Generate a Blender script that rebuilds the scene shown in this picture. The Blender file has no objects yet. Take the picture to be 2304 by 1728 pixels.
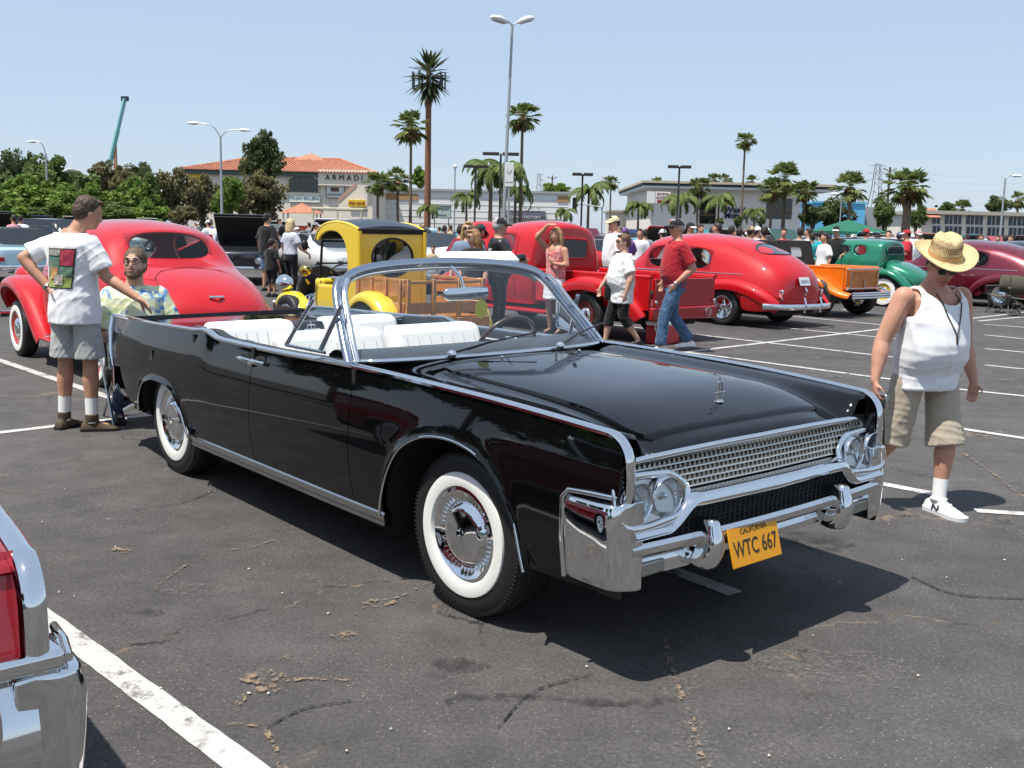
import bpy, bmesh, math, random
import numpy as np
from mathutils import Vector, Matrix

random.seed(7)
rng = np.random.RandomState(11)
SC = bpy.context.scene
COL = SC.collection
PI = math.pi

# ------------------------------------------------------------------ camera
F_PX, PITCH, ROLL, CAM_H = 2301.4, 0.14896, 0.02327, 1.619
cam_d = bpy.data.cameras.new('camera')
cam = bpy.data.objects.new('camera', cam_d)
COL.objects.link(cam)
cam_d.sensor_width = 36.0
cam_d.lens = 36.0 * F_PX / 2304.0
cam_d.clip_end = 6000
cam.matrix_world = Matrix.Translation((0, 0, CAM_H)) @ Matrix.Rotation(PI / 2 - PITCH, 4, 'X') @ Matrix.Rotation(ROLL, 4, 'Z')
SC.camera = cam

# ------------------------------------------------------------------ sky and sun
SUN_EL, SUN_AZ = math.radians(69.0), math.radians(53.0)   # shadows fall to azimuth 53 deg (clockwise from +Y)
to_sun = Vector((-math.sin(SUN_AZ) * math.cos(SUN_EL), -math.cos(SUN_AZ) * math.cos(SUN_EL), math.sin(SUN_EL)))
world = bpy.data.worlds.new('World')
SC.world = world
world.use_nodes = True
wn = world.node_tree.nodes
sky = wn.new('ShaderNodeTexSky')
sky.sky_type = 'NISHITA'
sky.sun_disc = False
sky.sun_elevation = SUN_EL
sky.sun_rotation = math.atan2(to_sun.x, to_sun.y)
sky.altitude = 0
sky.air_density = 1.0
sky.dust_density = 0.6
sky.ozone_density = 1.0
hz = wn.new('ShaderNodeMix'); hz.data_type = 'RGBA'; hz.inputs[0].default_value = .68     # thin summer haze over the whole sky
hz.inputs[7].default_value = (4.0, 5.0, 6.4, 1)
world.node_tree.links.new(sky.outputs[0], hz.inputs[6])
world.node_tree.links.new(hz.outputs[2], wn['Background'].inputs[0])
wn['Background'].inputs[1].default_value = 0.105
sun_d = bpy.data.lights.new('sun', 'SUN')
sun_d.energy = 5.0
sun_d.angle = math.radians(0.53)
sun_d.color = (1.0, 0.955, 0.88)
sun = bpy.data.objects.new('sun', sun_d)
COL.objects.link(sun)
sun.rotation_euler = to_sun.to_track_quat('Z', 'Y').to_euler()
SC.view_settings.view_transform = 'Standard'
SC.view_settings.look = 'None'
SC.view_settings.exposure = 0.42
SC.view_settings.gamma = 1.0
SC.cycles.max_bounces = 8
SC.cycles.transparent_max_bounces = 16
SC.cycles.sample_clamp_indirect = 6.0
SC.cycles.use_denoising = True

# ------------------------------------------------------------------ picture point -> place on the ground / at a distance
def _ray(u, v):
    xr = (u - 1152) / F_PX; yr = (v - 864) / F_PX
    cr, sr = math.cos(ROLL), math.sin(ROLL)
    x = xr * cr + yr * sr; y = -xr * sr + yr * cr
    c, s = math.cos(PITCH), math.sin(PITCH)
    return Vector((x, c - s * y, -s - c * y))
def gnd(u, v, z=0.0):
    r = _ray(u, v); t = (z - CAM_H) / r.z
    return Vector((0, 0, CAM_H)) + r * t
def at(u, v, Y):
    r = _ray(u, v)
    return Vector((0, 0, CAM_H)) + r * (Y / r.y)

# ------------------------------------------------------------------ mesh helpers
def pchip(pts):
    xs = np.array([p[0] for p in pts], float); ys = np.array([p[1] for p in pts], float)
    h = np.diff(xs); d = np.diff(ys) / h
    m = np.zeros(len(xs))
    m[0], m[-1] = d[0], d[-1]
    for i in range(1, len(xs) - 1):
        if d[i - 1] * d[i] > 0:
            w1, w2 = 2 * h[i] + h[i - 1], h[i] + 2 * h[i - 1]
            m[i] = (w1 + w2) / (w1 / d[i - 1] + w2 / d[i])
    def f(x):
        x = min(max(x, xs[0]), xs[-1])
        i = min(max(int(np.searchsorted(xs, x)) - 1, 0), len(h) - 1)
        t = (x - xs[i]) / h[i]
        a, b = ys[i], ys[i + 1]
        return float(a * (1 + 2 * t) * (1 - t) ** 2 + b * t * t * (3 - 2 * t) + h[i] * (m[i] * t * (1 - t) ** 2 + m[i + 1] * t * t * (t - 1)))
    return f

def smooth_path(pts, n=6, closed=False):
    P = [Vector(p) for p in pts]; out = []
    N = len(P)
    rngk = range(N if closed else N - 1)
    for i in rngk:
        p1, p2 = P[i], P[(i + 1) % N]
        p0 = P[i - 1] if (i > 0 or closed) else p1 * 2 - p2
        p3 = P[(i + 2) % N] if (i + 2 < N or closed) else p2 * 2 - p1
        for k in range(n):
            t = k / n
            out.append(0.5 * ((2 * p1) + (p2 - p0) * t + (2 * p0 - 5 * p1 + 4 * p2 - p3) * t * t + (3 * p1 - p0 - 3 * p2 + p3) * t ** 3))
    if not closed: out.append(P[-1])
    return out

class MB:
    def __init__(s): s.v = []; s.f = []
    def add(s, V, F):
        o = len(s.v); s.v += [tuple(p) for p in V]; s.f += [tuple(i + o for i in f) for f in F]; return s
    def bb(s, x0, x1, y0, y1, z0, z1):
        V = [(x0, y0, z0), (x1, y0, z0), (x1, y1, z0), (x0, y1, z0), (x0, y0, z1), (x1, y0, z1), (x1, y1, z1), (x0, y1, z1)]
        return s.add(V, [(0, 3, 2, 1), (4, 5, 6, 7), (0, 1, 5, 4), (1, 2, 6, 5), (2, 3, 7, 6), (3, 0, 4, 7)])
    def box(s, c, size, M=None):
        V = []
        for dz in (-.5, .5):
            for dx, dy in ((-.5, -.5), (.5, -.5), (.5, .5), (-.5, .5)):
                p = Vector((dx * size[0], dy * size[1], dz * size[2]))
                if M is not None: p = M @ p
                V.append(p + Vector(c))
        return s.add(V, [(0, 3, 2, 1), (4, 5, 6, 7), (0, 1, 5, 4), (1, 2, 6, 5), (2, 3, 7, 6), (3, 0, 4, 7)])
    def grid(s, rows, cu=False, cv=False):
        n, m = len(rows), len(rows[0])
        V = [p for r in rows for p in r]; F = []
        for i in range(n if cu else n - 1):
            for j in range(m if cv else m - 1):
                a, b = i * m + j, i * m + (j + 1) % m
                c, d = ((i + 1) % n) * m + (j + 1) % m, ((i + 1) % n) * m + j
                F.append((a, b, c, d))
        return s.add(V, F)
    def loft(s, rings, cap=True, closed=False):
        o = len(s.v); m = len(rings[0])
        s.grid(rings, cu=closed, cv=True)
        if cap and not closed:
            s.f.append(tuple(range(o + m - 1, o - 1, -1)))
            e = o + (len(rings) - 1) * m
            s.f.append(tuple(range(e, e + m)))
        return s
    def tube(s, pts, r, n=8, cap=True, closed=False, up=None, flat=1.0):
        P = [Vector(p) for p in pts]; N = len(P); rings = []
        R = r if isinstance(r, (list, tuple)) else [r] * N
        up0 = Vector(up) if up else None
        prev = None
        for i in range(N):
            if closed: t = P[(i + 1) % N] - P[i - 1]
            else: t = (P[min(i + 1, N - 1)] - P[max(i - 1, 0)])
            t.normalize()
            if up0 is not None: a = up0.cross(t)
            elif prev is None:
                a = Vector((0, 0, 1)).cross(t)
                if a.length < .1: a = Vector((1, 0, 0)).cross(t)
            else: a = prev - t * prev.dot(t)
            if a.length < 1e-6: a = Vector((1, 0, 0)).cross(t)
            a.normalize(); prev = a; b = t.cross(a)
            rr = R[i]
            ra, rb = (rr if isinstance(rr, (list, tuple)) else (rr, rr * flat))
            rings.append([P[i] + a * (ra * math.cos(2 * PI * k / n)) + b * (rb * math.sin(2 * PI * k / n)) for k in range(n)])
        return s.loft(rings, cap, closed)
    def lathe(s, prof, n=24, c=(0, 0, 0), axis='z', M=None, cap=False):
        rings = []
        for r, h in prof:
            ring = []
            for k in range(n):
                a = 2 * PI * k / n
                if axis == 'z': p = (r * math.cos(a), r * math.sin(a), h)
                elif axis == 'y': p = (r * math.cos(a), h, r * math.sin(a))
                else: p = (h, r * math.cos(a), r * math.sin(a))
                p = Vector(p)
                if M is not None: p = M @ p
                ring.append(p + Vector(c))
            rings.append(ring)
        return s.loft(rings, cap)
    def ell(s, c, r, n=14, m=9, M=None):
        rings = []
        for i in range(1, m):
            a = PI * i / m
            ring = []
            for k in range(n):
                b = 2 * PI * k / n
                p = Vector((r[0] * math.sin(a) * math.cos(b), r[1] * math.sin(a) * math.sin(b), -r[2] * math.cos(a)))
                if M is not None: p = M @ p
                ring.append(p + Vector(c))
            rings.append(ring)
        o = len(s.v)
        s.grid(rings, cv=True)
        q = Vector((0, 0, -r[2])); w = Vector((0, 0, r[2]))
        if M is not None: q, w = M @ q, M @ w
        b0 = len(s.v); s.v += [tuple(q + Vector(c)), tuple(w + Vector(c))]
        e = o + (m - 2) * n
        for k in range(n):
            s.f.append((b0, o + (k + 1) % n, o + k)); s.f.append((b0 + 1, e + k, e + (k + 1) % n))
        return s
    def prism(s, poly, d0, d1, axis='y'):
        def mk(p, d):
            return (p[0], d, p[1]) if axis == 'y' else ((d, p[0], p[1]) if axis == 'x' else (p[0], p[1], d))
        n = len(poly); o = len(s.v)
        s.v += [mk(p, d0) for p in poly] + [mk(p, d1) for p in poly]
        s.f.append(tuple(range(o + n - 1, o - 1, -1))); s.f.append(tuple(range(o + n, o + 2 * n)))
        for k in range(n): s.f.append((o + k, o + (k + 1) % n, o + n + (k + 1) % n, o + n + k))
        return s
    def mesh(s, name, mat=None, ang=38, fix=True):
        me = bpy.data.meshes.new(name)
        me.from_pydata(s.v, [], s.f)
        if fix:
            bm = bmesh.new(); bm.from_mesh(me); bmesh.ops.recalc_face_normals(bm, faces=bm.faces); bm.to_mesh(me); bm.free()
        if ang:
            me.polygons.foreach_set('use_smooth', [True] * len(me.polygons))
            if ang < 179: me.set_sharp_from_angle(angle=math.radians(ang))
        if mat: me.materials.append(mat)
        return me
    def build(s, name, mat, parent=None, ang=38, bevel=0, sub=0, solid=0, fix=True, **kw):
        return link(name, s.mesh(name, mat, ang, fix), parent, bevel=bevel, sub=sub, solid=solid, **kw)

def link(name, me, parent=None, bevel=0, sub=0, solid=0, seg=2, off=-1, **kw):
    o = bpy.data.objects.new(name, me); COL.objects.link(o)
    if parent is not None: o.parent = parent
    if solid:
        m = o.modifiers.new('s', 'SOLIDIFY'); m.thickness = solid; m.offset = off
    if bevel:
        m = o.modifiers.new('b', 'BEVEL'); m.width = bevel; m.segments = seg; m.limit_method = 'ANGLE'; m.angle_limit = math.radians(35)
    if sub:
        m = o.modifiers.new('u', 'SUBSURF'); m.levels = sub; m.render_levels = sub
    return o
def thing(name, label, cat, loc=(0, 0, 0), rz=0.0, group=None):
    o = bpy.data.objects.new(name, None); COL.objects.link(o)
    o.empty_display_size = .1
    o.location = loc; o.rotation_euler = (0, 0, rz)
    return tag(o, label, cat, group)
def tag(o, label, cat, group=None):
    o['label'] = label; o['category'] = cat
    if group: o['group'] = group
    return o
def struct(o, kind='structure'):
    o['kind'] = kind; return o
def copy_tree(o, parent=None):
    c = o.copy(); COL.objects.link(c); c.parent = parent
    for ch in o.children:
        if ch is not c: copy_tree(ch, c)
    return c
def text(name, body, mat, size, parent=None, M=None, ext=.01, align='CENTER', sx=1.0, bold=0.0):
    cu = bpy.data.curves.new(name, 'FONT'); cu.body = body; cu.size = size; cu.extrude = ext
    cu.align_x = align; cu.align_y = 'CENTER'; cu.offset = bold; cu.resolution_u = 3
    t = bpy.data.objects.new(name, cu); COL.objects.link(t)
    bpy.context.view_layer.update()
    me = bpy.data.meshes.new_from_object(t.evaluated_get(bpy.context.evaluated_depsgraph_get()))
    bpy.data.objects.remove(t); bpy.data.curves.remove(cu)
    me.materials.clear(); me.materials.append(mat)
    o = bpy.data.objects.new(name, me); COL.objects.link(o); o['kind'] = 'stuff'
    if parent is not None: o.parent = parent
    if M is not None: o.matrix_local = M @ Matrix.Diagonal((sx, 1, 1, 1))
    return o
def facing(loc, normal, up=(0, 0, 1)):
    """matrix whose local XY plane faces `normal` (text reads along local X)"""
    z = Vector(normal).normalized(); x = Vector(up).cross(z).normalized(); y = z.cross(x)
    M = Matrix((x, y, z)).transposed().to_4x4(); M.translation = Vector(loc); return M

# ------------------------------------------------------------------ materials
MATS = {}
def srgb(r, g, b):
    f = lambda c: ((c / 255 + .055) / 1.055) ** 2.4 if c > 10 else c / 255 / 12.92
    return (f(r), f(g), f(b))
def mat(name, col, rough=.5, metal=0.0, coat=0.0, spec=.5, bump=None, vary=None, sheen=0, trans=0, subs=0, coat_rough=.03, ani=None):
    if name in MATS: return MATS[name]
    m = bpy.data.materials.new(name); m.use_nodes = True
    nt = m.node_tree; b = nt.nodes['Principled BSDF']; L = nt.links.new
    b.inputs['Base Color'].default_value = (*col[:3], 1)
    b.inputs['Roughness'].default_value = rough
    b.inputs['Metallic'].default_value = metal
    b.inputs['Specular IOR Level'].default_value = spec
    b.inputs['Coat Weight'].default_value = coat
    b.inputs['Coat Roughness'].default_value = coat_rough
    if sheen: b.inputs['Sheen Weight'].default_value = sheen
    if subs:
        b.inputs['Subsurface Weight'].default_value = subs; b.inputs['Subsurface Radius'].default_value = (.012, .005, .003); b.inputs['Subsurface Scale'].default_value = 1.0
    if bump or vary:
        tc = nt.nodes.new('ShaderNodeTexCoord')
    if vary:   # (scale, amount[, second colour])
        n = nt.nodes.new('ShaderNodeTexNoise'); n.inputs['Scale'].default_value = vary[0]; n.inputs['Detail'].default_value = 5
        L(tc.outputs['Object'], n.inputs['Vector'])
        r = nt.nodes.new('ShaderNodeValToRGB'); r.color_ramp.elements[0].position = .3; r.color_ramp.elements[1].position = .72
        c2 = vary[2] if len(vary) > 2 else tuple(max(0, c * (1 - vary[1])) for c in col[:3])
        c1 = col[:3] if len(vary) > 2 else tuple(min(1, c * (1 + vary[1] * .6)) for c in col[:3])
        r.color_ramp.elements[0].color = (*c2, 1); r.color_ramp.elements[1].color = (*c1, 1)
        L(n.outputs['Fac'], r.inputs[0]); L(r.outputs[0], b.inputs['Base Color'])
    if bump:   # (scale, strength, distance)
        n2 = nt.nodes.new('ShaderNodeTexNoise'); n2.inputs['Scale'].default_value = bump[0]; n2.inputs['Detail'].default_value = 4
        if ani:
            mp = nt.nodes.new('ShaderNodeMapping'); mp.inputs['Scale'].default_value = ani
            L(tc.outputs['Object'], mp.inputs[0]); L(mp.outputs[0], n2.inputs['Vector'])
        else: L(tc.outputs['Object'], n2.inputs['Vector'])
        bp = nt.nodes.new('ShaderNodeBump'); bp.inputs['Strength'].default_value = bump[1]; bp.inputs['Distance'].default_value = bump[2]
        L(n2.outputs['Fac'], bp.inputs['Height']); L(bp.outputs[0], b.inputs['Normal'])
    MATS[name] = m
    return m
def glass(name, tint=(.9, .95, .95), op=.05, dark=(.02, .03, .03), rough=0.0):
    """thin pane: transparent sheet with fresnel gloss; op = share of dark diffuse tint"""
    if name in MATS: return MATS[name]
    m = bpy.data.materials.new(name); m.use_nodes = True
    nt = m.node_tree; nt.nodes.clear(); L = nt.links.new
    out = nt.nodes.new('ShaderNodeOutputMaterial')
    t = nt.nodes.new('ShaderNodeBsdfTransparent'); t.inputs[0].default_value = (*tint, 1)
    d = nt.nodes.new('ShaderNodeBsdfDiffuse'); d.inputs[0].default_value = (*dark, 1)
    g = nt.nodes.new('ShaderNodeBsdfGlossy'); g.inputs['Roughness'].default_value = rough
    mx = nt.nodes.new('ShaderNodeMixShader'); mx.inputs[0].default_value = op
    L(t.outputs[0], mx.inputs[1]); L(d.outputs[0], mx.inputs[2])
    fr = nt.nodes.new('ShaderNodeFresnel'); fr.inputs[0].default_value = 1.5
    geo = nt.nodes.new('ShaderNodeNewGeometry')
    mf = nt.nodes.new('ShaderNodeMath'); mf.operation = 'MULTIPLY'   # a pane seen from behind must not total-reflect
    inv = nt.nodes.new('ShaderNodeMath'); inv.operation = 'SUBTRACT'; inv.inputs[0].default_value = 1.0
    L(geo.outputs['Backfacing'], inv.inputs[1])
    fr2 = nt.nodes.new('ShaderNodeLayerWeight'); fr2.inputs[0].default_value = .12
    mn = nt.nodes.new('ShaderNodeMath'); mn.operation = 'MINIMUM'
    L(fr.outputs[0], mf.inputs[0]); L(inv.outputs[0], mf.inputs[1])
    ad = nt.nodes.new('ShaderNodeMath'); ad.operation = 'ADD'; ad.use_clamp = True
    m2 = nt.nodes.new('ShaderNodeMath'); m2.operation = 'MULTIPLY'
    L(fr2.outputs['Fresnel'], m2.inputs[0]); L(geo.outputs['Backfacing'], m2.inputs[1])
    L(mf.outputs[0], ad.inputs[0]); L(m2.outputs[0], ad.inputs[1])
    m3 = nt.nodes.new('ShaderNodeMixShader')
    L(ad.outputs[0], m3.inputs[0]); L(mx.outputs[0], m3.inputs[1]); L(g.outputs[0], m3.inputs[2])
    L(m3.outputs[0], out.inputs[0])
    nt.nodes.remove(mn)
    MATS[name] = m
    return m
def paint(name, col, rough=.22, metal=0.0, coat=1.0, spec=.5):
    return mat(name, col, rough, metal, coat, spec)

BLACK = mat('black_paint', (.0025, .0026, .003), .035, 0, 0, .5)
CHROME = mat('chrome', (.78, .79, .80), .045, 1.0)
SATIN = mat('satin_metal', (.55, .56, .58), .22, 1.0)
RUBBER = mat('rubber', (.012, .012, .012), .55, bump=(220, .25, .002))
WHITEWALL = mat('whitewall', (.82, .81, .76), .5)
DARK = mat('dark_void', (.006, .006, .007), .8)
WHITE = mat('white_paint', (.78, .78, .76), .35)
WINDOW = glass('window_glass', (.80, .86, .86), .12)
SHIELD = glass('windshield_glass', (.93, .96, .97), .03)
TINT = glass('tinted_glass', (.10, .11, .12), .5)
AMBER_PLATE = mat('plate_yellow', srgb(222, 150, 8), .4)
PLATE_BLACK = mat('plate_black', (.012, .011, .01), .4)
PLATE_WHITE = mat('plate_white', (.62, .66, .68), .4)
INK = mat('ink_dark', (.03, .022, .012), .5)
INK_BLUE = mat('ink_blue', (.02, .03, .09), .5)
RED_LENS = mat('red_lens', (.42, .01, .01), .15, coat=.5)
LAMP_GLASS = mat('lamp_glass', (.62, .66, .70), .06, .85, 1.0)
# ------------------------------------------------------------------ ground
def asphalt_material():
    m = bpy.data.materials.new('asphalt'); m.use_nodes = True
    nt = m.node_tree; b = nt.nodes['Principled BSDF']; L = nt.links.new; N = nt.nodes.new
    geo = N('ShaderNodeNewGeometry')
    def noise(scale, det=6, rough=.6, vec=None, dist=0):
        n = N('ShaderNodeTexNoise'); n.inputs['Scale'].default_value = scale; n.inputs['Detail'].default_value = det; n.inputs['Roughness'].default_value = rough; n.inputs['Distortion'].default_value = dist
        L(vec or geo.outputs['Position'], n.inputs['Vector']); return n
    def ramp(src, stops):
        r = N('ShaderNodeValToRGB'); e = r.color_ramp.elements
        while len(e) < len(stops): e.new(.5)
        for k, (p, c) in enumerate(stops): e[k].position = p; e[k].color = (*(c if isinstance(c, tuple) else (c, c, c)), 1)
        L(src, r.inputs[0]); return r
    def mix(fac, a, bb, mode='MIX', f=None):
        x = N('ShaderNodeMix'); x.data_type = 'RGBA'; x.blend_type = mode
        if fac is not None: L(fac, x.inputs[0])
        else: x.inputs[0].default_value = f
        for k, s in ((6, a), (7, bb)):
            if isinstance(s, tuple): x.inputs[k].default_value = (*s, 1)
            else: L(s, x.inputs[k])
        return x.outputs[2]
    big = noise(.35, 4, .55)
    base = ramp(big.outputs['Fac'], [(.3, (.054, .0505, .049)), (.7, (.088, .082, .079))]).outputs[0]
    mid = noise(3.0, 6, .7)
    base = mix(None, base, ramp(mid.outputs['Fac'], [(.3, .62), (.7, 1.25)]).outputs[0], 'MULTIPLY', .8)
    fine = noise(60, 4, .8)
    base = mix(None, base, ramp(fine.outputs['Fac'], [(.32, .45), (.68, 1.55)]).outputs[0], 'MULTIPLY', .75)
    # light aggregate
    v = N('ShaderNodeTexVoronoi'); v.inputs['Scale'].default_value = 55; L(geo.outputs['Position'], v.inputs['Vector'])
    sp = ramp(v.outputs['Distance'], [(.10, 1.0), (.20, 0.0)])
    dens = ramp(noise(1.1, 4, .6).outputs['Fac'], [(.38, 0.0), (.62, 1.0)])
    rnd = ramp(v.outputs['Color'], [(.45, 0.0), (.55, 1.0)])
    mm = N('ShaderNodeMath'); mm.operation = 'MULTIPLY'; L(sp.outputs[0], mm.inputs[0]); L(dens.outputs[0], mm.inputs[1])
    mm2 = N('ShaderNodeMath'); mm2.operation = 'MULTIPLY'; L(mm.outputs[0], mm2.inputs[0]); L(rnd.outputs[0], mm2.inputs[1])
    base = mix(mm2.outputs[0], base, (.30, .28, .25))
    # tan sandy patches
    tan = N('ShaderNodeMath'); tan.operation = 'MULTIPLY'
    L(ramp(noise(1.35, 7, .72, dist=.6).outputs['Fac'], [(.62, 0.0), (.68, .85)]).outputs[0], tan.inputs[0])
    L(ramp(noise(28, 3, .7).outputs['Fac'], [(.40, .2), (.6, 1.0)]).outputs[0], tan.inputs[1])
    base = mix(tan.outputs[0], base, (.20, .145, .10))
    # dark oil stains
    base = mix(ramp(noise(1.9, 3, .5, dist=.3).outputs['Fac'], [(.67, 0.0), (.76, .75)]).outputs[0], base, (.022, .020, .019))
    # cracks
    dv = noise(2.2, 5, .65); 
    ma = N('ShaderNodeVectorMath'); ma.operation = 'MULTIPLY_ADD'; L(dv.outputs['Color'], ma.inputs[0]); ma.inputs[1].default_value = (.5, .5, .5); L(geo.outputs['Position'], ma.inputs[2])
    cv = N('ShaderNodeTexVoronoi'); cv.feature = 'DISTANCE_TO_EDGE'; cv.inputs['Scale'].default_value = .62; L(ma.outputs[0], cv.inputs['Vector'])
    line = ramp(cv.outputs['Distance'], [(.0025, 1.0), (.0075, 0.0)])
    cm = N('ShaderNodeMath'); cm.operation = 'MULTIPLY'; L(line.outputs[0], cm.inputs[0])
    L(ramp(noise(.9, 3, .6).outputs['Fac'], [(.48, 0.0), (.56, 1.0)]).outputs[0], cm.inputs[1])
    ccol = ramp(noise(3.5, 2).outputs['Fac'], [(.45, (.012, .011, .010)), (.58, (.19, .14, .10))])
    base = mix(cm.outputs[0], base, ccol.outputs[0])
    L(base, b.inputs['Base Color'])
    b.inputs['Roughness'].default_value = .86
    b.inputs['Specular IOR Level'].default_value = .35
    bp = N('ShaderNodeBump'); bp.inputs['Strength'].default_value = .55; bp.inputs['Distance'].default_value = .006
    ad = N('ShaderNodeMath'); ad.operation = 'SUBTRACT'; L(noise(95, 5, .75).outputs['Fac'], ad.inputs[0]); L(cm.outputs[0], ad.inputs[1])
    L(ad.outputs[0], bp.inputs['Height']); L(bp.outputs[0], b.inputs['Normal'])
    return m
ASPHALT = asphalt_material()
def line_material():
    m = bpy.data.materials.new('line_paint'); m.use_nodes = True
    nt = m.node_tree; b = nt.nodes['Principled BSDF']; L = nt.links.new; N = nt.nodes.new
    geo = N('ShaderNodeNewGeometry')
    n = N('ShaderNodeTexNoise'); n.inputs['Scale'].default_value = 7; n.inputs['Detail'].default_value = 8; n.inputs['Roughness'].default_value = .75
    L(geo.outputs['Position'], n.inputs['Vector'])
    r = N('ShaderNodeValToRGB'); e = r.color_ramp.elements
    e[0].position = .38; e[0].color = (.13, .12, .115, 1); e[1].position = .47; e[1].color = (.44, .43, .415, 1)
    L(n.outputs['Fac'], r.inputs[0]); L(r.outputs[0], b.inputs['Base Color'])
    b.inputs['Roughness'].default_value = .75
    n2 = N('ShaderNodeTexNoise'); n2.inputs['Scale'].default_value = 80; L(geo.outputs['Position'], n2.inputs['Vector'])
    bp = N('ShaderNodeBump'); bp.inputs['Strength'].default_value = .4; bp.inputs['Distance'].default_value = .004
    L(n2.outputs['Fac'], bp.inputs['Height']); L(bp.outputs[0], b.inputs['Normal'])
    return m
LINEP = line_material()
g = MB(); g.grid([[(x, y, 0) for x in (-1500, -60, 60, 1500)] for y in (-60, 95, 2500)])
struct(g.build('ground', ASPHALT))
YAW = 0.70024
FWD = Vector((math.sin(YAW), -math.cos(YAW), 0)); LFT = Vector((math.cos(YAW), math.sin(YAW), 0))
LZ_ = [.0040]
def ground_line(a, b, w=.10, n=40):
    """one painted stripe a->b with slightly wavering edges"""
    a, b = Vector((a[0], a[1], 0)), Vector((b[0], b[1], 0)); d = (b - a); nrm = Vector((-d.y, d.x, 0)).normalized()
    m = MB(); rows = []; LZ_[0] += .0001; zl_ = LZ_[0]
    for k in range(n + 1):
        p = a + d * (k / n); j1, j2 = rng.uniform(-.0025, .0025, 2)
        rows.append([p + nrm * (w / 2 + j1) + Vector((0, 0, zl_)), p - nrm * (w / 2 + j2) + Vector((0, 0, zl_))])
    m.grid(rows)
    return struct(m.build('painted_line', LINEP, ang=0))
def pxline(u0, v0, u1, v1, ext0=0, ext1=0, w=.10):
    a, b = gnd(u0, v0), gnd(u1, v1); d = (b - a).normalized()
    a = a - d * ext0; b = b + d * ext1
    return ground_line(a, b, w)
# the stall lines, read off the photograph's ground
pxline(110, 1399, 545, 1722, .6, .4, .105)
pxline(2, 812, 250, 896, 8, 0, .10)
pxline(0, 974, 1980, 741, 6, 20, .10)
pxline(1500, 1279, 1655, 1337, .0, .0, .10)
pxline(1704, 814, 1953, 847, 3.2, .3, .10)
pxline(2003, 1093, 2100, 1112, .3, .0, .10)
pxline(2195, 1150, 2304, 1157, .0, 2, .09)
pxline(1540, 750, 2018, 805, 2, .5, .10)
pxline(1785, 740, 2018, 763, 1, .0, .10)
pxline(1795, 713, 1990, 732, .5, .0, .10)
pxline(1922, 700, 1990, 710, .5, .0, .10)
pxline(2215, 822, 2304, 831, .0, 3, .10)
pxline(2215, 785, 2304, 793, .0, 3, .10)
pxline(2215, 754, 2304, 763, .0, 3, .10)
pxline(2215, 730, 2304, 737, .0, 3, .10)
pxline(2212, 722, 2304, 713, .2, 3, .10)
pxline(2172, 967, 2304, 987, .3, 3, .10)
pxline(2180, 879, 2304, 892, .3, 3, .10)
pxline(0, 648, 100, 663, 3, 0, .10)
# scattered bits of paper, gum and leaf litter
lm = MB()
for u, v in ((132,1333),(167,1342),(635,1335),(738,1380),(362,1548),(1025,1560),(145,1100),(245,1168),(560,1560),(604,1560),(470,1108),(484,1105),(780,1690),(1480,1290),(2030,1260),(2000,1180),(2250,1120),(2260,1260),(1700,1260),(2130,1300),(1890,1310),(1830,1430),(2065,1520),(1640,1640),(1730,1700),(1320,1500),(880,1640),(260,1230),(95,1175),(690,1180),(340,1010),(560,1280)):
    c = gnd(u, v, .006); r = random.uniform(.003, .006)
    n = 7; a0 = random.random() * 6
    top = [(c.x + r * random.uniform(.7, 1.3) * math.cos(a0 + k * 2 * PI / n), c.y + 1.3 * r * random.uniform(.6, 1.2) * math.sin(a0 + k * 2 * PI / n), .006 + random.uniform(0, .004)) for k in range(n)]
    lm.add(top + [(c.x, c.y, .012)], [(k, (k + 1) % n, n) for k in range(n)])
o = lm.build('litter', mat('litter', (.50, .47, .40), .8), ang=0); struct(o, 'stuff')
tag(o, 'small pale scraps and pebbles scattered over the asphalt', 'litter')

# cracks and sandy patches, as thin ragged sheets on the asphalt
def ragged(name, colr, thr, sc=26, op=1.0):
    m = bpy.data.materials.new(name); m.use_nodes = True; nt = m.node_tree; L = nt.links.new; b = nt.nodes['Principled BSDF']; out = nt.nodes['Material Output']
    b.inputs['Base Color'].default_value = (*colr, 1); b.inputs['Roughness'].default_value = .95
    geo = nt.nodes.new('ShaderNodeNewGeometry'); n = nt.nodes.new('ShaderNodeTexNoise'); n.inputs['Scale'].default_value = sc; n.inputs['Detail'].default_value = 6; n.inputs['Roughness'].default_value = .75; L(geo.outputs['Position'], n.inputs['Vector'])
    r = nt.nodes.new('ShaderNodeValToRGB'); r.color_ramp.elements[0].position = thr; r.color_ramp.elements[1].position = thr + (.07 if op == 1 else .25); r.color_ramp.elements[1].color = (op, op, op, 1); L(n.outputs['Fac'], r.inputs[0])
    t = nt.nodes.new('ShaderNodeBsdfTransparent'); x = nt.nodes.new('ShaderNodeMixShader'); L(r.outputs[0], x.inputs[0]); L(t.outputs[0], x.inputs[1]); L(b.outputs[0], x.inputs[2]); L(x.outputs[0], out.inputs[0])
    return m
SANDY = ragged('sandy_crack', (.23, .165, .11), .50); TAR = ragged('dark_crack', (.012, .011, .010), .42, 40); PALE = ragged('pale_scuff', (.20, .19, .18), .50, 60, .7); OIL = ragged('oil_spot', (.020, .018, .017), .40, 11, .6)
def ribbon(pts, w, m_, z, name):
    P = smooth_path([gnd(u, v) for u, v in pts], 8); rows = []
    for k, p in enumerate(P):
        t = (P[min(k + 1, len(P) - 1)] - P[max(k - 1, 0)]).normalized(); nn = Vector((-t.y, t.x, 0)); j = rng.uniform(-1, 1) * w * .5; ww = w * rng.uniform(.4, 1.3)
        rows.append([Vector((p.x, p.y, z)) + nn * (ww + j), Vector((p.x, p.y, z)) - nn * (ww - j)])
    m = MB(); m.grid(rows); struct(m.build(name, m_, ang=0))
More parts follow.
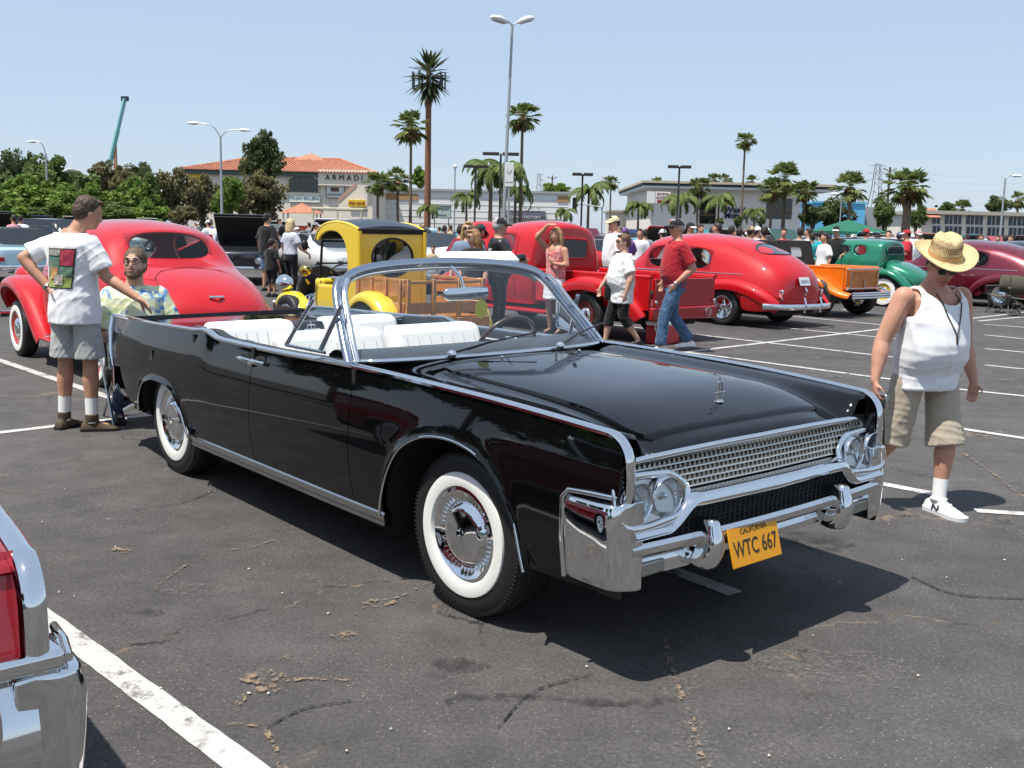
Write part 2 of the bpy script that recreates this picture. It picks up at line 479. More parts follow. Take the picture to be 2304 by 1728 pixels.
def blotch(u, v, r, m_, z, name, st=1.0):
    c = gnd(u, v); n = 22; a0 = rng.uniform(0, 6); m = MB()
    ring = [(c.x + st * r * rng.uniform(.6, 1.15) * math.cos(2 * PI * k / n + a0), c.y + r * rng.uniform(.6, 1.15) * math.sin(2 * PI * k / n + a0), z) for k in range(n)]
    m.add(ring + [(c.x, c.y, z)], [(k, (k + 1) % n, n) for k in range(n)]); struct(m.build(name, m_, ang=0))
for k, (pts, w, m_) in enumerate((([(1495, 1440), (1510, 1490), (1530, 1560), (1555, 1620), (1575, 1690), (1590, 1740)], .014, SANDY), ([(1510, 1480), (1545, 1590), (1600, 1700)], .05, PALE), ([(530, 1600), (560, 1560), (610, 1540), (700, 1530), (790, 1535)], .012, SANDY), ([(500, 1632), (590, 1640), (620, 1690), (640, 1740)], .010, SANDY), ([(600, 1640), (680, 1600), (790, 1580)], .004, TAR), ([(2150, 1010), (2210, 1050), (2304, 1120)], .014, SANDY), ([(1640, 1190), (1720, 1210), (1800, 1225), (1850, 1250)], .006, TAR), ([(790, 1390), (850, 1350), (900, 1345), (1010, 1290)], .006, SANDY), ([(300, 1150), (420, 1130), (520, 1090), (640, 1060)], .004, TAR), ([(340, 1330), (460, 1250), (560, 1235), (620, 1215)], .005, SANDY), ([(1000, 1580), (1100, 1570), (1400, 1585), (1520, 1575)], .03, OIL), ([(1640, 1240), (1740, 1200), (1760, 1180)], .010, TAR), ([(2050, 1300), (2150, 1340), (2304, 1350)], .005, TAR), ([(1120, 1640), (1200, 1560), (1330, 1520)], .004, TAR))):
    ribbon(pts, w, m_, .0066 + .0001 * k, 'asphalt_crack')
for k, (u, v, r, m_, st) in enumerate(((590, 1530, .075, SANDY, 1.2), (600, 1548, .06, SANDY, 1), (655, 1480, .035, SANDY, 1), (775, 1432, .05, SANDY, 1.3), (700, 1300, .04, PALE, 2), (860, 1360, .06, SANDY, 1.5), (270, 1240, .05, SANDY, 1.4), (330, 1382, .05, OIL, 1.6), (1030, 1500, .07, OIL, 1.6), (1560, 1690, .12, PALE, .8), (1680, 1660, .05, PALE, 1), (1730, 1700, .07, PALE, 1), (1780, 1215, .22, OIL, 1.6), (1880, 1500, .16, PALE, 2), (440, 1330, .10, PALE, 2))):
    blotch(u, v, r, m_, .0084 + .0001 * k, 'asphalt_patch', st)
# ------------------------------------------------------------------ wheels (shared by every car)
WHEEL_CACHE = {}
def lath(prof, n, axis='y'):
    m = MB(); m.lathe(prof, n, axis=axis); return m
def wheel(parent, loc, side, R=.35, w=.20, rim=.185, white=None, style='cap', rimmat=None, n=36, steer=0.0):
    """side=+1: the outer face looks along +y.  part 'wheel' = tyre; sub-parts whitewall, hubcap / rim"""
    key = (round(R, 3), w, rim, white, style, rimmat.name if rimmat else '', n)
    if key not in WHEEL_CACHE:
        h = w / 2
        ty = lath([(rim, -h * .8), (rim + .03, -h * .95), (R * .80, -h * 1.08), (R * .94, -h * .98), (R * .985, -h * .8), (R, -h * .45), (R, h * .45), (R * .985, h * .8), (R * .94, h * .98), (R * .80, h * 1.08), (rim + .03, h * .95), (rim, h * .8), (rim - .01, h * .3)], n)
        if n >= 48:   # tread ribs on the shoulder
            for k in range(110):
                a = 2 * PI * k / 110; M = Matrix.Rotation(-a, 4, 'Y')
                for sy in (-1, 1):
                    ty.box(M @ Vector((R * .942, sy * h * .95, 0)), (.020, .010, .006), M)
            for dy in (-.3, 0, .3):
                ty.lathe([(R + .001, h * dy - .012), (R + .006, h * dy - .010), (R + .006, h * dy + .010), (R + .001, h * dy + .012)], n, axis='y')
        parts = [('wheel', ty.mesh('wheel', RUBBER, 40))]
        if white:
            w0, w1 = white
            ww = lath([(w0, h * 1.0), (w0 + .004, h * 1.0 + .012), ((w0 + w1) / 2, h * 1.10 + .006), (w1 - .004, h * 1.06 + .006), (w1, h * .98)], n)
            parts.append(('whitewall', ww.mesh('whitewall', WHITEWALL, 60)))
        rm = MB()
        if style == 'cap':     # big full disc with radial flutes and domed centre
            rm.lathe([(rim + .006, h * .93), (rim + .004, h * 1.03), (rim - .010, h * 1.06), (rim - .020, h * .98), (rim * .70, h * .84), (rim * .66, h * .90), (rim * .60, h * 1.02), (rim * .55, h * 1.08), (rim * .50, h * 1.10), (rim * .2, h * 1.15), (rim * .12, h * 1.18), (rim * .11, h * 1.30), (.001, h * 1.33)], 48, axis='y')
            for k in range(44):
                a = 2 * PI * k / 44; M = Matrix.Rotation(-a, 4, 'Y')
                rm.box(M @ Vector((rim * .80, h * .90, 0)), (rim * .15, .008, .0035), M)
            m = rm.mesh('hubcap', CHROME, 28)
            parts.append(('hubcap', m))
        elif style == 'moon':
            rm.lathe([(rim + .004, h * .9), (rim, h * 1.0), (rim * .9, h * .92), (rim * .62, h * .75), (rim * .60, h * .82)], 32, axis='y')
            parts.append(('rim', rm.mesh('rim', rimmat or CHROME, 40)))
            cp = MB(); cp.lathe([(rim * .61, h * .80), (rim * .56, h * .98), (rim * .4, h * 1.12), (rim * .2, h * 1.2), (.001, h * 1.22)], 24, axis='y')
            parts.append(('hubcap', cp.mesh('hubcap', CHROME, 60)))
        elif style == 'five':
            rm.lathe([(rim + .012, h * .95), (rim + .004, h * 1.06), (rim - .012, h * 1.0), (rim * .93, h * .3), (rim * .9, -h * .2), (.02, -h * .25)], 40, axis='y')
            for k in range(5):
                a = 2 * PI * k / 5 + .3; M = Matrix.Rotation(-a, 4, 'Y')
                rm.tube([M @ Vector((.03, h * .55, 0)), M @ Vector((rim * .5, h * .62, 0)), M @ Vector((rim * .96, h * .55, 0))], [(.045, .02), (.024, .018), (.034, .02)], 8, up=(0, 1, 0))
            rm.lathe([(.06, h * .3), (.055, h * .8), (.03, h * .9), (.001, h * .92)], 20, axis='y')
            parts.append(('rim', rm.mesh('rim', CHROME, 40)))
        else:
            rm.lathe([(rim + .006, h * .9), (rim, h * 1.0), (rim * .92, h * .85), (rim * .55, h * .55), (rim * .3, h * .75), (.001, h * .8)], 20, axis='y')
            parts.append(('rim', rm.mesh('rim', rimmat or SATIN, 40)))
        WHEEL_CACHE[key] = parts
    parts = WHEEL_CACHE[key]
    root = link('wheel', parts[0][1], parent)
    root.location = loc
    root.rotation_euler = (0, 0, (0 if side > 0 else PI) + steer)
    for nm, me in parts[1:]: link(nm, me, root)
    return root
def plate(parent, M, ground_m, ink, body, w=.305, h=.152, size=.085, head=None, bold=.0015):
    m = MB(); m.box((0, 0, 0), (w, h, .006))
    p = m.build('license_plate', ground_m, parent, bevel=.002); p.matrix_local = M
    text('plate_number', body, ink, size, p, Matrix.Translation((0, -.012, .0035)), ext=.001, bold=bold, sx=.74)
    if head: text('plate_heading', head, ink, size * .33, p, Matrix.Translation((0, h * .36, .0035)), ext=.001)
    return p
def arch_path(pts, n=5):
    return [(p.x, p.y) for p in smooth_path([(a, b, 0) for a, b in pts], n)]

# ------------------------------------------------------------------ the black convertible
C0 = Vector((0.4829, 4.6685, 0))
HERO_ROLL = .008
pivot = C0 - LFT * .74
hero = thing('convertible_car', 'glossy black four-door convertible with white seats, its top down, in the foreground', 'car')
hero.matrix_world = Matrix.Translation(pivot) @ Matrix.Rotation(YAW - PI / 2, 4, 'Z') @ Matrix.Rotation(HERO_ROLL, 4, 'X') @ Matrix.Translation((0, .74, 0))
HW = pchip([(-4.30, .862), (-3.5, .912), (-2.5, .932), (-1.2, .932), (-.2, .918), (.5, .893), (.87, .872)])
ZT0 = pchip([(-4.30, .946), (-2.70, .982), (-2.56, .993), (-2.50, .991), (-2.44, .978), (-2.36, .963), (-2.25, .959), (-1.8, .959), (-.86, .974), (0, .960), (.5, .938), (.76, .922)])
XF, RF = .865, .105
def ZT(x):
    if x <= XF - RF: return ZT0(x)
    t = min((x - (XF - RF)) / RF, 1.0)
    return ZT0(.76) - RF * (1 - math.sqrt(max(0, 1 - t * t)))
OFF = pchip([(0, .040), (.2, .014), (.45, 0), (.70, .012), (.88, .034), (1, .055)])
FA = arch_path([(-.575, .20), (-.565, .30), (-.545, .43), (-.49, .565), (-.40, .67), (-.25, .742), (-.08, .765), (.07, .748), (.19, .70), (.285, .62), (.345, .52), (.385, .40), (.41, .325)])
RA = arch_path([(-3.605, .335), (-3.585, .45), (-3.51, .55), (-3.35, .602), (-3.2, .610), (-3.03, .602), (-2.90, .56), (-2.80, .44), (-2.715, .32)])
ROCK = .315
def zlow(x):
    if FA[0][0] < x < FA[-1][0]: return max(ROCK, float(np.interp(x, [p[0] for p in FA], [p[1] for p in FA])))
    if RA[0][0] < x < RA[-1][0]: return max(ROCK, float(np.interp(x, [p[0] for p in RA], [p[1] for p in RA])))
    if x < -4.12: return .41 + (-4.12 - x) / .18 * .46
    if x < RA[0][0]: return float(np.interp(x, [-4.12, RA[0][0]], [.41, .345]))
    if x > FA[-1][0]: return .335
    return ROCK
def side_y(x, z):
    s = min(max((z - .31) / (ZT0(min(x, .76)) - .31), 0), 1)
    y = HW(x) - OFF(s)
    zl = zlow(x)
    if zl > .34 and (FA[0][0] < x < FA[-1][0] or RA[0][0] < x < RA[-1][0]): y += .016 * math.exp(-max(z - zl, 0) / .028)
    return y
def panel(name, x0, x1, sgn, parent=hero, label=None):
    xs = set(np.round(np.linspace(x0, x1, int((x1 - x0) / .07) + 2), 4))
    for A in (FA, RA):
        for p in A:
            if x0 < p[0] < x1: xs.add(round(p[0], 4))
    if x1 > .7: xs |= {round(XF - RF * (1 - math.sin(a)), 4) for a in np.linspace(0, PI / 2, 10)}
    if x0 < -2.2 and x1 > -2.7: xs |= set(np.round(np.linspace(max(x0, -2.62), min(x1, -2.3), 9), 4))
    xs = sorted(xs)
    rows = []
    for k, x in enumerate(xs):
        zl, zt = zlow(x), ZT(x)
        rows.append([(x, sgn * side_y(x, zl + (zt - zl) * t), zl + (zt - zl) * t) for t in (0, .03, .08, .15, .24, .34, .45, .56, .67, .77, .86, .93, .97, 1.0)])
    first = [(p[0] + .002, p[1] - sgn * .014, p[2]) for p in rows[0]]; last = [(p[0] - .002, p[1] - sgn * .014, p[2]) for p in rows[-1]]
    rows = [first] + rows + [last]
    # under flange
    rows = [[(r[0][0], r[0][1] - sgn * .03, r[0][2] + .002)] + r for r in rows]
    m = MB(); m.grid(rows)
    return m.build(name, BLACK, parent, ang=50)
for s in (-1, 1):
    panel('front_fender', -.825, XF, s)
    panel('front_door', -1.862, -.831, s)
    panel('rear_door', -2.655, -1.868, s)
    panel('rear_quarter', -4.30, -2.661, s)
    # door edges: thin dark shut faces sit behind the gaps
    for x in (-.828, -1.865, -2.658):
        m = MB(); m.box((x, s * (HW(x) - .06), .65), (.03, .05, .62)); m.build('shut_face', DARK, hero, ang=0)
    # wheel-arch lips and liners
    for A in (FA, RA):
        A2 = [p for p in A if p[1] >= ROCK - .01]
        m = MB(); m.tube([(x, s * (HW(x) - OFF(.2) + .014), z) for x, z in A2], .007, 6)
        m.build('arch_trim', CHROME, hero, ang=80)
        m = MB(); m.grid([[(x, s * (HW(x) - .03 - t * .42), z + .012) for x, z in A] for t in (0, .5, 1.0)])
        m.grid([[(x, s * (HW(x) - .45), z + .012) for x, z in A], [(x, s * (HW(x) - .45), .25) for x, z in A]])
        m.build('wheel_well', DARK, hero, ang=60)
    # rocker moulding
    m = MB()
    prof = [(.006, .332), (.014, .326), (.014, .306), (.004, .300), (.004, .292), (.012, .288), (.006, .268), (-.03, .258), (-.03, .332)]
    rows = []
    for x in np.linspace(RA[-1][0] - .01, FA[0][0] + .012, 30):
        rows.append([(x, s * (HW(x) - .040 + a), z) for a, z in prof])
    m.loft(rows); m.build('rocker_moulding', mat('rocker_steel', (.52, .52, .52), .16, 1.0), hero, ang=30)
    # bright belt strip: tail -> fender -> down the blade to the bumper
    path = [(x, ZT(x)) for x in list(np.linspace(-4.295, -2.72, 14)) + list(np.linspace(-2.66, -2.28, 16)) + list(np.linspace(-2.2, .74, 34))]
    path += [(XF - RF * (1 - math.sin(a)), ZT(XF - RF * (1 - math.sin(a)))) for a in np.linspace(0.05, PI / 2, 12)]
    path += [(XF + .004, z) for z in np.linspace(.78, .685, 6)]
    rows = []
    for k, (x, z) in enumerate(path):
        a = path[max(k - 1, 0)]; b = path[min(k + 1, len(path) - 1)]
        t = Vector((b[0] - a[0], 0, b[1] - a[1])).normalized(); nrm = Vector((-t.z, 0, t.x))
        w = HW(min(x, .87)) - .046
        ww = .042 if x > -2.4 else .040
        rows.append([Vector((x, s * (w + dy), z)) + nrm * dn for dy, dn in ((.004, -.008), (.004, .003), (-.006, .010), (-ww * .5, .0125), (-ww + .008, .010), (-ww, .003), (-ww, -.008))])
    m = MB(); m.loft(rows); m.build('belt_moulding', CHROME, hero, ang=45)
# fender tops, nose and cowl
DIP = pchip([(0, .020), (.30, .015), (.48, .004), (.58, -.010), (.66, -.026), (.74, -.022), (.80, -.006), (.86, .0)])
def top_z(x, a):
    z = ZT0(min(x, .76)) + DIP(a) * (1 if x > -.7 else 1)
    dr = max(0, (x - .28) / .54); dr = .098 * dr ** 2.2
    k = min(max((a - .70) / .10, 0), 1); k = k * k * (3 - 2 * k)
    return z - dr * (1 - k)
def yin(x): return HW(x) - .090
NX = np.concatenate([np.linspace(-.84, .3, 16), np.linspace(.36, .800, 14)])
T = list(np.linspace(0, .60, 7)) + list(np.linspace(.66, 1.0, 9))
m = MB(); rows = []
for x in NX:
    Y = yin(x); r = []
    for t in [-q for q in reversed(T[1:])] + T:
        zz = top_z(x, abs(t) * Y / .80 * .86 if False else abs(t) * .86)
        if x > .75 and abs(t) > .93:
            zz = min(zz, ZT(x))
        r.append((x, t * Y, zz - .003))
    rows.append(r)
# roll the front edge of the nose down behind the grille frame
r = [(p[0] + .008, p[1], p[2] - .014) for p in rows[-1]]; rows.append(r)
rows.append([(p[0] - .06, p[1], p[2] - .02) for p in rows[-1]])
m.grid(rows); m.build('nose_and_cowl', BLACK, hero, ang=60)
for s in (-1, 1):   # inner faces of the fender blades
    m = MB(); m.grid([[(x, s * (HW(x) - .097), ZT(x) - .004 - t * (ZT(x) - .70)) for t in (0, .2, .6, 1.0)] for x in np.linspace(.74, .862, 9)]); m.build('fender_inner_face', BLACK, hero, ang=60)
# hood panel standing 6 mm proud, edges rolled
HX = np.concatenate([[-.60, -.597], np.linspace(-.57, .66, 22), [.69, .7145, .718]])
m = MB(); rows = []
for k, x in enumerate(HX):
    hwid = .555 + .03 * (x + .6) / 1.3
    if x > .60: hwid -= .05 * ((x - .60) / .118) ** 2.2
    if x < -.5: hwid -= .02 * ((-.5 - x) / .1) ** 2
    r = []
    for t in (-1.0, -.995, -.97, -.9, -.8, -.66, -.5, -.33, -.16, 0, .16, .33, .5, .66, .8, .9, .97, .995, 1.0):
        a = abs(t) * hwid; lift = .007
        bow = -.030 * (1 - (abs(t)) ** 2) if x < -.4 else 0
        if abs(t) > .999 or k in (0, len(HX) - 1): lift = -.006
        xx = x + (.05 * (1 - t * t) if x < -.4 else 0) * ((-.4 - x) / .2)
        if x > .5: xx = x + .022 * (1 - t * t) * ((x - .5) / .22)
        r.append((xx, t * hwid, top_z(xx, a * .86 / .83) + lift))
    rows.append(r)
m.grid(rows); m.build('hood', BLACK, hero, ang=60)
# cowl vent slots, washer nozzles
m = MB()
for k, (x, hw_) in enumerate(((-.685, .60),)):
    rows = [[(x + .05 * (1 - (y / .62) ** 2) + dx, y, top_z(x, abs(y)) + .002) for y in np.linspace(-hw_, hw_, 22)] for dx in (0, .075)]
    m.grid(rows)
m.build('cowl_vent', mat('cowl_black', (.004, .004, .004), .35), hero)
for y in (-.22, .30):
    m = MB(); m.ell((-.56, y, top_z(-.56, abs(y)) + .016), (.009, .009, .007), 8, 5); m.build('washer_nozzle', CHROME, hero, ang=80)
# hood ornament: upright rectangular star frame
orn = MB(); ox, oz = .60, top_z(.60, 0) + .012
for dy in (-.016, .016): orn.tube([(ox, dy, oz), (ox, dy * .9, oz + .075)], .0035, 6)
orn.tube([(ox, -.016, oz + .075), (ox, 0, oz + .080), (ox, .016, oz + .075)], .0035, 6)
orn.tube([(ox, 0, oz - .006), (ox, 0, oz + .10)], .0028, 6); orn.tube([(ox, -.034, oz + .035), (ox, .034, oz + .035)], .0028, 6)
orn.ell((ox, 0, oz - .004), (.02, .02, .008), 10, 6)
orn.build('hood_ornament', CHROME, hero, ang=60)

# windshield: pillars, header, base strip, glass
BASE = smooth_path([(-.965, -.815, .985), (-.86, -.70, .992), (-.775, -.45, .998), (-.735, 0, 1.0), (-.775, .45, .998), (-.86, .70, .992), (-.965, .815, .985)], 6)
HEAD = smooth_path([(-1.255, -.705, 1.30), (-1.30, -.62, 1.372), (-1.335, -.40, 1.412), (-1.35, 0, 1.428), (-1.335, .40, 1.412), (-1.30, .62, 1.372), (-1.255, .705, 1.30)], 6)
m = MB(); rows = []
for k in range(9):
    t = k / 8
    rows.append([a.lerp(b, t) + Vector((.03 * math.sin(PI * t), 0, 0)) for a, b in zip(BASE, HEAD)])
m.grid(rows); m.build('windshield', SHIELD, hero, ang=170)
FRAME = mat('frame_steel', (.46, .50, .56), .10, 1.0)
hd = MB(); hd.tube(HEAD, [(.016, .030)] * len(HEAD), 10, up=(0, 0, 1)); hd.build('windshield_header', FRAME, hero, ang=60)
hd2 = MB(); hd2.tube([p + Vector((-.03, 0, -.028)) for p in HEAD[4:-4]], [(.030, .014)] * len(HEAD[4:-4]), 8, up=(0, 0, 1)); hd2.build('header_lining', mat('header_grey', (.09, .10, .12), .4), hero, ang=60)
bs = MB(); bs.tube([p + Vector((.012, 0, -.006)) for p in BASE], [(.016, .012)] * len(BASE), 8, up=(0, 0, 1)); bs.build('windshield_base_trim', CHROME, hero, ang=60)
for s in (-1, 1):
    pm = MB()
    pts = smooth_path([(-.955, s * .822, .965), (-1.06, s * .790, 1.08), (-1.17, s * .750, 1.20), (-1.245, s * .718, 1.29), (-1.285, s * .68, 1.345)], 4)
    pm.tube(pts, [(.020, .042)] * len(pts), 10, up=(0, 1, 0)); pm.build('windshield_pillar', FRAME, hero, ang=60)
    pr = MB(); pr.tube([p + Vector((.050, 0, .012)) for p in pts], [(.014, .012)] * len(pts), 8); pr.build('pillar_trim', CHROME, hero, ang=60)
    vf = MB()   # vent window, swung open
    a, b, c = Vector((-1.15, s * .86, 1.005)), Vector((-1.42, s * .93, 1.02)), Vector((-1.31, s * .83, 1.255))
    vf.tube([b, c], .011, 8); vf.tube([a, b], .008, 8)
    vf.tube([(-1.22, s * .85, 1.0), (-1.10, s * .795, 1.24)], .013, 8)
    vent = vf.build('vent_window', FRAME, hero, ang=60)
    vg = MB(); vg.add([a + Vector((.02, 0, 0)), b, c, (-1.20, s * .78, 1.25)], [(0, 1, 2, 3)]); vg.build('pane', SHIELD, vent, ang=0)
# white sun visor lying over the header
m = MB(); m.box((-1.42, .30, 1.455), (.10, .56, .02), Matrix.Rotation(.55, 3, 'Y')); m.build('sun_visor', mat('white_vinyl', (.80, .79, .76), .38, bump=(60, .1, .002)), hero, bevel=.012, seg=3)
VINYL = MATS['white_vinyl']
# mirror
m = MB(); m.tube([(-1.20, -.06, 1.415), (-1.165, -.02, 1.36), (-1.15, 0, 1.285)], .009, 8); m.build('mirror_arm', CHROME, hero, ang=60)
m = MB(); m.tube([(-1.145, -.145, 1.268), (-1.13, -.13, 1.27), (-1.125, 0, 1.272), (-1.13, .13, 1.27), (-1.145, .145, 1.268)], [(.012, .022), (.018, .034), (.02, .036), (.018, .034), (.012, .022)], 12, up=(0, 0, 1)); m.build('rear_view_mirror', CHROME, hero, ang=60)
m = MB(); m.prism([(.045 * math.cos(a * PI / 3 + .5), .055 * math.sin(a * PI / 3 + .5)) for a in range(6)], -.002, .002, 'x')
tg = m.build('hanging_tag', mat('tag_yellow', (.72, .62, .03), .5), hero, ang=0); tg.location = (-1.13, .10, 1.185)
m = MB(); m.tube([(-1.135, .095, 1.27), (-1.13, .10, 1.235)], .002, 5); m.build('tag_string', WHITE, hero)
# wipers
for y0, y1 in ((-.40, .13), (.30, .80)):
    m = MB(); dx = lambda y: -.735 - .19 * (abs(y) / .80) ** 2.2
    zz = 1.012
    m.tube([(dx(y0) + .06, y0, zz - .015), (dx(y0) + .03, y0 + .03, zz + .004), (dx((y0 + y1) / 2) - .005, (y0 + y1) / 2, zz + .045)], [.012, .006, .005], 6)
    m.tube([(dx(y0 + .12) + .0, y0 + .12, zz + .012), (dx((y0 + y1) / 2) - .012, (y0 + y1) / 2, zz + .042), (dx(y1) - .02, y1 + .05, zz + .075)], [.0045] * 3, 6)
    w_ = m.build('wiper', mat('wiper_black', (.015, .015, .016), .3, .4), hero, ang=60)
    k = MB(); k.ell((dx(y0) + .05, y0, zz), (.026, .024, .022), 12, 8); k.build('wiper_pivot', CHROME, w_, ang=80)
# dashboard
DASH = mat('dash_slate', (.045, .053, .063), .42, bump=(90, .15, .002))
m = MB(); rows = []
for y in np.linspace(-.79, .79, 17):
    u = 1 - (abs(y) / .80) ** 2.4
    xf = -.955 + .20 * u
    rows.append([(xf, y, .985), (xf - .08, y, 1.005), (xf - .22 + .02 * u, y, 1.015), (-1.20 + .05 * u, y, 1.005), (-1.235 + .05 * u, y, .985), (-1.235 + .05 * u, y, .93), (-1.20, y, .80), (-1.05, y, .62)])
m.grid(rows); m.build('dashboard', DASH, hero, ang=60)
# steering wheel
sw = MB(); cW = Vector((-1.29, .40, .945)); nW = Vector((-.86, 0, .51)).normalized(); uW = Vector((.51, 0, .86)).normalized()
ring = [cW + (Vector((0, 1, 0)) * math.cos(a) + uW * math.sin(a)) * .205 for a in np.linspace(0, 2 * PI, 40, endpoint=False)]
sw.tube(ring, .0125, 8, closed=True)
stw = sw.build('steering_wheel', mat('wheel_brown', (.065, .032, .020), .3, coat=.4), hero, ang=80)
m = MB(); m.tube([cW + Vector((0, -.2, 0)), cW - nW * .03, cW + Vector((0, .2, 0))], [.008, .02, .008], 6); m.lathe([(.001, .02), (.03, .018), (.045, .0), (.05, -.05)], 16, c=cW, M=nW.to_track_quat('Z', 'Y').to_matrix()); m.tube([cW - nW * .04, cW - nW * .35], .02, 8); m.build('hub_and_spokes', CHROME, stw, ang=60)
# cabin tub: floor, door linings, caps, rear parcel edge
LINER = mat('black_lining', (.018, .020, .024), .5)
m = MB(); m.bb(-2.95, -.95, -.80, .80, .28, .33); m.build('floor_pan', DARK, hero, ang=0)
for s in (-1, 1):
    m = MB(); rows = []
    for x in np.linspace(-2.90, -.98, 20):
        w = HW(x); zt = ZT0(x)
        rows.append([(x, s * (w - .10), zt + .001), (x, s * (w - .112), zt + .006), (x, s * (w - .150), zt + .004), (x, s * (w - .165), zt - .02), (x, s * (w - .17), zt - .12), (x, s * (w - .13), .60), (x, s * (w - .10), .33)])
    m.grid(rows); m.build('door_lining', LINER, hero, ang=40)
    m = MB(); m.tube([(x, s * (HW(x) - .172), ZT0(x) - .045) for x in np.linspace(-2.4, -1.0, 12)], .006, 6); m.build('lining_trim', CHROME, hero)
    for x in (-1.55, -2.2):
        m = MB(); m.tube([(x, s * (HW(x) - .18), .93), (x - .02, s * (HW(x) - .21), .945), (x - .11, s * (HW(x) - .21), .945)], .008, 6); m.build('window_crank', CHROME, hero, ang=60)
def cushion(name, x0, x1, y0, y1, z0, z1, lean, m_=VINYL, bev=.05, parent=hero):
    m = MB(); m.bb(x0, x1, y0, y1, z0, z1)
    m.v = [(x - lean * (z - z0) / (z1 - z0), y, z) for x, y, z in m.v]
    o = m.build(name, m_, parent, ang=60, bevel=bev, seg=5)
    if 'back' in name:
        for y in np.linspace(y0 + .08, y1 - .08, 7):
            q = MB(); q.tube([(x1 - lean * t + .001, y, z0 + (z1 - z0) * t) for t in (.25, .5, .75, .86)], .0035, 5); q.build('seam', mat('vinyl_seam', (.52, .51, .49), .6), o)
    return o
cushion('front_seat_back', -1.86, -1.70, -.72, -.03, .55, 1.02, .20)
cushion('front_seat_back', -1.86, -1.70, .03, .70, .55, 1.02, .20)
cushion('front_seat_cushion', -1.75, -1.18, -.74, .74, .42, .64, 0)
cushion('rear_seat_back', -2.86, -2.68, -.70, -.11, .52, .995, .17)
cushion('rear_seat_back', -2.86, -2.68, .11, .70, .52, .995, .17)
cushion('rear_seat_cushion', -2.75, -2.20, -.72, .72, .42, .62, 0)
sp = cushion('rear_speaker_panel', -2.84, -2.70, -.108, .108, .55, .975, .17, LINER, .012)
m = MB(); ex, ez = -2.845, .93
for dy in (-.028, .028): m.tube([(ex, dy, ez - .028), (ex - .02, dy, ez + .028)], .004, 6)
for dz in (-.028, .028): m.tube([(ex - dz * .35, -.028, ez + dz), (ex - dz * .35, .028, ez + dz)], .004, 6)
m.tube([(ex + .012, 0, ez - .05), (ex - .02, 0, ez + .05)], .0035, 6); m.tube([(ex, -.06, ez), (ex, .06, ez)], .0035, 6)
m.v = [(x + .012, y, z) for x, y, z in m.v]
m.build('seat_emblem', CHROME, sp, ang=60)
# rear deck (top stowed under it)
m = MB(); rows = []
for x in np.linspace(-4.29, -2.90, 16):
    Y = HW(x) - .085; rows.append([(x, t * Y, ZT0(x) - .004 - .036 * min(1, (1 - abs(t)) / .10) + .008 * (1 - t * t) - (.04 if x < -4.27 else 0)) for t in np.linspace(-1, 1, 15)])
m.grid(rows); m.build('deck_lid', BLACK, hero, ang=60)
m = MB(); m.tube(smooth_path([(-2.90, -.78, .975), (-2.96, -.60, .955), (-3.0, 0, .96), (-2.96, .60, .955), (-2.90, .78, .975)], 6), [(.02, .012)] * 25, 8, up=(0, 0, 1)); m.build('deck_edge_trim', mat('slate_trim', (.09, .10, .12), .3), hero, ang=60)
m = MB(); rows = []
for z in np.linspace(.34, .93, 8):
    x = -4.115 - .175 * min(max((z - .41) / .5, 0), 1); rows.append([(x + .004, t * (HW(x) - .05), z) for t in np.linspace(-1, 1, 9)])
m.grid(rows); m.build('tail_panel', BLACK, hero, ang=60)
for s in (-1, 1):
    m = MB(); m.tube([(-4.305, s * (HW(-4.3) - .055), .94), (-4.29, s * (HW(-4.28) - .03), .84), (-4.24, s * (HW(-4.24) - .012), .70), (-4.175, s * (HW(-4.17) - .02), .50), (-4.12, s * (HW(-4.1) - .04), .42)], [(.012, .020)] * 5, 8, up=(0, 1, 0)); m.build('tail_edge_trim', CHROME, hero, ang=60)
    m = MB(); m.bb(-4.32, -4.25, s * .70 - .09, s * .70 + .09, .62, .80); m.build('tail_lamp', RED_LENS, hero, bevel=.02)
    # script on the quarter panel
    m = MB(); pts = [(-4.14 + .013 * k, s * (side_y(-4.1, .855) + .004), .845 + (.018 if k % 2 else -.004) + (.03 if k == 0 else 0)) for k in range(12)]
    m.tube(pts, .0035, 5); m.tube([(-4.15, pts[0][1], .838), (-3.99, pts[0][1], .836)], .004, 5); m.build('chrome_script', CHROME, hero, ang=60)
m = MB(); rows = []
for y in np.linspace(-.9, .9, 21):
    x = -4.31 + (.0 if abs(y) < .72 else .22 * ((abs(y) - .72) / .18) ** 2)
    rows.append([(x, y, .42), (x - .035, y, .44), (x - .04, y, .54), (x - .02, y, .60), (x + .02, y, .60), (x + .02, y, .42)])
m.loft(rows); m.build('rear_bumper', CHROME, hero, ang=50)
m = MB(); m.tube([(-3.95, -.78, .34), (-4.10, -.82, .27)], .022, 10); m.build('exhaust_tip', CHROME, hero)
# door handles and fuel flap
for s in (-1, 1):
    for x, d in ((-1.94, 1), (-1.79, -1)):
        y = side_y(x, .885)
        m = MB(); m.tube([(x - .075, s * (y + .012), .890), (x - .05, s * (y + .030), .892), (x + .05, s * (y + .030), .890), (x + .075, s * (y + .012), .888)], [(.007, .010), (.009, .013), (.009, .013), (.007, .010)], 8, up=(0, 0, 1)); m.ell((x + d * .07, s * (y + .016), .872), (.016, .014, .016), 10, 7)
        h = m.build('door_handle', CHROME, hero, ang=60)
        k = MB(); k.ell((x - d * .02, s * (y - .002), .898), (.055, .008, .026), 14, 8); k.build('handle_recess', DARK, h, ang=80)
m = MB(); m.lathe([(.030, .002), (.034, .006), (.026, .004), (.001, .003)], 18, c=(-3.33, -side_y(-3.33, .765), .765), axis='y', M=Matrix.Rotation(PI, 3, 'Z')); m.build('fuel_flap', mat('flap_dark', (.02, .02, .02), .25, 0, .5), hero)

